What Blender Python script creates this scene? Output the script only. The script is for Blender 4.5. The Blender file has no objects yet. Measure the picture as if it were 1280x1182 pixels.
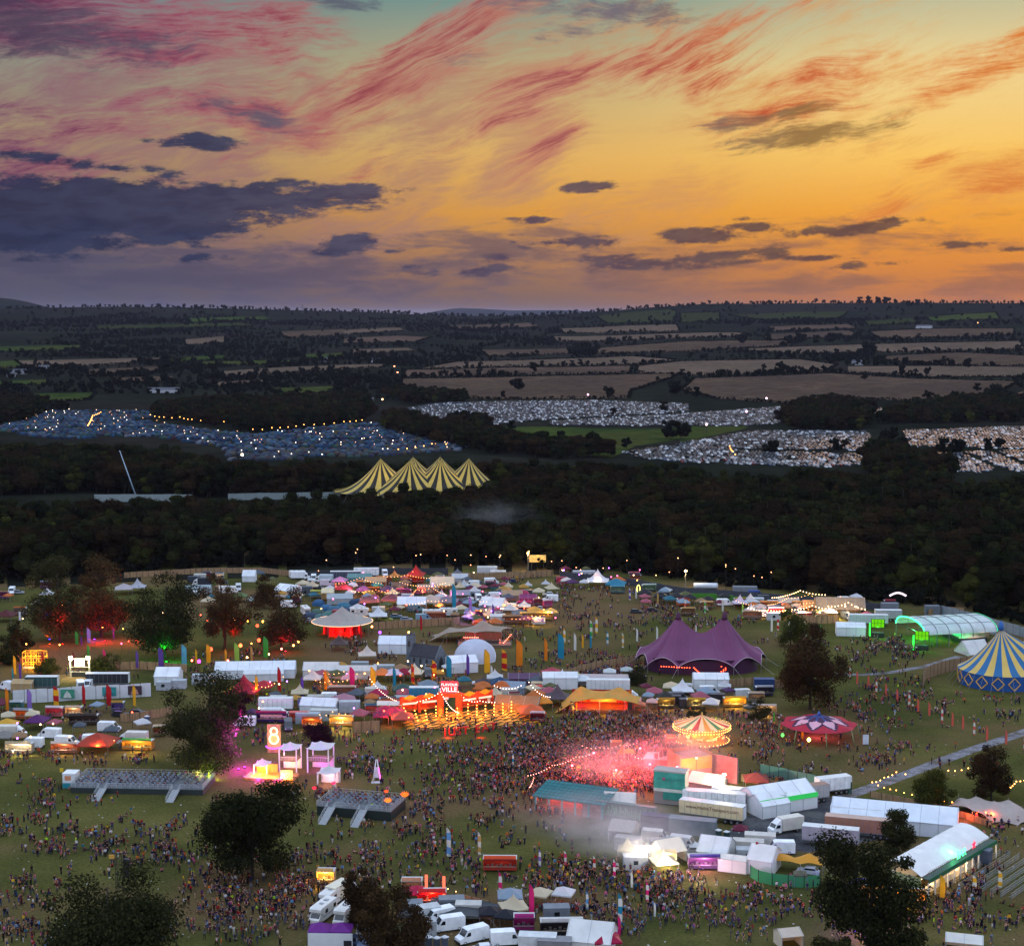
import bpy,math,random
from mathutils import Vector,Matrix,noise as mnoise,Euler
import numpy as np
PI=math.pi
RNG=random.Random(11)
SC=bpy.context.scene
COL=SC.collection
CAMH,FOC,HOR=105.0,2000.0,392.0
PITCH=math.atan((591-HOR)/FOC)
CP,SP=math.cos(PITCH),math.sin(PITCH)
def S(h):
 """sRGB hex to linear rgb"""
 o=[]
 for i in(0,2,4):
  c=int(h[i:i+2],16)/255
  o.append(c/12.92 if c<=.04045 else((c+.055)/1.055)**2.4)
 return tuple(o)
 # ---------------------------------------------------------------- camera and where a photo point lies on the ground
def ray(px,py):
 u,v=px-640,591-py
 return Vector((u,v*SP+FOC*CP,v*CP-FOC*SP)).normalized()
def G(px,py,z=0.0):
 d=ray(px,py)
 t=(z-CAMH)/d.z
 return Vector((d.x*t,d.y*t,z))
def proj(p):
 x,y,z=p[0],p[1],p[2]-CAMH
 f=y*CP-z*SP
 return 640+FOC*x/f,591-FOC*(y*SP+z*CP)/f
def ppm(py):
 """photo pixels per metre for something standing at photo row py"""
 return(py-HOR)/CAMH
def sm(a,b,x):
 t=min(1,max(0,(x-a)/(b-a)))
 return t*t*(3-2*t)
RIDGE=[(-60,120),(-18,124),(-14,128),(-10,124),(-5,112),(-3,100),(-1,95),(1,97),(3,106),(5,124),(7,138),(10,140),(14,142),(18,141),(60,135)]
def ridge_z(az):
 for(a,z0),(b,z1)in zip(RIDGE,RIDGE[1:]):
  if a<=az<=b:
   t=(az-a)/(b-a)
   return z0+(z1-z0)*t
 return 120.0
def hgt(x,y):
 D=math.hypot(x,y)
 if D<1900 or y<0:
  return 0.0
 az=math.degrees(math.atan2(x,y))
 t=min(1,(D-1900)/4100)
 zr=ridge_z(az)
 z=zr*t**1.25
 z+=9*min(1,t*2)*mnoise.noise(Vector((x/900,y/900,3.1)))
 if D>6000:
  z=45+(z-45)*(1-sm(6000,9500,D))
 for cx,cy,h,rx,ry in((-2950,9200,190,420,900),(-820,25000,165,620,2500),(500,26000,150,1100,2500),(2300,27500,140,1100,2500)):
  q=((x-cx)/rx)**2+((y-cy)/ry)**2
  if q<9:
   z+=(h-40)*math.exp(-q)*(1+.12*mnoise.noise(Vector((x/300,y/700,9))))
 return z
def T(px,py):
 """point of the terrain seen at a photo point"""
 d=ray(px,py)
 if d.z<-.0001:
  t=-CAMH/d.z
  if t<1900:
   return Vector((d.x*t,d.y*t,0))
 t,st=1500.0,20.0
 while t<12000:
  x,y,z=d.x*t,d.y*t,CAMH+d.z*t
  if z<hgt(x,y):
   break
  t+=st
 return Vector((d.x*t,d.y*t,hgt(d.x*t,d.y*t)))
 # ---------------------------------------------------------------- mesh builder
class MB:
 def __init__(s):
  s.v,s.f,s.m,s.smooth=[],[],[],[]
  s.M=Matrix.Identity(4)
 def at(s,x=0,y=0,z=0,rz=0,rx=0,ry=0):
  s.M=Matrix.Translation((x,y,z))@Euler((math.radians(rx),math.radians(ry),math.radians(rz))).to_matrix().to_4x4()
  return s
 def add(s,vs,fs,m=0,smooth=False):
  o=len(s.v)
  M=s.M
  s.v+=[M@Vector(p)for p in vs]
  s.f+=[tuple(i+o for i in f)for f in fs]
  s.m+=[m]*len(fs)
  s.smooth+=[smooth]*len(fs)
  return s
 def box(s,x0,x1,y0,y1,z0,z1,m=0):
  return s.add([(x0,y0,z0),(x1,y0,z0),(x1,y1,z0),(x0,y1,z0),(x0,y0,z1),(x1,y0,z1),(x1,y1,z1),(x0,y1,z1)],[(3,2,1,0),(4,5,6,7),(0,1,5,4),(1,2,6,5),(2,3,7,6),(3,0,4,7)],m)
 def cbox(s,x,y,z,sx,sy,sz,m=0):
  return s.box(x-sx/2,x+sx/2,y-sy/2,y+sy/2,z,z+sz,m)
 def prism(s,pts,y0,y1,m=0):
  """outline in x,z pushed along y"""
  n=len(pts)
  vs=[(x,y0,z)for x,z in pts]+[(x,y1,z)for x,z in pts]
  fs=[tuple(range(n)),tuple(range(2*n-1,n-1,-1))]+[(i,i+n,(i+1)%n+n,(i+1)%n)for i in range(n)]
  return s.add(vs,fs,m)
 def plate(s,pts,z0,z1,m=0):
  """outline in x,y pushed along z"""
  n=len(pts)
  vs=[(x,y,z0)for x,y in pts]+[(x,y,z1)for x,y in pts]
  fs=[tuple(range(n-1,-1,-1)),tuple(range(n,2*n))]+[(i,(i+1)%n,(i+1)%n+n,i+n)for i in range(n)]
  return s.add(vs,fs,m)
 def lathe(s,prof,n=16,m=0,smooth=True,cap=True):
  vs,fs=[],[]
  for r,z in prof:
   for i in range(n):
    a=2*PI*i/n
    vs.append((r*math.cos(a),r*math.sin(a),z))
  for j in range(len(prof)-1):
   for i in range(n):
    k=(i+1)%n
    fs.append((j*n+i,j*n+k,(j+1)*n+k,(j+1)*n+i))
  s.add(vs,fs,m,smooth)
  if cap:
   o=len(s.v)-len(vs)
   L=(len(prof)-1)*n
   s.f+=[tuple(o+i for i in range(n-1,-1,-1)),tuple(o+L+i for i in range(n))]
   s.m+=[m,m];s.smooth+=[False,False]
  return s
 def cyl(s,x,y,z0,z1,r,r1=None,n=8,m=0):
  M=s.M
  s.M=M@Matrix.Translation((x,y,0))
  s.lathe([(r,z0),(r if r1 is None else r1,z1)],n,m,n>6)
  s.M=M
  return s
 def tube(s,pts,r,n=5,m=0,r1=None):
  pts=[Vector(p)for p in pts]
  N=len(pts)
  vs,fs=[],[]
  for j,p in enumerate(pts):
   d=(pts[min(j+1,N-1)]-pts[max(j-1,0)]).normalized()
   a=d.orthogonal().normalized();b=d.cross(a)
   rr=r if r1 is None else r+(r1-r)*j/max(1,N-1)
   for i in range(n):
    t=2*PI*i/n
    vs.append(p+(a*math.cos(t)+b*math.sin(t))*rr)
  for j in range(N-1):
   for i in range(n):
    k=(i+1)%n
    fs.append((j*n+i,j*n+k,(j+1)*n+k,(j+1)*n+i))
  fs+=[tuple(range(n-1,-1,-1)),tuple(range((N-1)*n,N*n))]
  return s.add(vs,fs,m,n>5)
 def ball(s,x,y,z,r,n=8,m=0,sz=1.0):
  k=max(3,n//2)
  M=s.M
  s.M=M@Matrix.Translation((x,y,z))
  s.lathe([(max(.001,r*math.sin(PI*j/k)),-r*sz*math.cos(PI*j/k))for j in range(k+1)],n,m,True,False)
  s.M=M
  return s
 def sheet(s,fn,nu,nv,m=0,smooth=True,thick=None,mfn=None):
  """surface fn(u,v) over 0..1; thick gives it a second skin below"""
  def skin(dz,flip):
   vs=[Vector(fn(i/nu,j/nv))+Vector((0,0,dz))for j in range(nv+1)for i in range(nu+1)]
   fs,ms=[],[]
   for j in range(nv):
    for i in range(nu):
     a=j*(nu+1)+i
     q=(a,a+1,a+nu+2,a+nu+1)
     fs.append(q[::-1]if flip else q)
     ms.append(mfn((i+.5)/nu,(j+.5)/nv)if mfn else m)
   k=len(s.m)
   s.add(vs,fs,m,smooth)
   s.m[k:]=ms
  skin(0,False)
  if thick:
   skin(-thick,True)
  return s
 def mesh(s,name,mats=()):
  me=bpy.data.meshes.new(name)
  me.from_pydata(s.v,[],s.f)
  me.polygons.foreach_set('material_index',s.m)
  me.polygons.foreach_set('use_smooth',s.smooth)
  for m in mats:
   me.materials.append(m)
  me.update()
  return me
KIDS={}
def link(o,parent=None):
 COL.objects.link(o)
 if parent is not None:
  o.parent=parent
  KIDS.setdefault(parent.name,[]).append(o)
 return o
def ob(name,mb,mat,parent=None,loc=(0,0,0),rz=0.0,label=None):
 """link a mesh (or a finished mesh datablock) as one object"""
 mats=mat if isinstance(mat,(list,tuple))else[mat]
 me=mb.mesh(name,mats)if isinstance(mb,MB)else mb
 o=bpy.data.objects.new(name,me)
 o.location=loc
 o.rotation_euler=(0,0,math.radians(rz))
 if label:o['label']=label
 return link(o,parent)
PENDING,COUNT=[],{}
def tag(o,label,cat,group=None,auto=False,where=None):
 """label as written, or (auto) finished later with where the thing stands"""
 o['category']=cat
 if group:o['group']=group
 if auto:PENDING.append((o,label,where))
 else:o['label']=label
 return o
def thing(name,label,cat,loc=(0,0,0),rz=0.0,group=None,auto=False):
 o=bpy.data.objects.new(name,None)
 o.empty_display_size=.5
 o.location=loc
 o.rotation_euler=(0,0,math.radians(rz))
 link(o)
 return tag(o,label,cat,group,auto)
def setting(name,mb,mat,kind='structure'):
 o=ob(name,mb,mat)
 o['kind']=kind
 return o
def clone(o,parent=None):
 c=o.copy()
 link(c,parent)
 for k in KIDS.get(o.name,()):
  clone(k,c)
 return c
def tint(o,m,slot=0):
 sl=o.material_slots[slot]
 sl.link='OBJECT'
 sl.material=m
 # ---------------------------------------------------------------- materials
MATS={}
def newmat(name):
 m=bpy.data.materials.new(name)
 m.use_nodes=True
 nt=m.node_tree
 nt.nodes.clear()
 return m,nt,nt.nodes.new('ShaderNodeOutputMaterial')
def N(nt,t,**kw):
 n=nt.nodes.new(t)
 for k,v in kw.items():
  if k.startswith('i_'):
   n.inputs[k[2:].replace('_',' ')].default_value=v
  else:
   setattr(n,k,v)
 return n
def rgba(c):return(c[0],c[1],c[2],1)
def paint(c,rough=.55,vary=.18,scale=.6,metal=0.0,rnd=0.0,spec=.4):
 """plain surface with blotchy wear; c = sRGB hex"""
 key=('p',c,rough,vary,scale,metal,rnd)
 if key in MATS:return MATS[key]
 m,nt,out=newmat('paint_'+c)
 L=nt.links.new
 b=N(nt,'ShaderNodeBsdfPrincipled')
 b.inputs['Roughness'].default_value=rough
 b.inputs['Metallic'].default_value=metal
 b.inputs['Specular IOR Level'].default_value=spec
 tc=N(nt,'ShaderNodeTexCoord')
 nz=N(nt,'ShaderNodeTexNoise',i_Scale=scale,i_Detail=4.0,i_Roughness=.65)
 L(tc.outputs['Object'],nz.inputs['Vector'])
 mr=N(nt,'ShaderNodeMapRange')
 mr.inputs['From Min'].default_value=.3;mr.inputs['From Max'].default_value=.7
 mr.inputs['To Min'].default_value=1-vary;mr.inputs['To Max'].default_value=1+vary*.5
 L(nz.outputs['Fac'],mr.inputs['Value'])
 mx=N(nt,'ShaderNodeVectorMath',operation='SCALE')
 mx.inputs[0].default_value=S(c)
 L(mr.outputs['Result'],mx.inputs['Scale'])
 L(mx.outputs[0],b.inputs['Base Color'])
 L(b.outputs[0],out.inputs[0])
 MATS[key]=m
 return m
def cloth(c,trans=.35,vary=.14,scale=.35,c2=None):
 """tent fabric: diffuse with some light through it"""
 key=('c',c,trans,vary,scale)
 if key in MATS:return MATS[key]
 m,nt,out=newmat('cloth_'+c)
 L=nt.links.new
 tc=N(nt,'ShaderNodeTexCoord')
 nz=N(nt,'ShaderNodeTexNoise',i_Scale=scale,i_Detail=5.0,i_Roughness=.6)
 L(tc.outputs['Object'],nz.inputs['Vector'])
 mr=N(nt,'ShaderNodeMapRange')
 mr.inputs['From Min'].default_value=.3;mr.inputs['From Max'].default_value=.7
 mr.inputs['To Min'].default_value=1-vary;mr.inputs['To Max'].default_value=1+vary*.4
 L(nz.outputs['Fac'],mr.inputs['Value'])
 mx=N(nt,'ShaderNodeVectorMath',operation='SCALE')
 mx.inputs[0].default_value=S(c)
 L(mr.outputs['Result'],mx.inputs['Scale'])
 d=N(nt,'ShaderNodeBsdfPrincipled',i_Roughness=.6)
 d.inputs['Specular IOR Level'].default_value=.25
 t=N(nt,'ShaderNodeBsdfTranslucent')
 L(mx.outputs[0],d.inputs['Base Color']);L(mx.outputs[0],t.inputs['Color'])
 nb=N(nt,'ShaderNodeTexNoise',i_Scale=1.3,i_Detail=3.0)
 L(tc.outputs['Object'],nb.inputs['Vector'])
 bp=N(nt,'ShaderNodeBump',i_Strength=.25,i_Distance=.15)
 L(nb.outputs['Fac'],bp.inputs['Height']);L(bp.outputs[0],d.inputs['Normal'])
 ms=N(nt,'ShaderNodeMixShader')
 ms.inputs[0].default_value=trans
 L(d.outputs[0],ms.inputs[1]);L(t.outputs[0],ms.inputs[2])
 L(ms.outputs[0],out.inputs[0])
 MATS[key]=m
 return m
def glow(c,strength=4.0):
 key=('g',c,strength)
 if key in MATS:return MATS[key]
 m,nt,out=newmat('glow_'+c)
 e=N(nt,'ShaderNodeEmission',i_Strength=strength)
 e.inputs['Color'].default_value=rgba(S(c))
 nt.links.new(e.outputs[0],out.inputs[0])
 MATS[key]=m
 return m
def glass(c='141a22'):
 return paint(c,.12,.05,.5,0,0,.8)
def wood(c='8a6a48'):
 key=('w',c)
 if key in MATS:return MATS[key]
 m,nt,out=newmat('wood_'+c)
 L=nt.links.new
 b=N(nt,'ShaderNodeBsdfPrincipled',i_Roughness=.8)
 tc=N(nt,'ShaderNodeTexCoord')
 mp=N(nt,'ShaderNodeMapping')
 mp.inputs['Scale'].default_value=(2.2,2.2,.25)
 nz=N(nt,'ShaderNodeTexNoise',i_Scale=1.0,i_Detail=5.0,i_Roughness=.7)
 L(tc.outputs['Object'],mp.inputs[0]);L(mp.outputs[0],nz.inputs['Vector'])
 r=N(nt,'ShaderNodeValToRGB')
 a=S(c)
 r.color_ramp.elements[0].color=rgba([v*.5 for v in a]);r.color_ramp.elements[0].position=.3
 r.color_ramp.elements[1].color=rgba([min(1,v*1.3)for v in a]);r.color_ramp.elements[1].position=.7
 L(nz.outputs['Fac'],r.inputs[0]);L(r.outputs[0],b.inputs['Base Color']);L(b.outputs[0],out.inputs[0])
 MATS[key]=m
 return m
def leaves(name,ca,cb,cc,trans=.25):
 """leaf clumps: each clump its own tone"""
 key=('l',name)
 if key in MATS:return MATS[key]
 m,nt,out=newmat('leaves_'+name)
 L=nt.links.new
 g=N(nt,'ShaderNodeNewGeometry')
 oi=N(nt,'ShaderNodeObjectInfo')
 r=N(nt,'ShaderNodeValToRGB')
 r.color_ramp.elements[0].color=rgba(ca)
 r.color_ramp.elements[1].color=rgba(cc)
 e=r.color_ramp.elements.new(.55);e.color=rgba(cb)
 tc=N(nt,'ShaderNodeTexCoord')
 nz=N(nt,'ShaderNodeTexNoise',i_Scale=.35,i_Detail=2.0)
 L(tc.outputs['Object'],nz.inputs['Vector'])
 a1=N(nt,'ShaderNodeMath',operation='MULTIPLY_ADD')
 L(g.outputs['Random Per Island'],a1.inputs[0]);a1.inputs[1].default_value=.5
 L(nz.outputs['Fac'],a1.inputs[2])
 a2=N(nt,'ShaderNodeMath',operation='MULTIPLY_ADD')
 L(oi.outputs['Random'],a2.inputs[0]);a2.inputs[1].default_value=.5
 L(a1.outputs[0],a2.inputs[2])
 a3=N(nt,'ShaderNodeMath',operation='ADD');L(a2.outputs[0],a3.inputs[0]);a3.inputs[1].default_value=-.5
 L(a3.outputs[0],r.inputs[0])
 d=N(nt,'ShaderNodeBsdfDiffuse');t=N(nt,'ShaderNodeBsdfTranslucent')
 L(r.outputs[0],d.inputs['Color']);L(r.outputs[0],t.inputs['Color'])
 ms=N(nt,'ShaderNodeMixShader');ms.inputs[0].default_value=trans
 L(d.outputs[0],ms.inputs[1]);L(t.outputs[0],ms.inputs[2]);L(ms.outputs[0],out.inputs[0])
 MATS[key]=m
 return m
def attr_mat(name,attr,rough=.8):
 """colour kept per face (clothes of a crowd, car paint with glints, tent fabric)"""
 key=('a',name)
 if key in MATS:return MATS[key]
 m,nt,out=newmat(name)
 b=N(nt,'ShaderNodeBsdfPrincipled',i_Roughness=rough)
 b.inputs['Specular IOR Level'].default_value=.5 if rough<.5 else.08
 a=N(nt,'ShaderNodeAttribute',attribute_name=attr)
 nt.links.new(a.outputs['Color'],b.inputs['Base Color'])
 nt.links.new(b.outputs[0],out.inputs[0])
 MATS[key]=m
 return m
def ground_mat(name,cols,scale,patch=None,patch_scale=.02,fine=3.0,bump=.0):
 """cols: three linear colours by noise; patch: a fourth one for worn areas"""
 m,nt,out=newmat(name)
 L=nt.links.new
 b=N(nt,'ShaderNodeBsdfDiffuse')
 g=N(nt,'ShaderNodeNewGeometry')
 nz=N(nt,'ShaderNodeTexNoise',i_Scale=scale,i_Detail=6.0,i_Roughness=.62)
 L(g.outputs['Position'],nz.inputs['Vector'])
 r=N(nt,'ShaderNodeValToRGB')
 r.color_ramp.elements[0].position=.32;r.color_ramp.elements[0].color=rgba(cols[0])
 r.color_ramp.elements[1].position=.68;r.color_ramp.elements[1].color=rgba(cols[2])
 e=r.color_ramp.elements.new(.5);e.color=rgba(cols[1])
 L(nz.outputs['Fac'],r.inputs[0])
 last=r.outputs[0]
 if patch:
  n2=N(nt,'ShaderNodeTexNoise',i_Scale=patch_scale,i_Detail=4.0,i_Roughness=.6)
  L(g.outputs['Position'],n2.inputs['Vector'])
  mr=N(nt,'ShaderNodeMapRange',interpolation_type='SMOOTHSTEP')
  mr.inputs['From Min'].default_value=.44;mr.inputs['From Max'].default_value=.62
  L(n2.outputs['Fac'],mr.inputs['Value'])
  mx=N(nt,'ShaderNodeMix',data_type='RGBA')
  L(mr.outputs[0],mx.inputs[0]);L(last,mx.inputs[6]);mx.inputs[7].default_value=rgba(patch)
  last=mx.outputs[2]
 n3=N(nt,'ShaderNodeTexNoise',i_Scale=fine,i_Detail=3.0,i_Roughness=.8)
 L(g.outputs['Position'],n3.inputs['Vector'])
 m3=N(nt,'ShaderNodeMapRange')
 m3.inputs['From Min'].default_value=.3;m3.inputs['From Max'].default_value=.7
 m3.inputs['To Min'].default_value=.62;m3.inputs['To Max'].default_value=1.38
 L(n3.outputs['Fac'],m3.inputs['Value'])
 sc=N(nt,'ShaderNodeVectorMath',operation='SCALE')
 L(last,sc.inputs[0]);L(m3.outputs[0],sc.inputs['Scale'])
 L(sc.outputs[0],b.inputs['Color'])
 L(b.outputs[0],out.inputs[0])
 return m
 # ---------------------------------------------------------------- camera, sky, sun
cam=bpy.data.objects.new('camera',bpy.data.cameras.new('camera'))
COL.objects.link(cam)
cam.data.sensor_width=36
cam.data.lens=36*FOC/1280
cam.data.clip_start=1;cam.data.clip_end=120000
cam.location=(0,0,CAMH)
cam.rotation_euler=(PI/2-PITCH,0,0)
SC.camera=cam
vs_=SC.view_settings
vs_.view_transform='Standard';vs_.look='None';vs_.exposure=0;vs_.gamma=1;vs_.use_curve_mapping=False
cy=SC.cycles
cy.max_bounces=5;cy.diffuse_bounces=2;cy.glossy_bounces=2;cy.transmission_bounces=3;cy.volume_bounces=0;cy.transparent_max_bounces=8
cy.use_denoising=True
cy.use_adaptive_sampling=True;cy.adaptive_threshold=.012
cy.sample_clamp_indirect=6;cy.caustics_reflective=False;cy.caustics_refractive=False
cy.use_light_tree=True
try:
 cy.denoising_prefilter='ACCURATE';cy.denoising_input_passes='RGB_ALBEDO_NORMAL'
except Exception:pass
W=bpy.data.worlds.new('World')
SC.world=W
W.use_nodes=True
wt=W.node_tree
wt.nodes.clear()
WL=wt.links.new
def skyuv(px,py):
 d=ray(px,py)
 return math.degrees(math.atan2(d.x,d.y)),math.degrees(math.asin(d.z))
def mth(op,a,b=None,c=None,clamp=False):
 n=wt.nodes.new('ShaderNodeMath');n.operation=op;n.use_clamp=clamp
 for i,v in enumerate((a,b,c)):
  if v is None:continue
  if isinstance(v,(int,float)):n.inputs[i].default_value=v
  else:WL(v,n.inputs[i])
 return n.outputs[0]
def mrange(v,a,b,lo=0.0,hi=1.0,smooth=True):
 n=wt.nodes.new('ShaderNodeMapRange')
 n.interpolation_type='SMOOTHSTEP' if smooth else 'LINEAR'
 WL(v,n.inputs['Value'])
 n.inputs['From Min'].default_value=a;n.inputs['From Max'].default_value=b
 n.inputs['To Min'].default_value=lo;n.inputs['To Max'].default_value=hi
 return n.outputs['Result']
def wmix(f,a,b):
 n=wt.nodes.new('ShaderNodeMix');n.data_type='RGBA'
 for i,v in((0,f),(6,a),(7,b)):
  if isinstance(v,tuple):n.inputs[i].default_value=rgba(v)
  elif isinstance(v,(int,float)):n.inputs[i].default_value=v
  else:WL(v,n.inputs[i])
 return n.outputs[2]
def wramp(v,stops):
 n=wt.nodes.new('ShaderNodeValToRGB')
 cr=n.color_ramp
 while len(cr.elements)<len(stops):cr.elements.new(.5)
 for e,(p,c)in zip(cr.elements,stops):
  e.position=p;e.color=rgba(S(c))
 WL(v,n.inputs[0])
 return n.outputs[0]
wtc=wt.nodes.new('ShaderNodeTexCoord')
wsep=wt.nodes.new('ShaderNodeSeparateXYZ');WL(wtc.outputs['Generated'],wsep.inputs[0])
az=mth('MULTIPLY',mth('ARCTAN2',wsep.outputs[0],wsep.outputs[1]),57.2958)
el=mth('MULTIPLY',mth('ARCSINE',wsep.outputs[2]),57.2958)
wcmb=wt.nodes.new('ShaderNodeCombineXYZ');WL(az,wcmb.inputs[0]);WL(el,wcmb.inputs[1])
PV=wcmb.outputs[0]
e01=mth('DIVIDE',el,20.0,clamp=True)
def er(y):return max(0,(HOR-y)/35/20)
left=wramp(e01,[(0,'585056'),(er(370),'504e5c'),(er(330),'5c5662'),(er(270),'8c725f'),(er(200),'a58a66'),(er(100),'90907e'),(er(0),'64828a'),(1,'7a93a2')])
mid=wramp(e01,[(0,'7c6050'),(er(370),'846452'),(er(330),'ac7a50'),(er(270),'dd9a3f'),(er(200),'e2b060'),(er(100),'beae7e'),(er(0),'66908e'),(1,'7a95a6')])
right=wramp(e01,[(0,'b8703c'),(er(370),'c47838'),(er(330),'dd8a36'),(er(270),'f2a336'),(er(200),'fbc763'),(er(100),'efd391'),(er(0),'aeb49a'),(1,'8ea3ac')])
back=wramp(e01,[(0,'8f8ba2'),(.3,'a29fb4'),(1,'98a4b8')])
c0=wmix(mrange(az,-16,2),left,mid)
c0=wmix(mrange(az,0,15),c0,right)
def wnoise(scale,detail=5.0,rough=.6,dist=0.0,vec=None,dim='2D'):
 n=wt.nodes.new('ShaderNodeTexNoise');n.noise_dimensions=dim
 n.inputs['Scale'].default_value=scale;n.inputs['Detail'].default_value=detail
 n.inputs['Roughness'].default_value=rough;n.inputs['Distortion'].default_value=dist
 WL(vec if vec is not None else PV,n.inputs['Vector'])
 return n
def wmap(loc,rot,scale,typ='TEXTURE',vec=None):
 n=wt.nodes.new('ShaderNodeMapping');n.vector_type=typ
 n.inputs['Location'].default_value=(loc[0],loc[1],0)
 n.inputs['Rotation'].default_value=(0,0,math.radians(rot))
 n.inputs['Scale'].default_value=(scale[0],scale[1],1)
 WL(vec if vec is not None else PV,n.inputs[0])
 return n.outputs[0]
wp=wnoise(.10,3.0,.5)
wsub=wt.nodes.new('ShaderNodeVectorMath');wsub.operation='SUBTRACT';WL(wp.outputs['Color'],wsub.inputs[0]);wsub.inputs[1].default_value=(.5,.5,.5)
wsc=wt.nodes.new('ShaderNodeVectorMath');wsc.operation='SCALE';WL(wsub.outputs[0],wsc.inputs[0]);wsc.inputs['Scale'].default_value=2.6
wad=wt.nodes.new('ShaderNodeVectorMath');wad.operation='ADD';WL(PV,wad.inputs[0]);WL(wsc.outputs[0],wad.inputs[1])
WPV=wad.outputs[0]
ROT={}
def turned(rot,vec):
 """the direction turned by rot degrees, shared by all cloud banks of that slant"""
 key=(rot,vec.node.name)
 if key not in ROT:
  ROT[key]=wmap((0,0),rot,(1,1),vec=vec)
 return ROT[key]
def ell(px,py,rx,ry,rot,k,vec):
 rot=min((-6,0,5,10,16,24,32,42),key=lambda r:abs(r-rot))
 u,v=skyuv(px,py)
 c,s_=math.cos(math.radians(rot)),math.sin(math.radians(rot))
 u,v=u*c+v*s_,v*c-u*s_
 rx,ry=rx/35,ry/35
 n=wt.nodes.new('ShaderNodeVectorMath');n.operation='MULTIPLY_ADD'
 WL(turned(rot,vec),n.inputs[0]);n.inputs[1].default_value=(1/rx,1/ry,0);n.inputs[2].default_value=(-u/rx,-v/ry,0)
 l=wt.nodes.new('ShaderNodeVectorMath');l.operation='LENGTH';WL(n.outputs[0],l.inputs[0])
 return mth('MULTIPLY_ADD',l.outputs['Value'],-k,k)
def cover(lst,vec):
 acc=None
 for e in lst:
  v=ell(*e,vec)
  acc=v if acc is None else mth('MAXIMUM',acc,v)
 return acc
PATCH=wnoise(.42,6.0,.62,.2,wmap((3,1),12,(1.8,1)),).outputs['Fac']
def cirrus(col,lst,rot,sx,sy,lo,hi,amount,gain=2.4,col2=None):
 """streaks of one slant inside a set of banks; col2: tone of the thick cores"""
 global c0
 st=wnoise(1.0,8.0,.74,.25,wmap((0,0),rot,(sx*.75,sy*1.5),vec=WPV))
 fb=wnoise(1.0,4.0,.6,.0,wmap((5,2),rot-3,(sx*.5,sy*.3),vec=WPV))
 m=cover(lst,WPV)
 m=mth('ADD',m,mth('MULTIPLY_ADD',PATCH,1.5,-.78))
 dens=mth('ADD',mth('MULTIPLY_ADD',fb.outputs['Fac'],.7,mth('MULTIPLY_ADD',st.outputs['Fac'],gain,-gain/2-.35)),mth('MINIMUM',m,.7))
 mask=mth('MULTIPLY',mrange(dens,lo,hi),amount)
 mask=mth('MULTIPLY',mask,mrange(m,-.3,.35))
 if col2 is not None:
  col=wmix(mrange(dens,.4,1.3),col,col2)
 c0=wmix(mask,c0,col)
a01=mth('MULTIPLY_ADD',az,1/36,.5,clamp=True)
ccol=wramp(a01,[(0,'7c4666'),(.18,'a45468'),(.36,'b4625e'),(.55,'c07868'),(.7,'d0784c'),(.85,'dd7a3a'),(1,'e59548')])
ccore=wramp(a01,[(0,'4e2c4e'),(.18,'803850'),(.36,'8c3e48'),(.55,'9c4c4e'),(.7,'b84a30'),(.85,'c85426'),(1,'d87832')])
faint=wramp(a01,[(0,'86626e'),(.3,'9c746c'),(.55,'c08c68'),(.75,'dc9a54'),(1,'e8a04c')])
cirrus(faint,[(250,110,440,120,-6,1.1),(620,110,340,120,24,1),(150,200,340,90,5,1.1),(660,190,150,80,42,1.0),(540,230,160,60,32,.9),(800,255,190,60,24,.9),(1180,240,170,50,16,.8),(1000,90,400,120,10,.5),(400,290,300,40,5,.9)],16,4.4,.45,-.05,1.15,.85,2.0)
cirrus(ccol,[(100,30,330,66,-6,1.3),(330,45,170,42,-6,1.0),(100,165,230,44,5,.8),(330,152,190,34,-6,.9),(60,205,170,28,-6,.8),(480,190,90,24,42,.5),(1240,85,120,32,16,.9),(1240,222,105,32,16,.9),(1040,88,90,30,5,1.0),(1000,126,140,20,5,1.0),(1180,205,80,13,5,.6),(940,15,90,10,10,.6)],4,3.6,.30,-.1,1.08,.97,2.3,ccore)
cirrus(ccol,[(520,78,200,50,32,1.15),(590,35,170,34,32,.9),(830,62,200,44,16,1.15),(900,80,120,28,16,1.0),(700,95,190,34,24,.9),(690,185,80,30,42,.8),(640,150,130,18,24,.5),(1100,260,70,22,32,.5),(420,130,120,22,32,.4)],26,4.6,.27,-.1,1.08,.97,2.4,ccore)
dcol=wramp(a01,[(0,'2a3352'),(.2,'333b58'),(.4,'4c4a60'),(.55,'5e4e58'),(.75,'6a5044'),(1,'785644')])
cirrus(wramp(a01,[(0,'46384f'),(.4,'5c6070'),(.6,'6a6272'),(.78,'86643a'),(1,'9a7a4a')]),[(60,50,210,44,-6,1.0),(430,10,70,18,-6,.9),(770,10,170,18,0,.9),(1010,163,125,18,5,1.3),(985,170,60,11,10,.9),(720,30,150,16,16,.7),(930,138,100,11,5,.9),(310,150,110,18,-6,.7),(1010,130,80,10,5,.8)],6,2.6,.30,0,.9,.85,2.2)
vn=wnoise(1.0,7.0,.62,.2,wmap((0,0),0,(2.6,.5)))
veil=mth('ADD',mth('MULTIPLY_ADD',vn.outputs['Fac'],2.4,-1.2),cover([(300,345,460,50,0,1.0),(780,345,210,28,0,.9),(1000,355,130,16,0,1.0),(1265,352,120,26,5,1.1),(60,330,300,55,0,.9),(640,315,230,34,0,.7),(1090,300,240,22,0,.4),(900,330,160,18,0,.5)],PV))
vcol=wramp(a01,[(0,'504e66'),(.3,'5e5466'),(.5,'745e62'),(.7,'9c6a50'),(1,'a86c4a')])
vcol2=wramp(a01,[(0,'45455e'),(.3,'504a60'),(.5,'64525a'),(.7,'86604e'),(1,'966248')])
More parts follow.
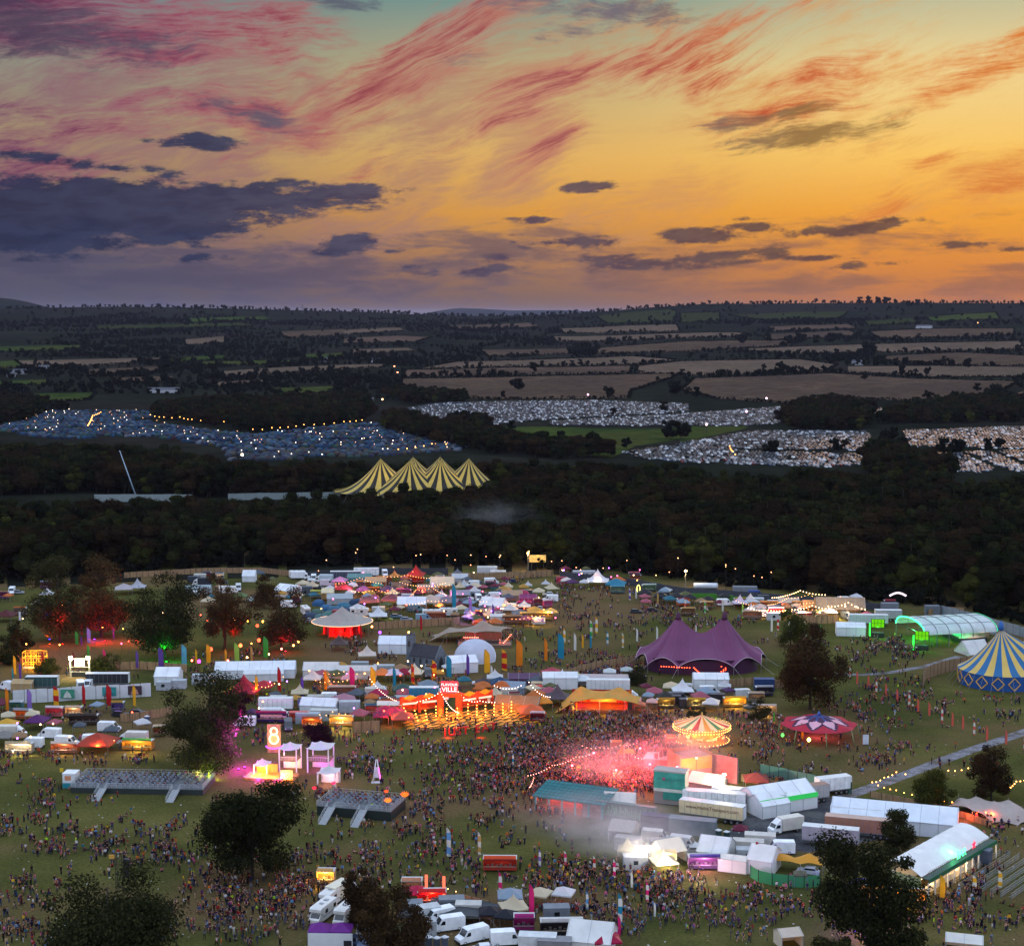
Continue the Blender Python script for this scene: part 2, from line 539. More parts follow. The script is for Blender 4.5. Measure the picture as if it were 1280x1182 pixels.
c0=wmix(mth('MULTIPLY',mrange(veil,-.1,.7),.8),c0,wmix(mrange(veil,.3,1.1),vcol,vcol2))
en=wnoise(1.0,9.0,.68,.15,wmap((0,0),3,(2.5,.8)))
dk=cover([(100,264,250,46,0,1.7),(300,248,200,26,0,1.3),(420,240,105,13,5,.95),(250,275,130,22,5,1.0),(200,298,130,13,0,.8),(40,285,220,34,0,1.3),(255,176,80,13,0,.95),(435,306,54,15,5,.9),(488,315,28,7,-6,.6),(742,233,48,8,5,.75),(668,275,40,6,0,.7),(640,294,22,4,0,.6),(890,297,72,15,0,.9),(945,285,42,8,0,.7),(935,273,22,5,0,.6),(1075,284,94,10,5,.85),(1110,277,40,11,-6,.7),(1208,305,54,6,0,.7),(1062,
331,28,9,5,.7),(1112,328,26,5,0,.6),(1265,312,24,6,5,.6),(720,304,90,13,0,.8),(905,320,115,12,5,.75),(820,328,100,10,0,.6),(110,206,150,9,-6,.5),(600,338,150,9,0,.45),(1020,322,44,5,0,.6),(730,322,130,8,0,.5),(530,330,90,10,0,.4),(150,322,160,8,0,.5)],PV)
dd=mth('ADD',mth('MULTIPLY_ADD',en.outputs['Fac'],3.0,-1.58),dk)
dmask=mth('MULTIPLY',mrange(dd,-.05,.42),mrange(dk,-.14,.12))
dn=wnoise(1.0,5.0,.6,.3,wmap((0,0),3,(1.6,.45)))
dcol2=wmix(mrange(dn.outputs['Fac'],.35,.7),dcol,wramp(a01,[(0,'1e2744'),(.3,'2a3050'),(.5,'4c3f54'),(.75,'583f40'),(1,'604438')]))
c0=wmix(mth('MULTIPLY',dmask,.94),c0,dcol2)
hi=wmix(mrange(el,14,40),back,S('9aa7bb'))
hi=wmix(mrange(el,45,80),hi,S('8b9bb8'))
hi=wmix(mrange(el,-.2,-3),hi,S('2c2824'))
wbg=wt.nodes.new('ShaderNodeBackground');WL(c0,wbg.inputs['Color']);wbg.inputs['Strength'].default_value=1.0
wbh=wt.nodes.new('ShaderNodeBackground');WL(hi,wbh.inputs['Color']);wbh.inputs['Strength'].default_value=3.2  # sky overhead and behind, out of view, brightened to light the ground
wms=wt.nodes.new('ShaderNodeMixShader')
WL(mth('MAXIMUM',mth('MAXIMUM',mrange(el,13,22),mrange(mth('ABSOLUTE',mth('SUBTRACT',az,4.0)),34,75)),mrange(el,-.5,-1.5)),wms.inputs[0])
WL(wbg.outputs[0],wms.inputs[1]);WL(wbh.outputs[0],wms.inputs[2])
SUN_EL,SUN_AZ=-5.0,16.0
sky=wt.nodes.new('ShaderNodeTexSky');sky.sky_type='NISHITA';sky.sun_disc=False
sky.sun_elevation=math.radians(SUN_EL);sky.sun_rotation=math.radians(SUN_AZ)
sky.altitude=100;sky.dust_density=2.0
wb2=wt.nodes.new('ShaderNodeBackground');WL(sky.outputs[0],wb2.inputs['Color']);wb2.inputs['Strength'].default_value=.05
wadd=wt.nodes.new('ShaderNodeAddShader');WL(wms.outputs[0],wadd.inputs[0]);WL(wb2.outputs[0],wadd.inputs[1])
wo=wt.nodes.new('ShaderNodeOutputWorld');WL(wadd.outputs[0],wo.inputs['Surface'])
W.cycles.sampling_method='MANUAL';W.cycles.sample_map_resolution=512
sd=bpy.data.lights.new('sun','SUN')
sd.energy=.12;sd.angle=math.radians(12);sd.color=(1.0,.55,.3)
sun=bpy.data.objects.new('sun',sd);COL.objects.link(sun)
sdir=Vector((math.sin(math.radians(SUN_AZ))*math.cos(math.radians(6)),math.cos(math.radians(SUN_AZ))*math.cos(math.radians(6)),math.sin(math.radians(6))))
sun.rotation_euler=sdir.to_track_quat('Z','Y').to_euler()
# ---------------------------------------------------------------- ground sheet
def ground_mesh():
 azs=[-180+6*i for i in range(24)]+[-36+.6*i for i in range(24)]+[-21.6+.3*i for i in range(145)]+[22.2+.6*i for i in range(24)]+[42+6*i for i in range(24)]
 azs=sorted(set(round(a,3)for a in azs if-180<=a<180))
 rad=[30,120,220,320,420,520,640,760,900,1100,1300,1500,1700,1900]+[1900+60*i for i in range(1,80)]+[6800+150*i for i in range(20)]+[10000,11500,13500,16000,18000]+[19000+600*i for i in range(22)]+[36000,60000]
 n=len(azs)
 v=[(0,0,0)];f=[]
 for r in rad:
  for a in azs:
   x,y=r*math.sin(math.radians(a)),r*math.cos(math.radians(a))
   v.append((x,y,hgt(x,y)-(0 if r<32000 else 60)))
 for i in range(n):
  f.append((0,1+(i+1)%n,1+i))
 for j in range(len(rad)-1):
  for i in range(n):
   k=(i+1)%n
   f.append((1+j*n+i,1+j*n+k,1+(j+1)*n+k,1+(j+1)*n+i))
 me=bpy.data.meshes.new('ground')
 me.from_pydata(v,[],f)
 me.polygons.foreach_set('use_smooth',[True]*len(f))
 me.update()
 me.materials.append(ground_mat('meadow',(S('383c1f'),S('494926'),S('5d5831')),.035,S('5f4e36'),.014,1.6))
 me.materials.append(ground_mat('farmland',(S('151813'),S('1c1f18'),S('26271f')),.004,S('24211d'),.0021,.03))
 far=[0 if math.hypot(*me.vertices[p.vertices[2]].co[:2])<760 else 1 for p in me.polygons]
 me.polygons.foreach_set('material_index',far)
 return me
setting('ground',ground_mesh(),None)
# ---------------------------------------------------------------- fields, laid on the rising ground
def drape(pts,lift,step=None):
 """a sheet inside an outline (ground x,y), following the terrain"""
 P=[Vector((p[0],p[1]))for p in pts]
 mb=MB()
 c=sum(P,Vector((0,0)))/len(P)
 n=10
 ring=[]
 for a,b in zip(P,P[1:]+P[:1]):
  k=max(2,int((b-a).length/90))
  k=min(k,14)
  ring+=[a+(b-a)*i/k for i in range(k)]
 m=len(ring)
 vs=[]
 for j in range(n+1):
  for p in ring:
   q=c+(p-c)*(j/n if j else.001)
   vs.append((q.x,q.y,hgt(q.x,q.y)+lift))
 fs=[]
 for j in range(n):
  for i in range(m):
   k=(i+1)%m
   fs.append((j*m+i,j*m+k,(j+1)*m+k,(j+1)*m+i))
 mb.add(vs,fs,0,True)
 a,b,d=Vector(vs[0]),Vector(vs[1]),Vector(vs[m])
 if(b-a).cross(d-a).z<0:
  mb.f=[q[::-1]for q in mb.f]
 return mb
STUB=[ground_mat('stubble',(S('42352c'),S('4d3f33'),S('58473a')),.012,S('443830'),.006,.06),ground_mat('stubble_pale',(S('4e4137'),S('5a4b3f'),S('655446')),.012,S('54483c'),.006,.06),ground_mat('pasture',(S('27331a'),S('323f1c'),S('3c481f')),.012,S('3a3c1e'),.006,.06),ground_mat('pasture_dark',(S('262c1a'),S('2e331d'),S('363a22')),.012,S('30301e'),.006,.06),ground_mat('plough',(S('4a3c34'),S('55443a'),
S('5e4c40')),.012,S('44382f'),.006,.06)]
FIELDS=[(0,[(502,474),(700,471),(793,469),(850,468),(838,474),(789,489),(786,499),(600,500),(520,494),(498,488)]),(0,[(868,474),(960,471),(1038,467),(1139,474),(1273,478),(1250,491),(1160,503),(1068,499),(994,505),(894,499),(850,490)]),(1,[(850,452),(1000,450),(1047,457),(1030,465),(860,470),(795,467),(797,458)]),(4,[(505,463),(640,460),(790,458),(788,467),(640,469),(505,471)]),(1,[(570,453),(700,
449),(790,446),(846,450),(792,456),(660,458),(520,462)]),(0,[(742,436),(860,427),(990,426),(990,432),(860,440),(745,443)]),(1,[(697,411),(770,408),(846,406),(850,414),(770,416),(705,417)]),(1,[(690,421),(850,417),(930,416),(930,421),(850,424),(695,427)]),(0,[(1085,415),(1180,411),(1268,411),(1268,419),(1180,422),(1100,424)]),(1,[(900,438),(1000,434),(1090,431),(1275,427),(1282,437),(1180,440),(1100,
441),(1000,443)]),(0,[(1098,446),(1200,441),(1284,445),(1284,458),(1190,457),(1110,452)]),(2,[(1155,397),(1200,393),(1245,391),(1250,399),(1200,401),(1165,402)]),(3,[(850,392),(900,391),(900,402),(850,404)]),(3,[(745,395),(790,390),(838,387),(846,390),(842,402),(760,405)]),(3,[(910,394),(1000,390),(1060,390),(1050,398),(960,401)]),(2,[(-10,434),(100,432),(102,438),(-10,441)]),(2,[(-10,453),(45,450),
(42,460),(-10,461)]),(1,[(20,452),(110,450),(200,448),(235,450),(150,456),(110,458),(30,460)]),(0,[(100,463),(200,459),(203,466),(110,469)]),(2,[(30,494),(120,492),(112,501),(44,504)]),(2,[(335,487),(420,484),(416,492),(350,495)]),(1,[(230,425),(282,421),(281,430),(232,432)]),(0,[(350,415),(430,412),(430,420),(355,423)]),(1,[(250,467),(340,461),(430,457),(480,456),(480,460),(340,468),(260,472)]),(2,
[(380,444),(430,442),(430,448),(382,449)]),(2,[(205,449),(280,445),(282,450),(210,454)]),(1,[(430,413),(500,410),(505,414),(430,419)]),(4,[(430,424),(500,420),(540,422),(520,428),(430,431)]),(1,[(440,438),(510,436),(520,440),(440,443)]),(0,[(600,438),(730,436),(735,442),(610,446)]),(2,[(230,399),(330,396),(340,400),(240,404)]),(0,[(140,474),(215,471),(216,477),(150,480)]),(2,[(250,453),(370,451),(370,
455),(255,458)]),(1,[(255,480),(330,476),(336,480),(260,485)]),(2,[(-10,478),(60,476),(60,482),(-10,484)]),(4,[(960,409),(1060,406),(1070,411),(965,415)]),(0,[(950,419),(1060,414),(1075,420),(960,426)]),(4,[(560,407),(660,404),(680,409),(565,412)]),(3,[(120,408),(300,404),(320,408),(120,413)]),(3,[(1080,402),(1140,398),(1145,404),(1085,408)]),(1,[(1060,459),(1180,459),(1280,460),(1284,472),(1160,472),
(1060,466)]),]
HEDGE_EDGES=[]
for i,(k,pts)in enumerate(FIELDS):
 gp=[T(*p)for p in pts]
 setting('field',drape(gp,.6+.02*i),STUB[k])
 HEDGE_EDGES.append((i,gp))
setting('park_meadow',drape([T(*p)for p in[(611,534),(680,533),(760,536),(862,536),(862,548),(795,557),(765,572),(735,569),(700,557),(640,549)]],.02),STUB[2])
setting('park_meadow',drape([T(*p)for p in[(850,533),(930,531),(934,535),(850,553)]],.024),STUB[2])
# ---------------------------------------------------------------- trees
def tree_parts(seed,h,w,leaf,n,bare=.22,lobes=14,flat=1.0,shell=0):
 """trunk with limbs, and a crown of many leaf clumps gathered in uneven lobes"""
 r=random.Random(seed)
 cz=h*(bare+(1-bare)*.5)
 rz=h*(1-bare)*.5
 L=[]
 for i in range(lobes):
  for _ in range(30):
   p=Vector((r.uniform(-1,1),r.uniform(-1,1),r.uniform(-1,1)))
   if.35<p.length<1:break
  g_=.86 if shell else r.uniform(.8,1.06)
  p=Vector((p.x*w/2*g_,p.y*w/2*g_,p.z*rz*g_*.97))
  p*=1-.28*max(0,-p.z/rz)
  q=(r.uniform(.28,.4)if shell else r.choice((.13,.17,.21,.27,.34)))*w*(1-.3*max(0,p.z/rz))
  L.append((p+Vector((0,0,cz)),q*.62,q*.5*flat))
 L.append((Vector((r.uniform(-.1,.1)*w,0,cz-rz*.05)),w*.2,rz*.5))
 if not shell:
  for i in range(5):
   a_=2*PI*(i+r.random()*.7)/5
   L.append((Vector((math.cos(a_)*w*.24,math.sin(a_)*w*.24,h*(max(bare,.05)+r.uniform(.1,.2)))),w*r.uniform(.11,.17),h*r.uniform(.07,.12)))
 t=MB()
 tr=max(.12,h*.022)
 bend=Vector((r.uniform(-.04,.04)*h,r.uniform(-.04,.04)*h,0))
 t.tube([(0,0,-.4),bend*.3+Vector((0,0,h*bare*.7)),bend+Vector((0,0,cz)),bend*1.3+Vector((0,0,cz+rz*.6))],tr,7,0,tr*.25)
 for c,a,b in L[:min(9,lobes)]:
  s=Vector((0,0,h*max(bare,.2)*r.uniform(.7,1.5)))
  m=s.lerp(c,.5)+Vector((0,0,-.03*h))
  t.tube([s,m,c],tr*.45,5,0,tr*.12)
 V,F=[],[]
 tot=sum(a*a for _,a,b in L)
 for c,a,b in L:
  k=int(n*a*a/tot)
  for _ in range(k):
   d=Vector((r.gauss(0,1),r.gauss(0,1),r.gauss(0,1))).normalized()
   rr=r.uniform(.86,1.04)if shell else r.choice((r.uniform(.3,1),r.uniform(.8,1.12),r.uniform(.9,1.3)))
   p=c+Vector((d.x*a*rr,d.y*a*rr,d.z*b*rr))
   p+=Vector((r.gauss(0,.12),r.gauss(0,.12),r.gauss(0,.1)))*a
   if shell:d.z=abs(d.z)if r.random()<.6 else d.z;p=c+Vector((d.x*a*rr,d.y*a*rr,d.z*b*rr*1.15))
   nrm=(d*(2.4 if shell else 1)+Vector((r.uniform(-.9,.9),r.uniform(-.9,.9),r.uniform(-.3,.9)))).normalized()
   u=nrm.orthogonal().normalized();w2=nrm.cross(u)
   th=r.uniform(0,PI)
   u,w2=u*math.cos(th)+w2*math.sin(th),w2*math.cos(th)-u*math.sin(th)
   s1,s2=leaf*r.uniform(.55,1.3)*.5,leaf*r.uniform(.4,.9)*.5
   o=len(V)
   V+=[p+u*s1,p+w2*s2+nrm*s2*.25,p-u*s1*.9,p-w2*s2-nrm*s2*.2]
   F.append((o,o+1,o+2,o+3))
 if shell:  # closed hull inside each lobe, added so crowns shade themselves
  for c,a,b in L:
   o=len(V)
   for j in range(1,5):
    for i in range(8):
     t1,t2=PI*j/5,2*PI*(i+j*.5)/8
     V.append(c+Vector((a*math.sin(t1)*math.cos(t2),a*math.sin(t1)*math.sin(t2),b*1.1*math.cos(t1)))*r.uniform(.78,.94))
   F.append(tuple(o+i for i in range(8)))
   for j in range(3):
    for i in range(8):
     F.append((o+j*8+i,o+j*8+8+i,o+j*8+8+(i+1)%8,o+j*8+(i+1)%8))
 me=bpy.data.meshes.new('crown')
 me.from_pydata(V,[],F)
 me.update()
 return t,me
BARK=paint('2e2620',.9,.3,1.5)
LEAF_DARK=leaves('dark',S('12160c'),S('1c2011'),S('30321b'))
LEAF_RUST=leaves('rust',S('1a150e'),S('261e13'),S('362a19'))
LEAF_OLIVE=leaves('olive',S('20240f'),S('313517'),S('484a20'))
LEAF_RED=leaves('copper',S('190f16'),S('28161f'),S('3a202a'))
LEAF_FAR=leaves('far',S('101410'),S('181b14'),S('222319'))
def wood_mesh(seed,h,w,n,leaf,lm):
 """one whole woodland tree, trunk and crown in one mesh (too far off to show its parts)"""
 t,me=tree_parts(seed,h,w,leaf,n,.0,10,.95,shell=1)
 k=len(me.vertices)
 V=[tuple(v.co)for v in me.vertices]+[tuple(p)for p in t.v]
 F=[tuple(p.vertices)for p in me.polygons]+[tuple(i+k for i in f)for f in t.f]
 M=[0]*len(me.polygons)+[1]*len(t.f)
 bpy.data.meshes.remove(me)
 o=bpy.data.meshes.new('woodland_tree')
 o.from_pydata(V,[],F)
 o.polygons.foreach_set('material_index',M)
 o.materials.append(lm);o.materials.append(BARK)
 o.update()
 return o
WOOD=[wood_mesh(100+i,(18,20,16,21,17,19)[i],(17,20,14,18,20,13)[i],1000,.95,(LEAF_DARK,LEAF_RUST,LEAF_OLIVE,LEAF_DARK,LEAF_RUST,LEAF_DARK)[i])for i in range(6)]
FARW=[wood_mesh(200+i,(12,14,10,15)[i],(10,12,11,9)[i],230,1.7,LEAF_FAR)for i in range(4)]
WOOD_LOOK=('dark green','rust brown','olive green','tall dark green','broad rust brown','narrow dark green')
def inside(poly,x,y):
 c=False
 for(x0,y0),(x1,y1)in zip(poly,poly[1:]+poly[:1]):
  if(y0>y)!=(y1>y)and x<(x1-x0)*(y-y0)/(y1-y0)+x0:
   c=not c
 return c
def fill(poly_px,gap,seed,jit=.45):
 """points gap metres apart inside an outline given by photo points on the ground"""
 r=random.Random(seed)
 P=[tuple(T(*p)[:2])for p in poly_px]
 x0,x1=min(p[0]for p in P),max(p[0]for p in P)
 y0,y1=min(p[1]for p in P),max(p[1]for p in P)
 out=[]
 y,row=y0,0
 while y<y1:
  x=x0+(row%2)*gap/2
  while x<x1:
   px,py=x+r.uniform(-jit,jit)*gap,y+r.uniform(-jit,jit)*gap
   if inside(P,px,py):out.append((px,py))
   x+=gap
  y+=gap*.87;row+=1
 return out
WOODS=[(10.6,[(-40,731),(150,716),(300,707),(420,706),(520,705),(640,708),(640,640),(600,642),(520,648),(430,660),(430,660),(280,660),(120,662),(-40,664)]),(11.2,[(640,708),(720,712),(800,716),(900,730),(1000,738),(1100,750),(1200,760),(1320,785),(1320,634),(1180,628),(1000,622),(800,612),(740,606),(640,612),(640,640)]),(9.5,[(-40,579),(130,584),(200,589),(280,609),(430,611),(640,607),(640,613),(440,
619),(280,624),(120,616),(-40,621)]),(10,[(-40,534),(30,528),(60,514),(50,506),(-40,503)]),(11,[(190,521),(320,541),(380,536),(450,528),(470,516),(455,502),(330,505),(200,510)]),(11,[(470,531),(500,545),(600,566),(700,575),(780,572),(730,562),(620,552),(560,538),(500,524)]),(10,[(975,530),(1000,538),(1085,537),(1090,514),(1040,505),(1000,510)]),(11,[(1095,530),(1285,528),(1285,503),(1190,505),(1130,
514),(1110,518)]),(9,[(1085,566),(1120,572),(1165,585),(1200,596),(1130,610),(1080,596)]),(12,[(560,531),(600,530),(618,537),(600,540),(570,538)]),(12,[(480,494),(510,506),(590,503),(560,498),(500,490)]),]
_r=random.Random(5)
wpts=[]
for i,(gap,poly)in enumerate(WOODS):
 for x,y in fill(poly,gap,40+i):
  wpts.append((math.hypot(x,y),x,y,_r.randrange(6),_r.uniform(.7,1.15)*(1 if i<3 else.8),_r.uniform(0,360)))
for k in range(560):
 px0,py0=_r.uniform(-30,1310),HOR+8+92*_r.random()**1.25
 a=T(px0,py0)
 if any(inside([tuple(p[:2])for p in gp],a.x,a.y)for _,gp in HEDGE_EDGES):continue
 ln,d=_r.uniform(60,420),_r.choice((0,0,0,1.2,-1.0,.3,-.3))+_r.uniform(-.1,.1)
 for j in range(int(ln/_r.choice((9,12,16)))):
  t=(j+_r.uniform(-.4,.4))*13
  x,y=a.x+t*math.cos(d),a.y+t*math.sin(d)
  if any(inside([tuple(p[:2])for p in gp],x,y)for _,gp in HEDGE_EDGES):continue
  wpts.append((math.hypot(x,y),x,y,6+_r.randrange(4),_r.uniform(.45,1.1),_r.uniform(0,360)))
for k in range(900):
 azd=_r.uniform(-19,19)
 D=_r.gauss(5950,60)
 if _r.random()<.35:D=_r.uniform(4300,5900)
 x,y=D*math.sin(math.radians(azd)),D*math.cos(math.radians(azd))
 wpts.append((D,x,y,6+_r.randrange(4),_r.uniform(.5,1.25),_r.uniform(0,360)))
for line,jy in(([(-30,735),(150,720),(300,712),(420,711),(520,709),(640,712),(720,717),(800,721),(900,735),(1000,744),(1100,756),(1200,767),(1310,792)],7),):
 for a,b in zip(line,line[1:]):
  for k in range(int((b[0]-a[0])/5)):
   t=_r.random();q=G(a[0]+(b[0]-a[0])*t,a[1]+(b[1]-a[1])*t-3-_r.random()*5)
   wpts.append((q.length,q.x,q.y,6+_r.randrange(4),_r.uniform(.25,.55),_r.uniform(0,360)))
wpts.sort()
shown=[p for p in wpts if 0<proj((p[1],p[2],10))[0]<1280 and p[3]<6]
ind=set(id(p)for p in shown[:290])
for p in wpts:
 if id(p)in ind:
  o=bpy.data.objects.new('woodland_tree',WOOD[p[3]])
  o.location=(p[1],p[2],-.2);o.scale=(p[4],)*3;o.rotation_euler=(0,0,math.radians(p[5]))
  link(o)
  tag(o,WOOD_LOOK[p[3]]+' wood tree','tree','trees along the front edge of the wood',True)
def scatter(name,pts,protos):
 """one mass of far trees: points that carry copies of the tree meshes"""
 me=bpy.data.meshes.new(name)
 me.from_pydata([(p[1],p[2],hgt(p[1],p[2])-.3)for p in pts],[],[])
 for nm,typ,vals in(('pick','INT',[p[3]for p in pts]),('size','FLOAT',[p[4]for p in pts]),('turn','FLOAT',[math.radians(p[5])for p in pts])):
  me.attributes.new(nm,typ,'POINT').data.foreach_set('value',vals)
 o=bpy.data.objects.new(name,me)
 link(o);o['kind']='stuff'
 ng=bpy.data.node_groups.new(name,'GeometryNodeTree')
 ng.interface.new_socket('Geometry',in_out='INPUT',socket_type='NodeSocketGeometry')
 ng.interface.new_socket('Geometry',in_out='OUTPUT',socket_type='NodeSocketGeometry')
 nd,lk=ng.nodes,ng.links.new
 gi,go=nd.new('NodeGroupInput'),nd.new('NodeGroupOutput')
 join=nd.new('GeometryNodeJoinGeometry')
 def attr(a,t):
  n=nd.new('GeometryNodeInputNamedAttribute');n.data_type=t;n.inputs['Name'].default_value=a
  return n.outputs['Attribute']
 cx=nd.new('ShaderNodeCombineXYZ');lk(attr('turn','FLOAT'),cx.inputs[2])
 for i,src in protos:
  ip=nd.new('GeometryNodeInstanceOnPoints')
  oi=nd.new('GeometryNodeObjectInfo');oi.inputs['Object'].default_value=src
  oi.transform_space='ORIGINAL'
  cmp_=nd.new('FunctionNodeCompare');cmp_.data_type='INT';cmp_.operation='EQUAL'
  lk(attr('pick','INT'),cmp_.inputs['A']if 'A' in cmp_.inputs else cmp_.inputs[2])
  for s_ in cmp_.inputs:
   if s_.name=='B' and s_.type=='INT':s_.default_value=i
   if s_.name=='A' and s_.type=='INT' and not s_.is_linked:lk(attr('pick','INT'),s_)
  lk(gi.outputs[0],ip.inputs['Points']);lk(cmp_.outputs[0],ip.inputs['Selection'])
  lk(oi.outputs['Geometry'],ip.inputs['Instance']);lk(cx.outputs[0],ip.inputs['Rotation'])
  lk(attr('size','FLOAT'),ip.inputs['Scale'])
  lk(ip.outputs[0],join.inputs[0])
 lk(join.outputs[0],go.inputs[0])
 md=o.modifiers.new('scatter','NODES');md.node_group=ng
 return o
src={}
for i in range(6):
 src[i]=next(o for o in COL.objects if o.type=='MESH' and o.data is WOOD[i])
for i,(px,py)in enumerate(((725,456),(415,466),(505,466),(955,464))):
 a=T(px,py)
 o=bpy.data.objects.new('field_tree',FARW[i]);o.location=(a.x,a.y,a.z-.3);link(o)
 tag(o,'dark round field tree','tree','single trees standing in the fields',True)
 src[6+i]=o
rest=[p for p in wpts if id(p)not in ind]
scatter('woodland',rest,list(src.items()))
FT=[(647,488,18),(629,498,10),(760,497,16),(569,470,10),(600,469,10),(617,469,9),(668,467,17),(853,470,10),(905,470,9),(815,456,8),(822,478,9),(845,494,22),(870,497,16),(860,495,12),(976,468,20),(983,467,14),(990,468,12),(903,470,10),(1180,452,8),(1082,448,14),(1187,460,13),(1210,461,14),(1080,475,10),(1128,468,13),(1160,470,12),(1145,469,10),(1060,459,12),(767,520,14),(830,514,15),(838,549,28),(851,
549,26),(783,562,20),(724,556,16),(700,557,22),(676,549,10),(740,549,12),(714,556,10),(640,537,14),(962,566,20),(1044,565,20),(1056,562,18),(1160,505,20),(1190,503,18),(1240,498,22),(1260,503,18),(1222,490,12),(1275,485,10),(1112,565,34),(1124,570,30),(1235,563,18),(1250,560,16),(1180,568,24),(1195,566,22),(567,534,24),(578,535,26),(590,536,24),(602,538,22),(610,541,18),(540,532,16),(203,462,22),(270,
466,14),(338,461,14),(310,454,10),(400,450,14),(345,505,14),(450,431,10),(470,431,10),(497,432,9),(440,430,12),(720,447,20),(735,446,22),(745,445,18),(930,431,16),(960,428,14),(985,430,14),(1000,429,16),(1020,430,13),(1038,428,15),(1085,447,22),(1100,455,8),(536,497,14),(520,499,16),(505,500,14),(560,501,12),(575,502,12),(1275,440,10),(250,480,9),(160,470,9),(60,473,9),(100,487,10),(140,492,9),(30,
506,10),(1137,383,9),(1147,383,10),(1158,383,9),(1020,380,9),(1075,380,10),(1085,380,11),(1097,380,10),(1108,380,11),(748,392,9),(720,393,7),(245,386,6),(230,385,6),(210,385,6),(197,384,6),(670,397,6),(690,396,6),(850,381,7)]
for px,py,hp in FT:
 a=T(px,py)
 D=a.length
 i=_r.randrange(4)
 hm=hp*D/FOC
 o=bpy.data.objects.new('field_tree',FARW[i])
 o.location=(a.x,a.y,a.z-.3);s_=hm/(12,14,10,15)[i];o.scale=(s_*_r.uniform(.9,1.2),s_,s_);o.rotation_euler=(0,0,_r.uniform(0,6))
 link(o)
 tag(o,'dark %s field tree'%('large' if hp>19 else 'medium sized' if hp>12 else 'small'),'tree','single trees standing in the fields',True)
HEDGE_LEAF=LEAF_FAR
def hedge(line,h,seed):
 r=random.Random(seed)
 V,F=[],[]
 for a,b in zip(line,line[1:]):
  L=(b-a).length
  for k in range(int(L/1.6)):
   p=a.lerp(b,r.random())
   z=hgt(p.x,p.y)
   hh=h*(.75+.5*mnoise.noise(Vector((p.x/14,p.y/14,seed))))
   for q in range(2):
    c=Vector((p.x+r.gauss(0,1),p.y+r.gauss(0,1),z+hh*r.random()**.7))
    n=Vector((r.uniform(-1,1),r.uniform(-1,1),r.uniform(-.2,1))).normalized()
    u=n.orthogonal().normalized()*r.uniform(.9,1.9);w=n.cross(u)
    o=len(V)
    V+=[c+u,c+w,c-u,c-w]
    F.append((o,o+1,o+2,o+3))
 me=bpy.data.meshes.new('field_hedge')
 me.from_pydata(V,[],F);me.materials.append(HEDGE_LEAF);me.update()
 return me
for i,gp in HEDGE_EDGES:
 far=max(range(len(gp)),key=lambda k:gp[k].y)
 pr=[proj(p)for p in gp]
 l,r_=min(range(len(gp)),key=lambda k:pr[k][0]),max(range(len(gp)),key=lambda k:pr[k][0])
 n=len(gp)
 w1=[gp[(l+k)%n]for k in range((r_-l)%n+1)]
 w2=[gp[(l-k)%n]for k in range((l-r_)%n+1)]
 near=w1 if sum(p.y for p in w1)/len(w1)<sum(p.y for p in w2)/len(w2)else w2
 farl=w2 if near is w1 else w1
 for j,line in enumerate((near,farl)if i<14 else(near,)):
  o=setting('field_hedge',hedge(line,4.2 if j==0 else 3.4,i*2+j),HEDGE_LEAF)
  o['kind']='thing'
  tag(o,'dark %s hedge of a %s field'%('near' if j==0 else 'far',('brown','pale','green','dark green','ploughed')[FIELDS[i][0]]),'hedge','hedgerows between the fields',True,gp[0])
  # ---------------------------------------------------------------- kinds of things
OBST=[]
def foot(p,w,d,rz=0):OBST.append((p.x,p.y,w/2,d/2,math.radians(rz)))
PROTO={}
WHITE,OFFW,CREAM='e6eaec','d0d4d6','d6ceb8'
TYRE,RIM,STEEL,DARK=paint('141414',.8),paint('8a8c90',.35,.1,2,.7),paint('8b8e92',.4,.15,1,.6),paint('1d1e22',.6)
GLASS=glass()
LAMPW=glow('fff0d0',14.0)
def wheel(parent,x,y,r=.34,w=.24):
 if 'wheel' not in PROTO:
  m=MB().at(rx=90);m.lathe([(.6,-.5),(.95,-.5),(1,-.35),(1,.35),(.95,.5),(.6,.5)],14,0,True,False)
  q=MB().at(rx=90);q.lathe([(.05,-.42),(.3,-.46),(.62,-.4),(.62,.4),(.3,.46),(.05,.42)],10)
  PROTO['wheel']=(m.mesh('wheel',[TYRE]),q.mesh('rim',[RIM]))
 o=ob('wheel',PROTO['wheel'][0],None,parent,(x,y,r));o.scale=(r,w,r)
 ob('rim',PROTO['wheel'][1],None,o)
def slant(mb,a,b,y0,y1,off=.012,m=0):
 """thin pane lying on a slope from a=(x,z) to b=(x,z)"""
 dx,dz=b[0]-a[0],b[1]-a[1]
 l=math.hypot(dx,dz);nx,nz=dz/l*off,-dx/l*off
 if nz<0 and abs(nz)>abs(nx):nx,nz=-nx,-nz
 return mb.prism([(a[0]-nx,a[1]-nz),(b[0]-nx,b[1]-nz),(b[0]+nx,b[1]+nz),(a[0]+nx,a[1]+nz)],y0,y1,m)
def inst(key,build,px,py,rz,label,cat,group,z=0.0,scale=1.0,at=None,auto=True):
 """first use builds the thing, later uses copy it with all its parts"""
 p=at if at is not None else G(px,py)
 if key not in PROTO:
  root=thing(key.split('|')[0],'',cat)
  build(root)
  PROTO[key]=root
 else:
  root=clone(PROTO[key])
 for k in('label',):
  if k in root:del root[k]
 root.location=(p.x,p.y,p.z+z);root.rotation_euler=(0,0,math.radians(rz));root.scale=(scale,)*3
 tag(root,label,cat,group,auto)
 return root
def kid(root,name):
 return[k for k in KIDS.get(root.name,())if k.name.split('.')[0]==name]
def body_tint(root,names,m):
 for n in names:
  for k in kid(root,n):tint(k,m)
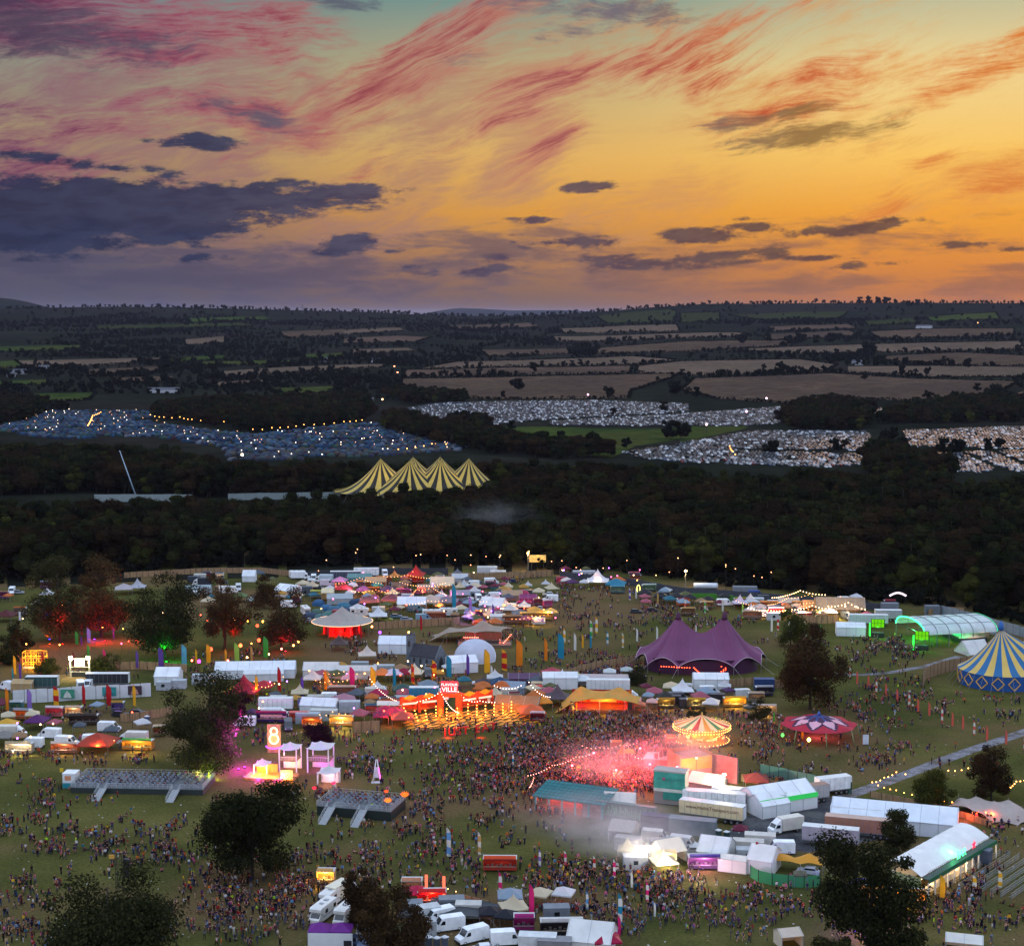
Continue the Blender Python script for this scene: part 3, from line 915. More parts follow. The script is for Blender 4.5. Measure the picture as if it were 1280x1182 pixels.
def van(px,py,rz=0,c=WHITE,label='white panel van',high=True):
 def build(r):
  L=5.7;h=2.55
  ob('body',MB().prism([(-L/2,.35),(L/2-.05,.35),(L/2,.7),(L/2-.1,1.08),(L/2-.85,1.4),(L/2-1.55,h-.12),(L/2-2,h),(-L/2+.12,h),(-L/2,h-.2)],-.98,.98),paint(WHITE,.35),r)
  ob('windscreen',slant(MB(),(L/2-.87,1.42),(L/2-1.5,h-.2),-.86,.86),GLASS,r)
  for s in(-1,1):
   ob('side_window',MB().prism([(L/2-2.1,1.4),(L/2-1.2,1.4),(L/2-1.6,2.05),(L/2-2.1,2.05)],s*.985-.008,s*.985+.008),GLASS,r)
   ob('headlight',MB().box(L/2-.12,L/2+.005,s*.75-.17,s*.75+.17,.78,1.0),paint('c8ccd0',.15),r)
   ob('tail_light',MB().box(-L/2-.01,-L/2+.03,s*.88-.06,s*.88+.06,.9,1.5),paint('7a1410',.3),r)
   for x in(L/2-1.0,-L/2+1.1):wheel(r,x,s*.86)
  ob('bumper',MB().box(L/2-.1,L/2+.08,-.95,.95,.32,.62).box(-L/2-.08,-L/2+.05,-.95,.95,.32,.6),DARK,r)
  ob('rear_door',MB().box(-L/2-.012,-L/2,-.02,.02,.6,2.3),DARK,r)
 o=inst('panel_van',build,px,py,rz,label,'van','vans parked among the stalls')
 if c!=WHITE:body_tint(o,['body'],paint(c,.35))
 foot(o.location,5.7,2,rz)
 return o
def box_truck(px,py,rz=0,c=WHITE,label='white box truck',cab=WHITE):
 def build(r):
  ob('cargo_box',MB().box(-3.9,1.35,-1.12,1.12,.75,3.25),paint(WHITE,.4,.3,.9),r)
  ob('cab',MB().prism([(1.45,.45),(3.55,.45),(3.55,1.25),(3.15,1.5),(2.65,2.3),(1.45,2.35)],-1,1),paint(WHITE,.35),r)
  ob('wind_deflector',MB().prism([(1.45,2.36),(2.5,2.32),(1.55,3.1),(1.45,3.1)],-.9,.9),paint(WHITE,.4),r)
  ob('windscreen',slant(MB(),(3.14,1.54),(2.7,2.22),-.88,.88),GLASS,r)
  ob('chassis',MB().box(-3.8,3.3,-.45,.45,.42,.74),DARK,r)
  for s in(-1,1):
   ob('side_window',MB().prism([(1.75,1.45),(2.85,1.45),(2.55,2.1),(1.75,2.1)],s*1.005-.008,s*1.005+.008),GLASS,r)
   ob('headlight',MB().box(3.5,3.57,s*.75-.16,s*.75+.16,.75,1.0),paint('c8ccd0',.15),r)
   for x in(2.5,-2.4):wheel(r,x,s*.9,.42,.28)
 o=inst('box_truck',build,px,py,rz,label,'truck','box trucks parked among the stalls')
 if c!=WHITE:body_tint(o,['cargo_box'],paint(c,.4))
 if cab!=WHITE:body_tint(o,['cab','wind_deflector'],paint(cab,.4))
 foot(o.location,7.6,2.3,rz)
 return o
def trailer(px,py,rz=0,c=WHITE,label='white articulated lorry trailer',end=None,L=13.4,roof=None):
 def build(r):
  ob('cargo_box',MB().box(-L/2,L/2,-1.25,1.25,1.15,3.95),paint(WHITE,.45,.3,.7),r)
  ob('roof',MB().box(-L/2-.01,L/2+.01,-1.26,1.26,3.952,4.0),paint('c9cccb',.5),r)
  ob('rear_frame',MB().box(L/2,L/2+.05,-1.25,-1.12,1.15,3.95).box(L/2,L/2+.05,1.12,1.25,1.15,3.95).box(L/2,L/2+.05,-1.12,1.12,3.8,3.95).box(L/2,L/2+.05,-.03,.03,1.2,3.8),STEEL,r)
  ob('rear_door',MB().box(L/2-.005,L/2+.02,-1.11,1.11,1.2,3.8),paint(OFFW,.45),r)
  ob('chassis',MB().box(-L/2+.2,L/2-.1,-.5,.5,.75,1.14),DARK,r)
  for s in(-1,1):
   for x in(L/2-1.2,L/2-2.5,L/2-3.8):wheel(r,x,s*1.0,.5,.32)
   ob('landing_leg',MB().box(-L/2+2.6,-L/2+2.75,s*.8-.07,s*.8+.07,0,1.1),DARK,r)
   m=MB().box(-L/2,L/2,s*1.26-.012,s*1.26+.012,1.1,1.3)
   for i in range(1,int(L/1.25)):m.box(-L/2+i*1.25-.03,-L/2+i*1.25+.03,s*1.258-.006,s*1.258+.006,1.32,3.85)
   ob('side_rail',m,STEEL,r)
 o=inst('lorry_trailer|%g'%L,build,px,py,rz,label,'trailer','lorry trailers parked in the yards')
 if c!=WHITE:body_tint(o,['cargo_box'],paint(c,.5))
 if end:body_tint(o,['rear_door'],paint(end,.5))
 if roof:body_tint(o,['roof'],paint(roof,.5))
 foot(o.location,L,2.6,rz)
 return o
def container(px,py,rz=0,c='9aa0a4',label='grey cabin',L=6.0,h=2.6,win=0,z=0.0,W=2.44,roof=None):
 def build(r):
  mb=MB().box(-L/2,L/2,-W/2,W/2,.12,h)
  for i in range(int(L/.5)):
   x=-L/2+.2+i*.5
   mb.box(x,x+.22,-W/2-.035,-W/2,.3,h-.15).box(x,x+.22,W/2,W/2+.035,.3,h-.15)
  ob('body',mb,paint(c,.55,.25,.8),r)
  ob('roof',MB().box(-L/2-.05,L/2+.05,-W/2-.05,W/2+.05,h+.003,h+.1),paint(roof or c,.6,.25),r)
  ob('skid',MB().box(-L/2+.1,-L/2+.4,-W/2+.02,W/2-.02,0,.117).box(L/2-.4,L/2-.1,-W/2+.02,W/2-.02,0,.117),DARK,r)
  for i in range(win):
   x=-L/2+L*(i+.5)/win
   f=ob('window',MB().box(x-.45,x+.45,-W/2-.06,-W/2-.036,1.1,1.9),GLASS,r)
  ob('door',MB().box(L/2+.002,L/2+.05,-.9,.9,.2,h-.15),paint(c,.5,.3,2),r)
 o=inst('site_cabin|%s%g%g%d%g'%(c,L,h,win,W),build,px,py,rz,label,'cabin','cabins and containers on the site',z)
 foot(o.location,L,W,rz)
 return o
CARC=['b8bcc0','30343a','6a7078','d4d6d8','20242c','7a1e1a','28405e','485058','94989c']
def car(px,py,rz=0,c='30343a',label='dark car',at=None,group='cars parked on the site'):
 def build(r):
  ob('body',MB().prism([(-2.1,.3),(2.1,.3),(2.15,.62),(1.95,.85),(1.1,.95),(-1.95,.98),(-2.12,.8)],-.86,.86),paint('30343a',.3),r)
  ob('roof',MB().prism([(-1.9,.97),(1.05,.95),(.35,1.43),(-1.3,1.45)],-.74,.74),paint('30343a',.3),r)
  w=MB();slant(w,(1.0,.99),(.4,1.39),-.66,.66)
  ob('windscreen',w,GLASS,r)
  w=MB();slant(w,(-1.86,1.0),(-1.34,1.41),-.66,.66)
  ob('rear_window',w,GLASS,r)
  for s in(-1,1):
   ob('side_window',MB().prism([(-1.6,1.02),(.8,1.0),(.3,1.37),(-1.25,1.38)],s*.745-.006,s*.745+.006),GLASS,r)
   ob('headlight',MB().box(2.0,2.13,s*.62-.16,s*.62+.16,.62,.78),paint('c8ccd0',.15),r)
   for x in(1.3,-1.3):wheel(r,x,s*.76,.31,.2)
 o=inst('parked_car',build,px,py,rz,label,'car',group,at=at)
 if c!='30343a':body_tint(o,['body','roof'],paint(c,.3))
 foot(o.location,4.3,1.8,rz)
 return o
def motorhome(px,py,rz=0,label='white motorhome'):
 def build(r):
  ob('body',MB().prism([(-3.3,.5),(2.2,.5),(2.2,1.9),(3.0,2.2),(3.0,2.75),(2.6,2.95),(-3.3,2.95)],-1.12,1.12),paint('d8d6d0',.4),r)
  ob('cab',MB().prism([(2.21,.45),(3.7,.45),(3.7,1.1),(3.3,1.25),(2.7,1.95),(2.21,1.88)],-.98,.98),paint('d8d6d0',.4),r)
  ob('windscreen',slant(MB(),(3.28,1.29),(2.76,1.9),-.85,.85),GLASS,r)
  ob('stripe',MB().box(-3.2,2.1,-1.13,-1.122,1.2,1.32).box(-3.2,2.1,1.122,1.13,1.2,1.32),paint('3c5a78',.5),r)
  ob('roof_hatch',MB().box(-1.6,-.9,-.4,.4,2.955,3.1).box(.3,.9,-.35,.35,2.955,3.08),paint('90949a',.4),r)
  for s in(-1,1):
   for x in(-2.3,.8):ob('window',MB().box(x-.5,x+.5,s*1.128-.01,s*1.128+.01,1.6,2.3),GLASS,r)
   for x in(2.9,-1.8):wheel(r,x,s*.95,.36,.26)
  ob('door',MB().box(-1.1,-.45,-1.135,-1.122,.7,2.5),paint('c2c2be',.4),r)
 o=inst('motorhome',build,px,py,rz,label,'motorhome','motorhomes and caravans')
 foot(o.location,7,2.3,rz)
 return o
def gable_tent(px,py,w,d,eave,ridge,rz=0,c=WHITE,label='white marquee',open_front=False,along='x',bays=None,lamp=None,wall=None,ribs=True,name='marquee',auto=True,cat='marquee',trans=.15):
 """frame marquee: ridge along its width (x); front faces the camera side (-y)"""
 p=G(px,py)
 r=thing(name,label,cat,(p.x,p.y,0),rz,'white marquees and frame tents' if c in(WHITE,OFFW)else None,auto)
 cm=cloth(c,trans)
 wm=cloth(wall or c,trans)
 bays=bays or max(1,round(w/3.5))
 mb=MB()
 def roof(u,v,s):
  x=-w/2-.15+(w+.3)*u
  sag=.10*abs(math.sin(u*bays*PI))*math.sin(v*PI)
  return(x,s*(d/2+.2)*v,ridge+(eave-.08-ridge)*v-sag+.02)
 for s in(-1,1):
  mb.sheet((lambda u,v,s=s:roof(u,v,s))if s>0 else(lambda u,v,s=s:roof(1-u,v,s)),bays*4,4,0,True,.05)
 ob('roof',mb,cm,r)
 for s in(-1,1):
  ob('gable',MB().add([(s*w/2,-d/2,eave),(s*w/2,d/2,eave),(s*w/2,0,ridge),(s*(w/2-.05),-d/2,eave),(s*(w/2-.05),d/2,eave),(s*(w/2-.05),0,ridge)],[(0,1,2),(5,4,3),(0,3,4,1),(1,4,5,2),(2,5,3,0)]),wm,r)
  ob('end_wall',MB().box(s*w/2-.04,s*w/2+.0,-d/2,d/2,.03,eave-.01),wm,r)
 ob('back_wall',MB().box(-w/2,w/2,d/2-.05,d/2,.03,eave-.05),wm,r)
 if not open_front:
  ob('front_wall',MB().box(-w/2+.05,w/2-.05,-d/2,-d/2+.05,.03,eave-.05),wm,r)
 if ribs:
  f=MB()
  for i in range(bays+1):
   x=-w/2+w*i/bays
   f.box(x-.05,x+.05,-d/2-.06,-d/2+.06,0,eave-.12)
   for s in(-1,1):
    f.tube([(x,s*(d/2+.21),eave-.06),(x,0,ridge+.04)],.045,4)
  ob('frame',f,paint('a4a9ae',.5),r)
 if lamp:
  lc,pw=lamp
  ob('strip_lamp',MB().box(-w*.4,w*.4,-.08,.08,eave-.25,eave-.17),glow(lc,pw),r)
 foot(p,w,d,rz)
 return r
def peak_tent(px,py,size,rz=0,c=WHITE,label='white peaked tent',h=None,eave=2.3,lamp=None,walls=False,kind='peaked_tent',straight=False,auto=True):
 """square canopy drawn up to a point, on four legs, with a valance"""
 h=h or size*.38
 key='%s|%s%.1f%.1f%.1f%s%s'%(kind,c,size,h,eave,walls,lamp)
 def build(r):
  q=size/2
  def sk(u,v):
   a=u*4;k=int(a)%4;t=a-int(a)
   cs=[(-q,-q),(q,-q),(q,q),(-q,q)]
   x=cs[k][0]+(cs[(k+1)%4][0]-cs[k][0])*t
   y=cs[k][1]+(cs[(k+1)%4][1]-cs[k][1])*t
   g=v if straight else v**1.0
   zz=h*((1-v)if straight else(1-v)**1.9)
   return(x*max(v,.01),y*max(v,.01),eave+zz-(.08*math.sin(t*PI)*v))
  ob('canopy',MB().sheet(lambda u,v:sk(1-u,v),24,8,0,not straight,.03),cloth(c,.3),r)
  va=MB()
  for i,(x0,x1,y0,y1)in enumerate(((-q,q,-q-.02,-q+.01),(-q,q,q-.01,q+.02),(-q-.02,-q+.01,-q,q),(q-.01,q+.02,-q,q))):
   va.box(x0,x1,y0,y1,eave-.3,eave-.05)
  ob('valance',va,cloth(c,.3),r)
  for x in(-q+.06,q-.06):
   for y in(-q+.06,q-.06):
    ob('leg',MB().box(x-.04,x+.04,y-.04,y+.04,0,eave-.04),STEEL,r)
  if walls:
   ob('wall',MB().box(-q+.1,q-.1,q-.12,q-.06,.02,eave-.3).box(-q+.06,-q+.1,-q+.1,q-.1,.02,eave-.3).box(q-.1,q-.06,-q+.1,q-.1,.02,eave-.3),cloth(c,.3),r)
  if straight is False:
   ob('finial',MB().cyl(0,0,eave+h-.05,eave+h+.3,.06,.02,6),paint(c,.5),r)
  if lamp:
   ob('lamp',MB().box(-q*.6,q*.6,-.1,.1,eave-.25,eave-.15),glow(lamp[0],lamp[1]),r)
 o=inst(key,build,px,py,rz,label,'tent',None,auto=auto)
 o['group']='peaked and pop-up tents'
 foot(o.location,size,size,rz)
 return o
def gazebo(px,py,size=3.2,rz=0,c=WHITE,label=None,**k):
 return peak_tent(px,py,size,rz,c,label,h=k.pop('h',size*.28),kind='gazebo',straight=True,**k)
def stall(px,py,w=5.0,rz=0,c='b8a070',sign='d8b060',label='lit food stall',lamp=('ffc070',9.0),d=2.3,h=2.5,awn=None,words=None,auto=True):
 """catering trailer: open lit hatch to the front, raised flap, counter, sign on the roof edge"""
 key='food_stall|%s%s%.1f%s%s%s'%(c,sign,w,lamp,awn,words)
 def build(r):
  b=MB()
  b.box(-w/2,w/2,d/2-.08,d/2,.4,h).box(-w/2,-w/2+.08,-d/2,d/2-.081,.4,h).box(w/2-.08,w/2,-d/2,d/2-.081,.4,h)
  b.box(-w/2+.081,w/2-.081,-d/2,-d/2+.08,.4,1.15).box(-w/2+.081,w/2-.081,-d/2,-d/2+.08,h-.25,h).box(-w/2+.081,w/2-.081,-d/2+.081,d/2-.081,.36,.42)
  ob('body',b,paint(c,.45),r)
  ob('roof',MB().box(-w/2-.06,w/2+.06,-d/2-.06,d/2+.06,h+.003,h+.09),paint('b4b6b4',.5),r)
  ob('counter',MB().box(-w/2+.1,w/2-.1,-d/2-.4,-d/2-.003,1.08,1.15),STEEL,r)
  f=MB().at(0,-d/2-.003,h-.05,rx=-22)
  f.box(-w/2+.15,w/2-.15,-1.1,0,0,.06)
  ob('hatch_flap',f,paint(awn or c,.5),r)
  s=ob('sign',MB().box(-w/2+.1,w/2-.1,-d/2-.1,-d/2-.04,h+.1,h+.75),paint(sign,.5),r)
  ob('strip_lamp',MB().box(-w/2+.3,w/2-.3,-.1,.0,h-.2,h-.12),glow(lamp[0],lamp[1]),r)
  t=MB()
  for i in range(int(w/.9)):
   x=-w/2+.6+i*.85
   t.box(x,x+.5,-.1,.35,.425,1.0+.25*(i%2))
  ob('kitchen',t,STEEL,r)
  wheel(r,-.3,-d/2+.2);wheel(r,-.3,d/2-.2)
 o=inst(key,build,px,py,rz,label,'stall','food stalls and catering trailers',auto=auto)
 if words:
  text(words[0],o,(0,-d/2-.115,h+.22),min(.5,(w-.6)/max(1,len(words[0]))*1.5),paint(words[1],.5),'lettering')
 foot(o.location,w,d+1,rz)
 return o
def text(s,parent,loc,size,mat,name='lettering',rx=90,rz=0,depth=.02):
 cu=bpy.data.curves.new(name,'FONT')
 cu.body=s;cu.size=size;cu.align_x='CENTER';cu.extrude=depth
 tmp=bpy.data.objects.new(name,cu)
 COL.objects.link(tmp)
 dg=bpy.context.evaluated_depsgraph_get()
 me=bpy.data.meshes.new_from_object(tmp.evaluated_get(dg))
 bpy.data.objects.remove(tmp);bpy.data.curves.remove(cu)
 me.materials.clear();me.materials.append(mat)
 o=bpy.data.objects.new(name,me)
 o.location=loc;o.rotation_euler=(math.radians(rx),0,math.radians(rz))
 return link(o,parent)
FLAGC={'yellow':'d8a020','orange':'d07818','red':'a81820','dark red':'6a1c24','pink':'c82468','purple':'5c3a94','lilac':'8468b0','green':'3a9a3c','pale green':'88b84a','teal':'1c7c9a','light blue':'5a90c0','white':'c8ccc4','tan':'b09050','coral':'c85a4a','grey':'8a8e92'}
def flag(px,py,hpx,colour='yellow',colour2=None,wide=False,label=None,rz=0):
 """feather flag: bowed pole and sail; hpx = its height in photo pixels"""
 hm=max(3.0,hpx/ppm(py))
 key='feather_flag|%s'%wide
 def build(r):
  ww=.2 if wide else.12
  pts=[(0,0,0),(0,0,.5),(.005,0,.85),(.05,0,.97),(.12,0,1.0)]
  ob('pole',MB().tube(pts,.007,5,0,.003),paint('303236',.4),r)
  def sail(u,v):
   z=.16+.82*v
   prof=ww*(1-max(0,(v-.72)/.28)**2*.75)
   return(.008+prof*u,.02*math.sin(v*7+u*2),z-u*.05*(1-v))
  mb=MB().sheet(sail,3,12,0,True,.0,lambda u,v:0 if int(v*4+.5)%2==0 else 1)
  ob('banner',mb,[cloth('d8a020',.4),cloth('d8a020',.4)],r)
  ob('base',MB().cyl(0,0,0,.01,.06,.05,8),DARK,r)
 base=('%s and %s'%(colour,colour2))if colour2 else colour
 o=inst(key,build,px,py,rz,label or base+' feather flag','flag','feather flags',scale=hm)
 for k in kid(o,'banner'):
  tint(k,cloth(FLAGC[colour],.4),0);tint(k,cloth(FLAGC[colour2 or colour],.4),1)
 return o
BULB={}
def festoon(pts,sag=.6,gap=1.2,c='ffb060',power=16,r=.08,label='string of warm bulbs',name='string_lights',auto=True,where=None,bulb_px=None):
 """cable with bulbs hung between points given as (photo x, photo y of the foot, height m) or ground vectors"""
 P=[]
 for p in pts:
  if isinstance(p,Vector):P.append(p)
  else:
   g=G(p[0],p[1]);P.append(Vector((g.x,g.y,p[2])))
 o0=P[0]
 root=thing(name,label,'string lights',o0,0,'strings of bulbs',auto)
 cab=[]
 bulbs=[]
 for a,b in zip(P,P[1:]):
  n=max(2,int((b-a).length/gap))
  for i in range(n+1):
   t=i/n
   q=a.lerp(b,t)-Vector((0,0,sag*4*t*(1-t)))
   cab.append(q-o0)
   if i<n:bulbs.append(q-o0)
 ob('cable',MB().tube(cab,.02,3),DARK,root)
 key=(c,power,r)
 if key not in BULB:
  BULB[key]=MB().ball(0,0,-r*.9,r,6).mesh('bulb',[glow(c,power)])
 for q in bulbs[:100]:
  o=bpy.data.objects.new('bulb',BULB[key]);o.location=q
  link(o,root)
 return root
def lamp(loc,c,power,radius=.25,parent=None,spot=None):
 l=bpy.data.lights.new('lamp_light','POINT')
 l.color=S(c);l.energy=power*4.2;l.shadow_soft_size=radius
 o=bpy.data.objects.new('lamp_light',l)
 o.location=loc
 COL.objects.link(o)
 if parent is not None:o.parent=parent
 return o
def lantern_post(px,py,h,c,power=25,globe=.3,light=0,label='orange lantern on a pole',shape='ball'):
 key='lantern_post|%s%.1f%s%.1f'%(c,h,shape,globe)
 def build(r):
  ob('pole',MB().cyl(0,0,0,h,.06,.04,6),DARK,r)
  if shape=='lotus':
   m=MB()
   for i in range(9):
    a=2*PI*i/9
    for k,(rr,zz)in enumerate(((1.0,.75),(.7,1.1))):
     a2=a+k*.35
     x,y=math.cos(a2),math.sin(a2)
     m.add([(0,0,h),(x*rr*globe*.7-y*.28*globe,y*rr*globe*.7+x*.28*globe,h+zz*globe*.55),(x*rr*globe*1.25,y*rr*globe*1.25,h+zz*globe*1.2),(x*rr*globe*.7+y*.28*globe,y*rr*globe*.7-x*.28*globe,h+zz*globe*.55)],[(0,1,2,3)])
   ob('petals',m,glow(c,power),r)
  else:
   ob('globe',MB().ball(0,0,h+globe*.8,globe,10,0,1.1),glow(c,power),r)
 o=inst(key,build,px,py,0,label,'lantern','lanterns on poles')
 if light:lamp((0,0,h+1.0),c,light,.3,o)
 return o
def fence(pts,h,mat,label,name='fence',post=2.5,thick=.06,top=None,auto=True,postmat=None,z=0.0,cat='fence',rails=False):
 P=[p if isinstance(p,Vector)else G(*p)for p in pts]
 root=thing(name,label,cat,P[0],0,None,auto)
 mb=MB()
 posts=[]
 for a,b in zip(P,P[1:]):
  d=(b-a);n=max(1,round(d.length/post));u=d.normalized();w=Vector((-u.y,u.x,0))*thick/2
  for i in range(n):
   p,q=a.lerp(b,i/n)+u*.02-P[0],a.lerp(b,(i+1)/n)-u*.02-P[0]
   hh=h*(1+.02*((i*7)%3-1))
   if rails:
    for z_ in(.12,.58,hh):mb.tube([p+Vector((0,0,z_)),q+Vector((0,0,z_))],.025,4)
    for k_ in range(9):
     e_=p.lerp(q,(k_+.5)/9);mb.tube([e_+Vector((0,0,.12)),e_+Vector((0,0,hh))],.012,3)
    posts.append(a.lerp(b,i/n)-P[0])
    continue
   mb.add([p-w,q-w,q+w,p+w]+[v+Vector((0,0,hh))for v in(p-w,q-w,q+w,p+w)],[(3,2,1,0),(4,5,6,7),(0,1,5,4),(1,2,6,5),(2,3,7,6),(3,0,4,7)])
   posts.append(a.lerp(b,i/n)-P[0])
  L=d.length
  foot((a+b)/2,L,.6,math.degrees(math.atan2(d.y,d.x)))
 posts.append(P[-1]-P[0])
 ob('panel',mb,mat,root)
 pk=('post',h)
 if pk not in PROTO:PROTO[pk]=MB().box(-.07,.07,-.07,.07,0,h+.12).mesh('post',[postmat or DARK])
 for p in posts[:60]:
  o=bpy.data.objects.new('post',PROTO[pk]);o.location=p;link(o,root)
 return root
def stretch_tent(name,label,px,py,rz,edge,peaks,c,low=.0,trans=.3,legs=True,nu=36,cat='stretch tent',power=.9,lampc=None):
 """one tensioned cloth: edge = outline points (x,y,z), peaks = (x,y,z) pushed up by poles"""
 p=G(px,py)
 r=thing(name,label,cat,(p.x,p.y,0),rz)
 n=len(edge)
 cx,cyy=sum(e[0]for e in edge)/n,sum(e[1]for e in edge)/n
 def ez(k):
  return edge[k%n]
 def fn(u,v):
  a=u*n;k=int(a)%n;t=a-int(a)
  A,B=ez(k),ez(k+1)
  x=A[0]+(B[0]-A[0])*t;y=A[1]+(B[1]-A[1])*t;z=A[2]+(B[2]-A[2])*t
  pull=.10*math.sin(t*PI)*v
  x+=(cx-x)*pull;y+=(cyy-y)*pull;z+=.35*math.sin(t*PI)*v*power
  X,Y=cx+(x-cx)*v,cyy+(y-cyy)*v
  base=z*v**1.5
  w=0;zz=0
  num=den=0
  for qx,qy,qz in peaks:
   d=math.hypot(X-qx,Y-qy)
   k2=1/(d+.35)**2
   num+=qz*k2*.9;den+=k2
  for qx,qy,qz in edge:
   d=math.hypot(X-qx,Y-qy)
   k2=.9/(d+.3)**2
   num+=qz*k2;den+=k2
  zz=num/den
  m=v**6
  return(X,Y,zz*(1-m)+z*m)
 ob('canopy',MB().sheet(lambda u,v:fn(1-u,max(v,.01)),n*8,14,0,True,.04),cloth(c,trans),r)
 if legs:
  for qx,qy,qz in peaks:ob('pole',MB().cyl(qx,qy,0,qz*.92,.07,.05,6),STEEL,r)
  for qx,qy,qz in edge:
   if qz>.8:ob('pole',MB().tube([(qx,qy,0),(qx,qy,qz)],.05,5),STEEL,r)
   dx,dy=qx-cx,qy-cyy;l=math.hypot(dx,dy)
   if qz>.8:ob('guy_rope',MB().tube([(qx,qy,qz),(qx+dx/l*2.0,qy+dy/l*2.0,0)],.02,3),paint('b0b0a8',.7),r)
 return r
 # ---------------------------------------------------------------- one-off structures
def span(x1,y1,x2,y2,d=0.0):
 """front edge between two photo points on the ground -> centre (photo point), width, turn"""
 a,b=G(x1,y1),G(x2,y2)
 u=b-a;w=u.length;u.normalize()
 c=(a+b)/2+Vector((-u.y,u.x,0))*d/2
 px,py=proj(c)
 return px,py,w,math.degrees(math.atan2(u.y,u.x))
def road(name,pts,width,mat,z=.012):
 P=[Vector(G(*p))for p in pts]
 mb=MB();vs=[]
 for i,p in enumerate(P):
  d=(P[min(i+1,len(P)-1)]-P[max(i-1,0)]).normalized()
  n=Vector((-d.y,d.x,0))*width/2
  vs+=[p-n+Vector((0,0,z)),p+n+Vector((0,0,z))]
 mb.add(vs,[(2*i,2*i+2,2*i+3,2*i+1)for i in range(len(P)-1)])
 if(vs[2]-vs[0]).cross(vs[1]-vs[0]).z<0:mb.f=[q[::-1]for q in mb.f]
 return setting(name,mb,mat)
GRAVEL=ground_mat('gravel',(S('625f62'),S('757377'),S('868488')),.5,S('5c5650'),.2,2)
TARMAC=ground_mat('tarmac',(S('3a3a3e'),S('46464a'),S('525256')),.2,S('585858'),.1,2)
BARE=ground_mat('bare_earth',(S('5a4c38'),S('665640'),S('705e46')),.1,S('54482f'),.05,1.5)
road('path',[(1000,1015),(1060,994),(1100,980),(1145,963),(1200,942),(1250,925),(1330,898)],3.6,GRAVEL)
road('path',[(1035,842),(1080,843),(1115,840),(1160,832),(1200,820)],2.8,GRAVEL,.014)
def yard(name,pts,mat,z):
 mb=MB();P=[G(*p)for p in pts]
 mb.add([(p.x,p.y,z)for p in P],[tuple(range(len(P)))])
 if(P[1]-P[0]).cross(P[2]-P[1]).z<0:mb.f=[q[::-1]for q in mb.f]
 setting(name,mb,mat)
yard('service_yard',[(900,1050),(1010,1065),(1120,1045),(1060,995),(1000,1000),(930,1020)],TARMAC,.02)
for pts,z in(([(560,960),(700,985),(830,1000),(840,960),(800,905),(700,895),(620,910)],.006),([(370,862),(560,862),(700,850),(690,835),(540,838),(380,846)],.007),([(620,830),(720,815),(780,745),(700,735),(640,770)],.005),([(1040,830),(1100,850),(1160,820),(1100,800),(1050,800)],.006),([(700,1100),(820,1110),(900,1090),(830,1055),(740,1060)],.006),([(1120,1120),(1220,1110),(1290,1080),(1290,1130),(1180,
1150)],.006)):
 pass
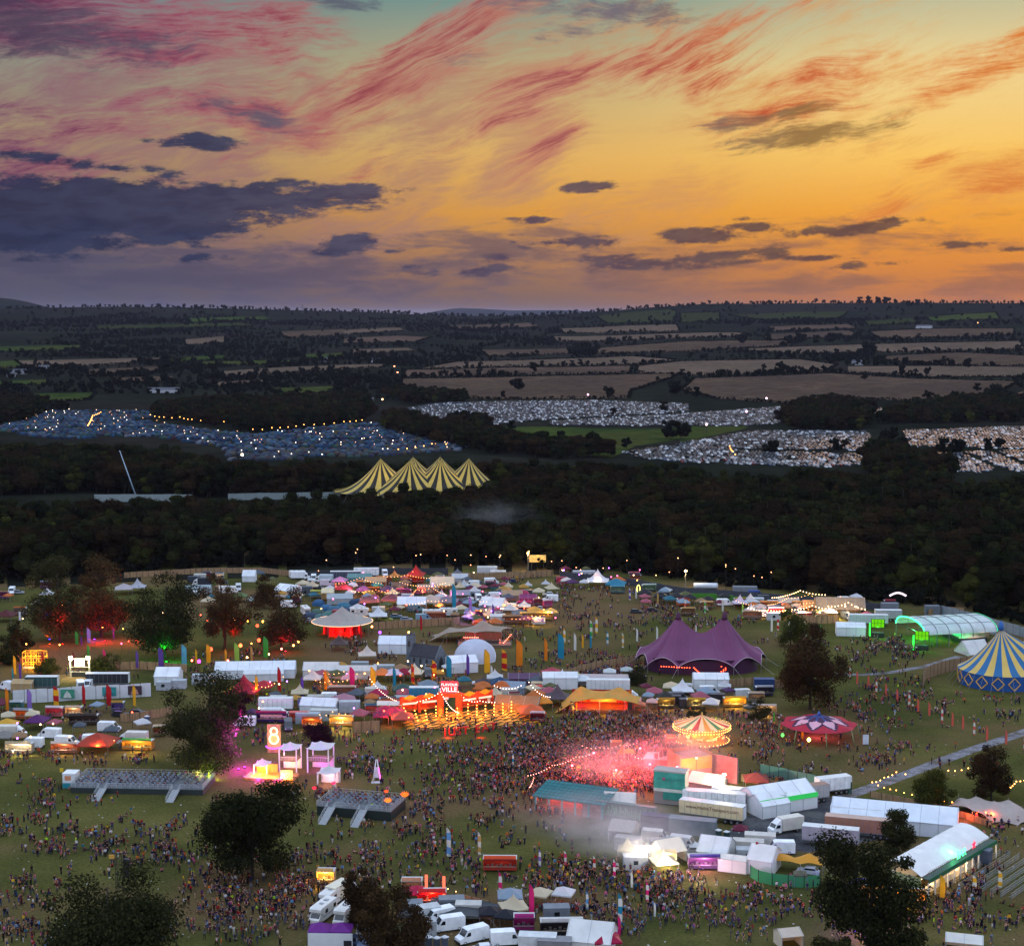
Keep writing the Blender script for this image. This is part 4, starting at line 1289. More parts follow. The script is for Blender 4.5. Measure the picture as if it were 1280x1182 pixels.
 # -- tents on masts: every mast has its own cone, neighbours meet in a valley
def bigtop(name,label,masts,R,H,eave,cols,n,ex=1.5,cat='big top',wall=None,trans=.15,cap='26262a',walld=None,scallop=.0,rings=12,rope='8a8a84',ridge=.0):
 c=sum(masts,Vector((0,0,0)))/len(masts)
 root=thing(name,label,cat,(c.x,c.y,0))
 mats=[cloth(k,trans)for k in cols]
 mb=MB()
 K=n*2
 for i,m in enumerate(masts):
  mm=m-c
  lim=[]
  for k in range(K+1):
   a=2*PI*k/K
   d=Vector((math.cos(a),math.sin(a),0))
   t=R*(1-scallop*(.5-.5*math.cos(a*8)))
   out,lean=True,0.0
   for j,o in enumerate(masts):
    if j==i:continue
    q=o-m
    dn=d.dot(q)
    if dn>1e-6:
     lean=max(lean,dn*dn/q.length_squared)
     s_=q.length_squared/2/dn
     if s_<t:t,out=s_,False
   lim.append((d,t,1-ridge*lean**1.5))
  vs,fs,ms=[],[],[]
  for k in range(K+1):
   d,t,kf=lim[k]
   for j in range(rings+1):
    v=(j/rings)**1.2
    rr=max(.12,t*v)
    z=eave+(H-eave)*max(0,1-rr*kf/R)**ex
    p=mm+d*rr
    vs.append((p.x,p.y,z))
  for k in range(K):
   for j in range(rings):
    a0=k*(rings+1)+j
    fs.append((a0,a0+1,a0+rings+2,a0+rings+1));ms.append((k//2)%len(cols))
  k0=len(mb.m)
  mb.add(vs,fs,0,True);mb.m[k0:]=ms
 ob('canopy',mb,mats,root)
 for m in masts:
  p=m-c
  ob('mast',MB().cyl(p.x,p.y,0,H+.3,.14,.1,8),DARK,root)
  ob('mast_cap',MB().at(p.x,p.y,H-.9).lathe([(.55,0),(.3,.6),(.15,1.2),(.05,2.0)],8),paint(cap,.5),root)
 if wall:
  hull=[]
  for k in range(96):
   a=2*PI*k/96
   d=Vector((math.cos(a),math.sin(a),0))
   hull.append(max(((m-c)+d*R*.985 for m in masts),key=lambda q:q.dot(d)))
  w=MB();vs=[]
  N_=len(hull)
  for q in hull:vs+=[(q.x,q.y,.02),(q.x,q.y,eave+.05)]
  w.add(vs,[(2*i,2*((i+1)%N_),2*((i+1)%N_)+1,2*i+1)for i in range(N_)])
  ob('wall',w,cloth(wall,.05),root)
  if walld:
   dm=MB()
   per=sum((hull[i]-hull[i-1]).length for i in range(N_))
   k=0;acc=0;step=4.0
   for i in range(N_):
    a,b=hull[i],hull[(i+1)%N_]
    acc+=(b-a).length
    if acc>step:
     acc=0
     u=(b-a).normalized();nn=Vector((u.y,-u.x,0))*.06
     m_=a+nn+Vector((0,0,eave*.5))
     q=[m_-u*1.7,m_-Vector((0,0,eave*.42)),m_+u*1.7,m_+Vector((0,0,eave*.42))]
     for s_ in range(4):
      dm.tube([q[s_],q[(s_+1)%4]],.16,4)
   ob('diamond_trim',dm,paint(walld,.6),root)
 for m in masts:
  foot(m,R*1.7,R*1.7)
 for k in range(28):
  a=2*PI*k/28;d=Vector((math.cos(a),math.sin(a),0))
  q=max(((m-c)+d*R for m in masts),key=lambda q:q.dot(d))
  e=q+d*3.2
  ob('guy_rope',MB().tube([(q.x,q.y,eave),(e.x,e.y,0)],.04,3),paint(rope,.7),root)
 return root
YM=[(475,2),(512,-9),(550,-5),(586,3),(516,12),(550,13)]
c0_=G(523,622)
bigtop('striped_big_top','yellow and black striped big top rising behind the front wood',[Vector(((px-640)*(c0_.y+dy)/FOC,c0_.y+dy,0))for px,dy in YM],27,22.5,4.2,['d2b65a','2a2824'],30,1.9,trans=.35,ridge=.2)
for _px in(480,520,560):lamp(G(_px,622)+Vector((0,0,7)),'ffe080',900,1)
cb=G(1249,853)
ct=bigtop('circus_tent','blue and yellow striped circus tent with diamond pattern wall',[cb,cb+Vector((13.5,1.0,0))],11.6,15.5,4.2,['ccae5c','2a6694'],28,1.35,'big top','1c4c8a',.12,'1c4c8a','d0a040',ridge=.55)
for dx in(0,13.5):
 ob('finial',MB().at(dx-6.75,-.5 if dx==0 else.5,15.4).lathe([(.9,0),(.7,.9),(.75,1.6),(.1,2.6)],8),paint('1c5a9c',.5),ct)
 # -- purple two-mast big top
def purple():
 p=G(876,833)
 r=thing('purple_big_top','purple big top with two pointed masts and scalloped edge','big top',(p.x,p.y,0))
 a,b,m=19.5,13.0,6.9
 def fn(u,v):
  t=2*PI*u
  c,s=math.cos(t),math.sin(t)
  ex=a*math.copysign(abs(c)**.75,c);ey=b*math.copysign(abs(s)**.75,s)
  rx=max(-m,min(m,ex*.62))
  zr=15.6-5.4*(1-(abs(rx)/m)**1.7)
  sc=abs(math.sin(t*5))
  ez=2.6+2.4*sc**.8
  pull=1-.07*sc
  x=rx+(ex*pull-rx)*v;y=ey*pull*v
  z=ez+(zr-ez)*(1-v)**1.55
  return(x,y,z)
 ob('canopy',MB().sheet(lambda u,v:fn(1-u,v),160,22,0,True,.04),cloth('6e3c5e',.1,.2,.12),r)
 hem=MB();hem.tube([fn(i/160,1)for i in range(161)],.09,4)
 ob('hem',hem,paint('b9a6b4',.6),r)
 seam=MB()
 for k in range(20):
  u=(k+.5)/20
  seam.tube([Vector(fn(u,j/12))+Vector((0,0,.05))for j in range(1,13)],.05,4)
 ob('seams',seam,paint('7c5478',.6),r)
 for s in(-1,1):
  ob('mast',MB().cyl(s*m,0,0,16.2,.2,.15,8),DARK,r)
  ob('mast_cap',MB().at(s*m,0,14.9).lathe([(1.0,-.5),(.8,.3),(.62,1.1),(.5,1.5),(.1,1.7)],12),cloth('4a2844',.1),r)
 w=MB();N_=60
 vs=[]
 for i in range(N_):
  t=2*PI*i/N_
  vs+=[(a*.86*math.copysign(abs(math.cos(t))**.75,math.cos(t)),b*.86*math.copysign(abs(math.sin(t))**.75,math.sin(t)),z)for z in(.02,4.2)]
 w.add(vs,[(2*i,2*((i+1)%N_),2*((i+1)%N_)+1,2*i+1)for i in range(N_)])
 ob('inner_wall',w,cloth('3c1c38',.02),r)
 for k in range(10):
  e=fn((k)/10,1)
  d=Vector((e[0],e[1],0)).normalized()
  ob('edge_pole',MB().cyl(e[0],e[1],0,2.7,.08,.06,6),STEEL,r)
  ob('guy_rope',MB().tube([e,(e[0]+d.x*4,e[1]+d.y*4,0)],.04,3),paint('b0a8ac',.7),r)
 bb=MB()
 for k in range(12):bb.ball(-13+k*.75,-12.6+.1*(k%3),2.9-.04*k,.13,6)
 for k in range(7):bb.ball(-3.6+k*.35,-12.9,2.6-k*.33,.13,6)
 for k in range(6):bb.ball(4.5+.6*(k%3),-12.6,1.4+.5*(k%4),.13,6)
 ob('red_lights',bb,glow('ff4a28',16),r)
 foot(p,34,22)
 return r
purple()
# -- carousel
def carousel():
 p=G(877,927)
 r=thing('carousel','golden lit carousel with striped round roof','carousel',(p.x,p.y,0))
 ob('platform',MB().lathe([(6.4,0),(6.7,.15),(6.7,.7),(6.4,.8)],40),paint('6a4a34',.6),r)
 ob('floor',MB().lathe([(6.35,.802),(6.35,.84)],40),wood('8a6238'),r)
 cols=['d8c8a0','b03428','d8c8a0','3c7a50','d8c8a0','c89030']
 m=MB().sheet(lambda u,v:(6.9*v*math.cos(-2*PI*u),6.9*v*math.sin(-2*PI*u),5.4+3.2*(1-v)**1.2),48,4,0,False,None,lambda u,v:int(u*24)%6)
 ob('roof',m,[cloth(c,.2)for c in cols],r)
 f=MB()
 for i in range(24):
  f.at(0,0,0,rz=i*15)
  f.box(6.86,6.98,-.86,.86,4.55,5.45)
  f.prism([(6.86,5.45),(6.98,5.45),(6.98,5.95),(6.86,5.85)],-.45,.45)
 ob('rounding_boards',f,paint('c8a060',.5),r)
 ob('inner_drum',MB().lathe([(3.0,.85),(2.9,2.2),(3.3,4.6)],16),paint('d09a50',.4),r)
 ob('lights',MB().lathe([(3.35,4.2),(3.5,4.4),(3.35,4.55)],16),glow('ffb050',12),r)
 b=MB()
 for i in range(60):
  a=2*PI*i/60
  b.ball(7.05*math.cos(a),7.05*math.sin(a),4.6,.1,5);b.ball(7.05*math.cos(a),7.05*math.sin(a),5.42,.09,5)
 for i in range(40):
  a=2*PI*i/40
  b.ball(6.75*math.cos(a),6.75*math.sin(a),.9,.09,5)
 ob('bulbs',b,glow('ffb45c',11),r)
 hm=MB()
 hm.lathe([(.12,-.8),(.32,-.6),(.34,0),(.3,.5),(.1,.75)],8)
 hm=MB();hm.at(0,0,1.3,ry=90).lathe([(.1,-.75),(.3,-.55),(.28,0),(.32,.5),(.12,.72)],8)
 hm.at().tube([(.5,0,1.4),(.85,0,1.95),(1.2,0,1.85)],.17,6,0,.08)
 for x in(.5,-.5):
  for y in(-.16,.16):hm.tube([(x,y,1.2),(x+.15,y,.85),(x+(.35 if x>0 else-.1),y,.6)],.08,5,0,.04)
 hm.tube([(-.72,0,1.4),(-.95,0,1.2),(-.98,0,.9)],.06,5)
 hme=hm.mesh('horse',[paint('d8ccb4',.4)])
 for i in range(14):
  a=2*PI*i/14
  rr=5.6 if i%2 else 4.3
  o=ob('horse',hme,None,r,(rr*math.cos(a),rr*math.sin(a),.5+.25*(i%3)),math.degrees(a)+90)
  ob('pole',MB().cyl(rr*math.cos(a),rr*math.sin(a),.85,5.0,.05,n=6),paint('d0a850',.3,.1,1,.8),r)
 ob('finial',MB().at(0,0,8.5).lathe([(.3,0),(.25,.4),(.05,1.0)],8),paint('c8a050',.4),r)
 for k in range(4):
  a=PI/4+k*PI/2
  lamp((4.9*math.cos(a),4.9*math.sin(a),3.6),'ff9c40',420,.4,r)
 lamp((0,-8.2,2.6),'ff9c40',450,.5,r)
 r.scale=(1,1,.8)
 foot(p,13,13)
carousel()
# -- star patterned canopy
def star():
 p=G(1023,922)
 r=thing('star_canopy','pink white and purple star patterned canopy on slanted legs','canopy',(p.x,p.y,0))
 def fn(u,v):
  a=2*PI*u
  k=abs(((u*8)%1)-.5)*2
  R=9.6*(1-.10*(1-k))
  return(R*v*math.cos(a),R*v*math.sin(a),3.4+2.6*(1-v)**1.2+.3*k*v)
 def mf(u,v):
  k=abs(((u*8)%1)-.5)*2
  if v<.16:return 3
  if v<.34+.1*k:return 3 if k<.4 else 2
  if v<.42+.38*(1-k):return 1 if k<.82 else 2
  if v<.5+.3*(1-k)+.08:return 2
  return 0
 ob('canopy',MB().sheet(lambda u,v:fn(1-u,v),128,24,0,True,.04,mf),[cloth('b8203c',.3),cloth('dcb0c0',.3),cloth('4a2848',.3),cloth('3a4a84',.3)],r)
 for k in range(8):
  a=2*PI*(k)/8
  e=Vector((9.5*math.cos(a),9.5*math.sin(a),3.7));f=Vector((10.6*math.cos(a),10.6*math.sin(a),0))
  ob('leg',MB().tube([f,e],.12,6),paint('5a7a50',.5),r)
 ob('finial',MB().at(0,0,5.9).lathe([(.5,0),(.4,.4),(.05,1.0)],8),paint('2c4c90',.5),r)
 lamp((0,0,3.2),'ff6a8a',500,.5,r)
 foot(p,6,6)
star()
# -- white half dome
def dome():
 p=G(594,824)
 r=thing('white_dome','white open-fronted dome tent beside the box marquee','dome tent',(p.x,p.y,0),-25)
 R=6.6
 mb=MB().sheet(lambda u,v:(R*math.cos(PI*u)*(1),-.2+R*1.0*math.sin(PI*v/2*1.0)*math.cos(0)if False else R*math.sin(PI*u)*math.cos(PI*.5*v*1.0)*1.0,6.2*math.sin(PI*u)*math.sin(PI*.5*v)),20,12)
 mb=MB()
 def fn(u,v):
  a=PI*u;b=PI*(.5-.72*v)
  return(R*math.cos(a),-R*math.sin(a)*math.sin(b)*-1*-1,max(.0,R*.96*math.sin(a)*math.cos(b)))
 mb.sheet(fn,24,14,0,True)
 ob('shell',mb,cloth('c8cede',.3),r)
 ob('arch',MB().tube([fn(i/24,0)for i in range(25)],.12,5),paint('d4d6da',.5),r)
 ob('arch',MB().tube([fn(i/24,1)for i in range(25)],.12,5),paint('d4d6da',.5),r)
 foot(p,12,10,-25)
dome()
# -- small dark church with a tower
def church():
 p=G(534,832)
 r=thing('chapel','grey mock stone chapel with square tower and dark pitched roof','chapel',(p.x,p.y,0),-28)
 stone=paint('5d666e',.85,.35,.9)
 dk=paint('2e2e36',.8,.3,.8)
 ob('wall',MB().box(-4.5,4.5,-2.6,2.6,0,3.4),stone,r)
 g=MB()
 for x0,x1 in((4.5,4.85),(-4.6,-4.5)):
  g.at().add([(x0,-2.9,0),(x0,2.9,0),(x0,2.9,3.5),(x0,0,6.8),(x0,-2.9,3.5),(x1,-2.9,0),(x1,2.9,0),(x1,2.9,3.5),(x1,0,6.8),(x1,-2.9,3.5)],[(4,3,2,1,0),(5,6,7,8,9),(0,1,6,5),(1,2,7,6),(2,3,8,7),(3,4,9,8),(4,0,5,9)])
 ob('gable',g,stone,r)
 rf=MB()
 for s in(-1,1):
  rf.add([(-4.45,s*2.9,3.25),(4.45,s*2.9,3.25),(4.45,0,6.35),(-4.45,0,6.35),(-4.45,s*2.9,3.4),(4.45,s*2.9,3.4),(4.45,0,6.5),(-4.45,0,6.5)],[(0,1,2,3),(4,7,6,5),(0,4,5,1),(1,5,6,2),(3,2,6,7),(0,3,7,4)])
 ob('roof',rf,dk,r)
 t=ob('tower',MB().box(-6.6,-4.62,-1.2,.9,0,8.6),stone,r)
 c=MB()
 for x in(-6.6,-5.85,-5.1):
  c.box(x,x+.45,-1.2,-.9,8.602,9.4).box(x,x+.45,.6,.9,8.602,9.4)
 ob('battlements',c,stone,t)
 ob('spire',MB().at(-5.6,-.15,8.603).lathe([(.5,0),(.05,2.2)],6),dk,t)
 ob('tower_window',MB().box(-5.9,-5.3,-1.24,-1.203,5.5,7.3),DARK,t)
 ob('door',MB().add([(4.86,-1.1,0),(4.86,1.1,0),(4.86,1.1,2.2),(4.86,0,3.4),(4.86,-1.1,2.2)],[(0,1,2,3,4)]),DARK,r)
 for x in(-3,-.8,1.4,3.4):
  ob('window',MB().prism([(x-.35,1.2),(x+.35,1.2),(x+.35,2.3),(x,2.9),(x-.35,2.3)],-2.64,-2.603),DARK,r)
 foot(p,12,6,-28)
church()
# -- round show tent hung with red lit drapes
def showtent():
 p=G(428,792)
 r=thing('show_tent','grey round canopy with red lit hanging drapes','canopy',(p.x,p.y,0))
 ob('canopy',MB().sheet(lambda u,v:(10*v*math.cos(-2*PI*u),10*v*math.sin(-2*PI*u),4.4+4.8*(1-v)**1.9+.12*math.cos(u*2*PI*12)*v),72,10,0,True,.05),cloth('a8a29a',.25),r)
 ob('rim_light',MB().tube([(10.05*math.cos(2*PI*i/60),10.05*math.sin(2*PI*i/60),4.35)for i in range(61)],.1,5),glow('ffc8a0',2.2),r)
 for k in range(12):
  a=2*PI*k/12;x,y=5.2*math.cos(a),5.2*math.sin(a)
  d=MB().sheet(lambda u,v:(x+(.75+.35*v)*math.cos(2*PI*u)*(1+.25*math.cos(2*PI*u*5)*v),y+(.75+.35*v)*math.sin(2*PI*u)*(1+.25*math.cos(2*PI*u*5)*v),4.3-3.9*v),20,6)
  ob('drape',d,cloth('d83030',.5),r)
  if k%2==0:lamp((x*1.0,y*1.0,1.2),'ff2818',260,.25,r)
 for k in range(8):
  a=2*PI*(k+.5)/8
  ob('pole',MB().cyl(9.6*math.cos(a),9.6*math.sin(a),0,4.4,.07,n=6),STEEL,r)
 ob('mast',MB().cyl(0,0,0,9.6,.14,.08,8),STEEL,r)
 lamp((0,-6,2.0),'ff3020',500,.5,r);lamp((0,0,3.5),'ff6040',300,.5,r)
 foot(p,11,11)
showtent()
# -- orange food court front, sign arch, letters, tables
ORANGE=paint('c83c14',.5,.12,.4)
def court():
 p=G(562,891)
 r=thing('food_court_arch','tall orange gateway carrying a white lit two line sign','gateway',(p.x,p.y,0),-3)
 for s in(-1,1):
  ob('tower',MB().box(s*2.4-.75,s*2.4+.75,-.6,.6,0,5.6),ORANGE,r)
  lamp((s*2.4,-1.6,.6),'ff6a20',260,.2,r)
 ob('beam',MB().box(-1.64,1.64,-.5,.5,4.4,5.4),ORANGE,r)
 b=ob('sign_board',MB().box(-2.3,2.3,-.25,-.05,5.65,8.7),paint('c8405c',.5),r)
 ob('sign_post',MB().box(-1.9,-1.7,-.04,.12,5.62,8.6).box(1.7,1.9,-.04,.12,5.62,8.6),STEEL,r)
 text('FLAVOUR',b,(0,-.27,7.4),1.0,glow('fff4f0',2.2));text('VILLE',b,(0,-.27,5.85),1.75,glow('fff4f0',2.2))
 foot(p,7,2)
 for nm,xa,ya,xb,yb,n in(('left',500,893,549,888,2),('right',577,888,616,882,2)):
  px,py,w,rz=span(xa,ya,xb,yb,3)
  q=G(px,py)
  t=thing('food_court_stall','long orange stall front with wavy top and yellow diamonds, %s the gateway'%('left of' if nm=='left' else 'right of'),'stall',(q.x,q.y,0),rz,'orange food court stalls')
  pts=[(-w/2,2.7)]
  k=24
  top=[(-w/2+w*i/k,4.3+.45*math.sin(i/k*PI*4+1))for i in range(k+1)]
  m=MB()
  for i in range(k):
   (x0,z0),(x1,z1)=top[i],top[i+1]
   m.add([(x0,-1.5,2.7),(x1,-1.5,2.7),(x1,-1.5,z1),(x0,-1.5,z0),(x0,-1.2,2.7),(x1,-1.2,2.7),(x1,-1.2,z1),(x0,-1.2,z0)],[(0,1,2,3),(7,6,5,4),(3,2,6,7),(0,4,5,1)])
  ob('fascia',m,ORANGE,t)
  ob('back_wall',MB().box(-w/2,w/2,1.3,1.5,0,3.4),ORANGE,t)
  ob('roof',MB().box(-w/2,w/2,-1.19,1.29,2.75,2.85),paint('b8b4ac',.6),t)
  for i in range(n+1):
   x=-w/2+w*i/n
   ob('pillar',MB().box(x-.3,x+.3,-1.45,-1.0,0,2.69),ORANGE,t)
  for i in range(n):
   x=-w/2+w*(i+.5)/n
   ob('diamond',MB().prism([(x-1.9,4.3),(x,3.5),(x+1.9,4.3),(x,5.1)],-1.56,-1.51),paint('d8a020',.5),t)
   ob('name_board',MB().box(x-2,x+2,-1.62,-1.51,2.5,3.0),glow('ffe8c8',1.1),t)
   ob('counter',MB().box(x-w/n/2+.4,x+w/n/2-.4,-1.35,-.85,.9,1.05),wood('a87038'),t)
   ob('strip_lamp',MB().box(x-2.2,x+2.2,-.1,.0,2.55,2.65),glow('ffb858',10),t)
  foot(q,w,3.4,rz)
 for word,xa,ya,xb,yb in(('JUST',552,920,586,917),('EAT',592,916,621,912)):
  px,py,w,rz=span(xa,ya,xb,yb)
  for i,ch in enumerate(word):
   t_=(i+.5)/len(word)
   q=G(xa+(xb-xa)*t_,ya+(yb-ya)*t_)
   o=thing('giant_letter','giant red standing letter %s of the word %s'%(ch,word),'letter',(q.x,q.y,0),rz,'giant red letters')
   text(ch,o,(0,0,.05),2.9,paint('b8141c',.35),'letter',90,0,.22)
   ob('base',MB().box(-.8,.8,-.3,.3,0,.06),DARK,o)
 for x_ in(560,600):lamp(G(x_,922)+Vector((0,0,.5)),'ff3020',130,.2)
court()
def table(px,py,rz):
 def build(r):
  ob('table_top',MB().box(-1.1,1.1,-.38,.38,.7,.76),paint('c89020',.5),r)
  for s in(-1,1):
   ob('bench',MB().box(-1.1,1.1,s*.75-.15,s*.75+.15,.42,.47),paint('c89020',.5),r)
   ob('leg',MB().box(s*.8-.05,s*.8+.05,-.7,.7,0,.08).box(s*.8-.04,s*.8+.04,-.06,.06,.081,.7),STEEL,r)
 o=inst('bench_table',build,px,py,rz,'yellow bench table','table','yellow food court tables')
 foot(o.location,2.2,1,rz)
_r=random.Random(3)
for row in range(6):
 for i in range(15):
  px=506+i*11+row*2;py=898+row*3.7-i*.8
  if py>913 and px<590:continue
  table(px+_r.uniform(-2,2),py,_r.uniform(35,60))
for i in range(4):
 festoon([(505+i*2,898+i*4,3.0),(545,896+i*4,3.0),(585,893+i*4,3.0),(650,888+i*4,3.4)],1.0,2.3,'ff9840',14,.15,'string of bulbs over the yellow tables')
for px,py in((530,903),(565,901),(600,897),(635,894)):lamp(G(px,py)+Vector((0,0,3.2)),'ff8a28',800,.4)
for a,b in(((463,880,7),(500,890,3)),((500,890,3),(551,892,6)),((551,892,6),(575,905,3)),((573,892,6),(600,890,3.2)),((600,890,3.2),(655,885,4)),((661,889,8),(690,884,3)),((618,874,4),(655,872,4))):
 festoon([a,b],1.2,.8,'ffd0b8',12,.1,'swag of white bulbs at the food court')
 # -- tower with lit figure eight and the white pods
def eight():
 p=G(343,940)
 r=thing('sign_tower','wooden tower panel with a glowing white figure eight','sign tower',(p.x,p.y,0))
 ob('panel',MB().box(-1.6,1.6,-.3,.3,0,6.9),wood('a8834e'),r)
 ring=MB()
 for cz,rr in((5.3,.78),(3.4,1.05)):
  ring.tube([(rr*math.cos(2*PI*i/24),-.42,cz+rr*1.1*math.sin(2*PI*i/24))for i in range(25)],.26,6)
 ob('lit_ring',ring,glow('fff0c0',2.0),r)
 arc=MB().tube([(1.9*math.cos(PI+PI*i/12),-.5-.5*math.sin(PI*i/12),1.75+.5*math.sin(PI+PI*i/12))for i in range(13)],.16,6)
 ob('lit_swoosh',arc,glow('d050ff',3.0),r)
 lamp((0,-2.2,3.5),'ffd890',160,.4,r)
 foot(p,4,2)
eight()
def pod(px,py,size,floors,label,eave,glowc,k=1.0):
 p=G(px,py)
 r=thing('pavilion',label,'pavilion',(p.x,p.y,0),-8)
 q=size/2
 def sk(u,v):
  a=u*4;i=int(a)%4;t=a-int(a)
  cs=[(-q,-q),(q,-q),(q,q),(-q,q)]
  x=cs[i][0]+(cs[(i+1)%4][0]-cs[i][0])*t;y=cs[i][1]+(cs[(i+1)%4][1]-cs[i][1])*t
  return(x*max(v,.01)*(1-.05*math.sin(t*PI)),y*max(v,.01)*(1-.05*math.sin(t*PI)),eave+1.5*(1-v)**1.6+.45*(abs(t-.5)*2)**2*v)
 ob('canopy',MB().sheet(lambda u,v:sk(1-u,v),32,8,0,True,.04),cloth('dcdce0',.3),r)
 for x in(-q*.88,q*.88):
  for y in(-q*.88,q*.88):
   ob('post',MB().box(x-.13,x+.13,y-.13,y+.13,0,eave+.2),paint('d8d8dc',.5),r)
 if floors==2:
  f=ob('upper_floor',MB().box(-q*.9,q*.9,-q*.9,q*.9,2.6,2.8),wood('7a6048'),r)
  rail=MB().box(-q*.86,q*.86,-q*.9,-q*.87,3.6,3.66)
  for i in range(12):rail.box(-q*.8+q*1.6*i/11-.02,-q*.8+q*1.6*i/11+.02,-q*.9,-q*.87,2.8,3.6)
  ob('railing',rail,paint('c8c8cc',.5),f)
  ob('back_wall',MB().box(-q*.9,q*.9,q*.8,q*.9,0,2.59),paint('c8c0b0',.6),r)
  lamp((0,0,4.6),glowc,120*k,.3,r)
 else:
  ob('back_wall',MB().box(-q*.8,q*.8,q*.7,q*.8,0,eave*.8),paint('c8c0b0',.6),r)
 lamp((0,-q*.3,2.0),glowc,220*k,.3,r)
 foot(p,size,size)
pod(363,962,4.6,2,'white pavilion with an upper deck right of the sign tower',5.2,'ffd080')
pod(401,962,5.6,2,'white two storey pavilion lit magenta',5.4,'e060ff')
pod(411,980,4.6,1,'low white pavilion lit pink in front of the two storey one',2.9,'ffb0d0')
pod(328,968,3.4,1,'small white pavilion beside the orange lit deck',2.4,'ff9a30',1.4)
def deck():
 p=G(352,972)
 r=thing('timber_deck','low timber terrace glowing orange below the white pavilions','deck',(p.x,p.y,0),-8)
 ob('floor',MB().box(-8,3.5,-3,2.2,0,.6),wood('b07838'),r)
 ob('screen_wall',MB().box(-6.5,-1.5,2.05,2.15,.601,2.6),wood('c88a40'),r)
 ob('front_wall',MB().box(.6,3.4,-2.9,-2.7,.601,2.7),paint('e0c890',.6),r)
 for x,y in((-6,-1),(-3.5,-1.5),(-1.5,-2),(2,-3.6)):lamp((x,y,1.6),'ffa030',260,.3,r)
 for x in(-4.5,0.0):lamp((x,-3.4,.8),'d030ff',160,.2,r)
deck()
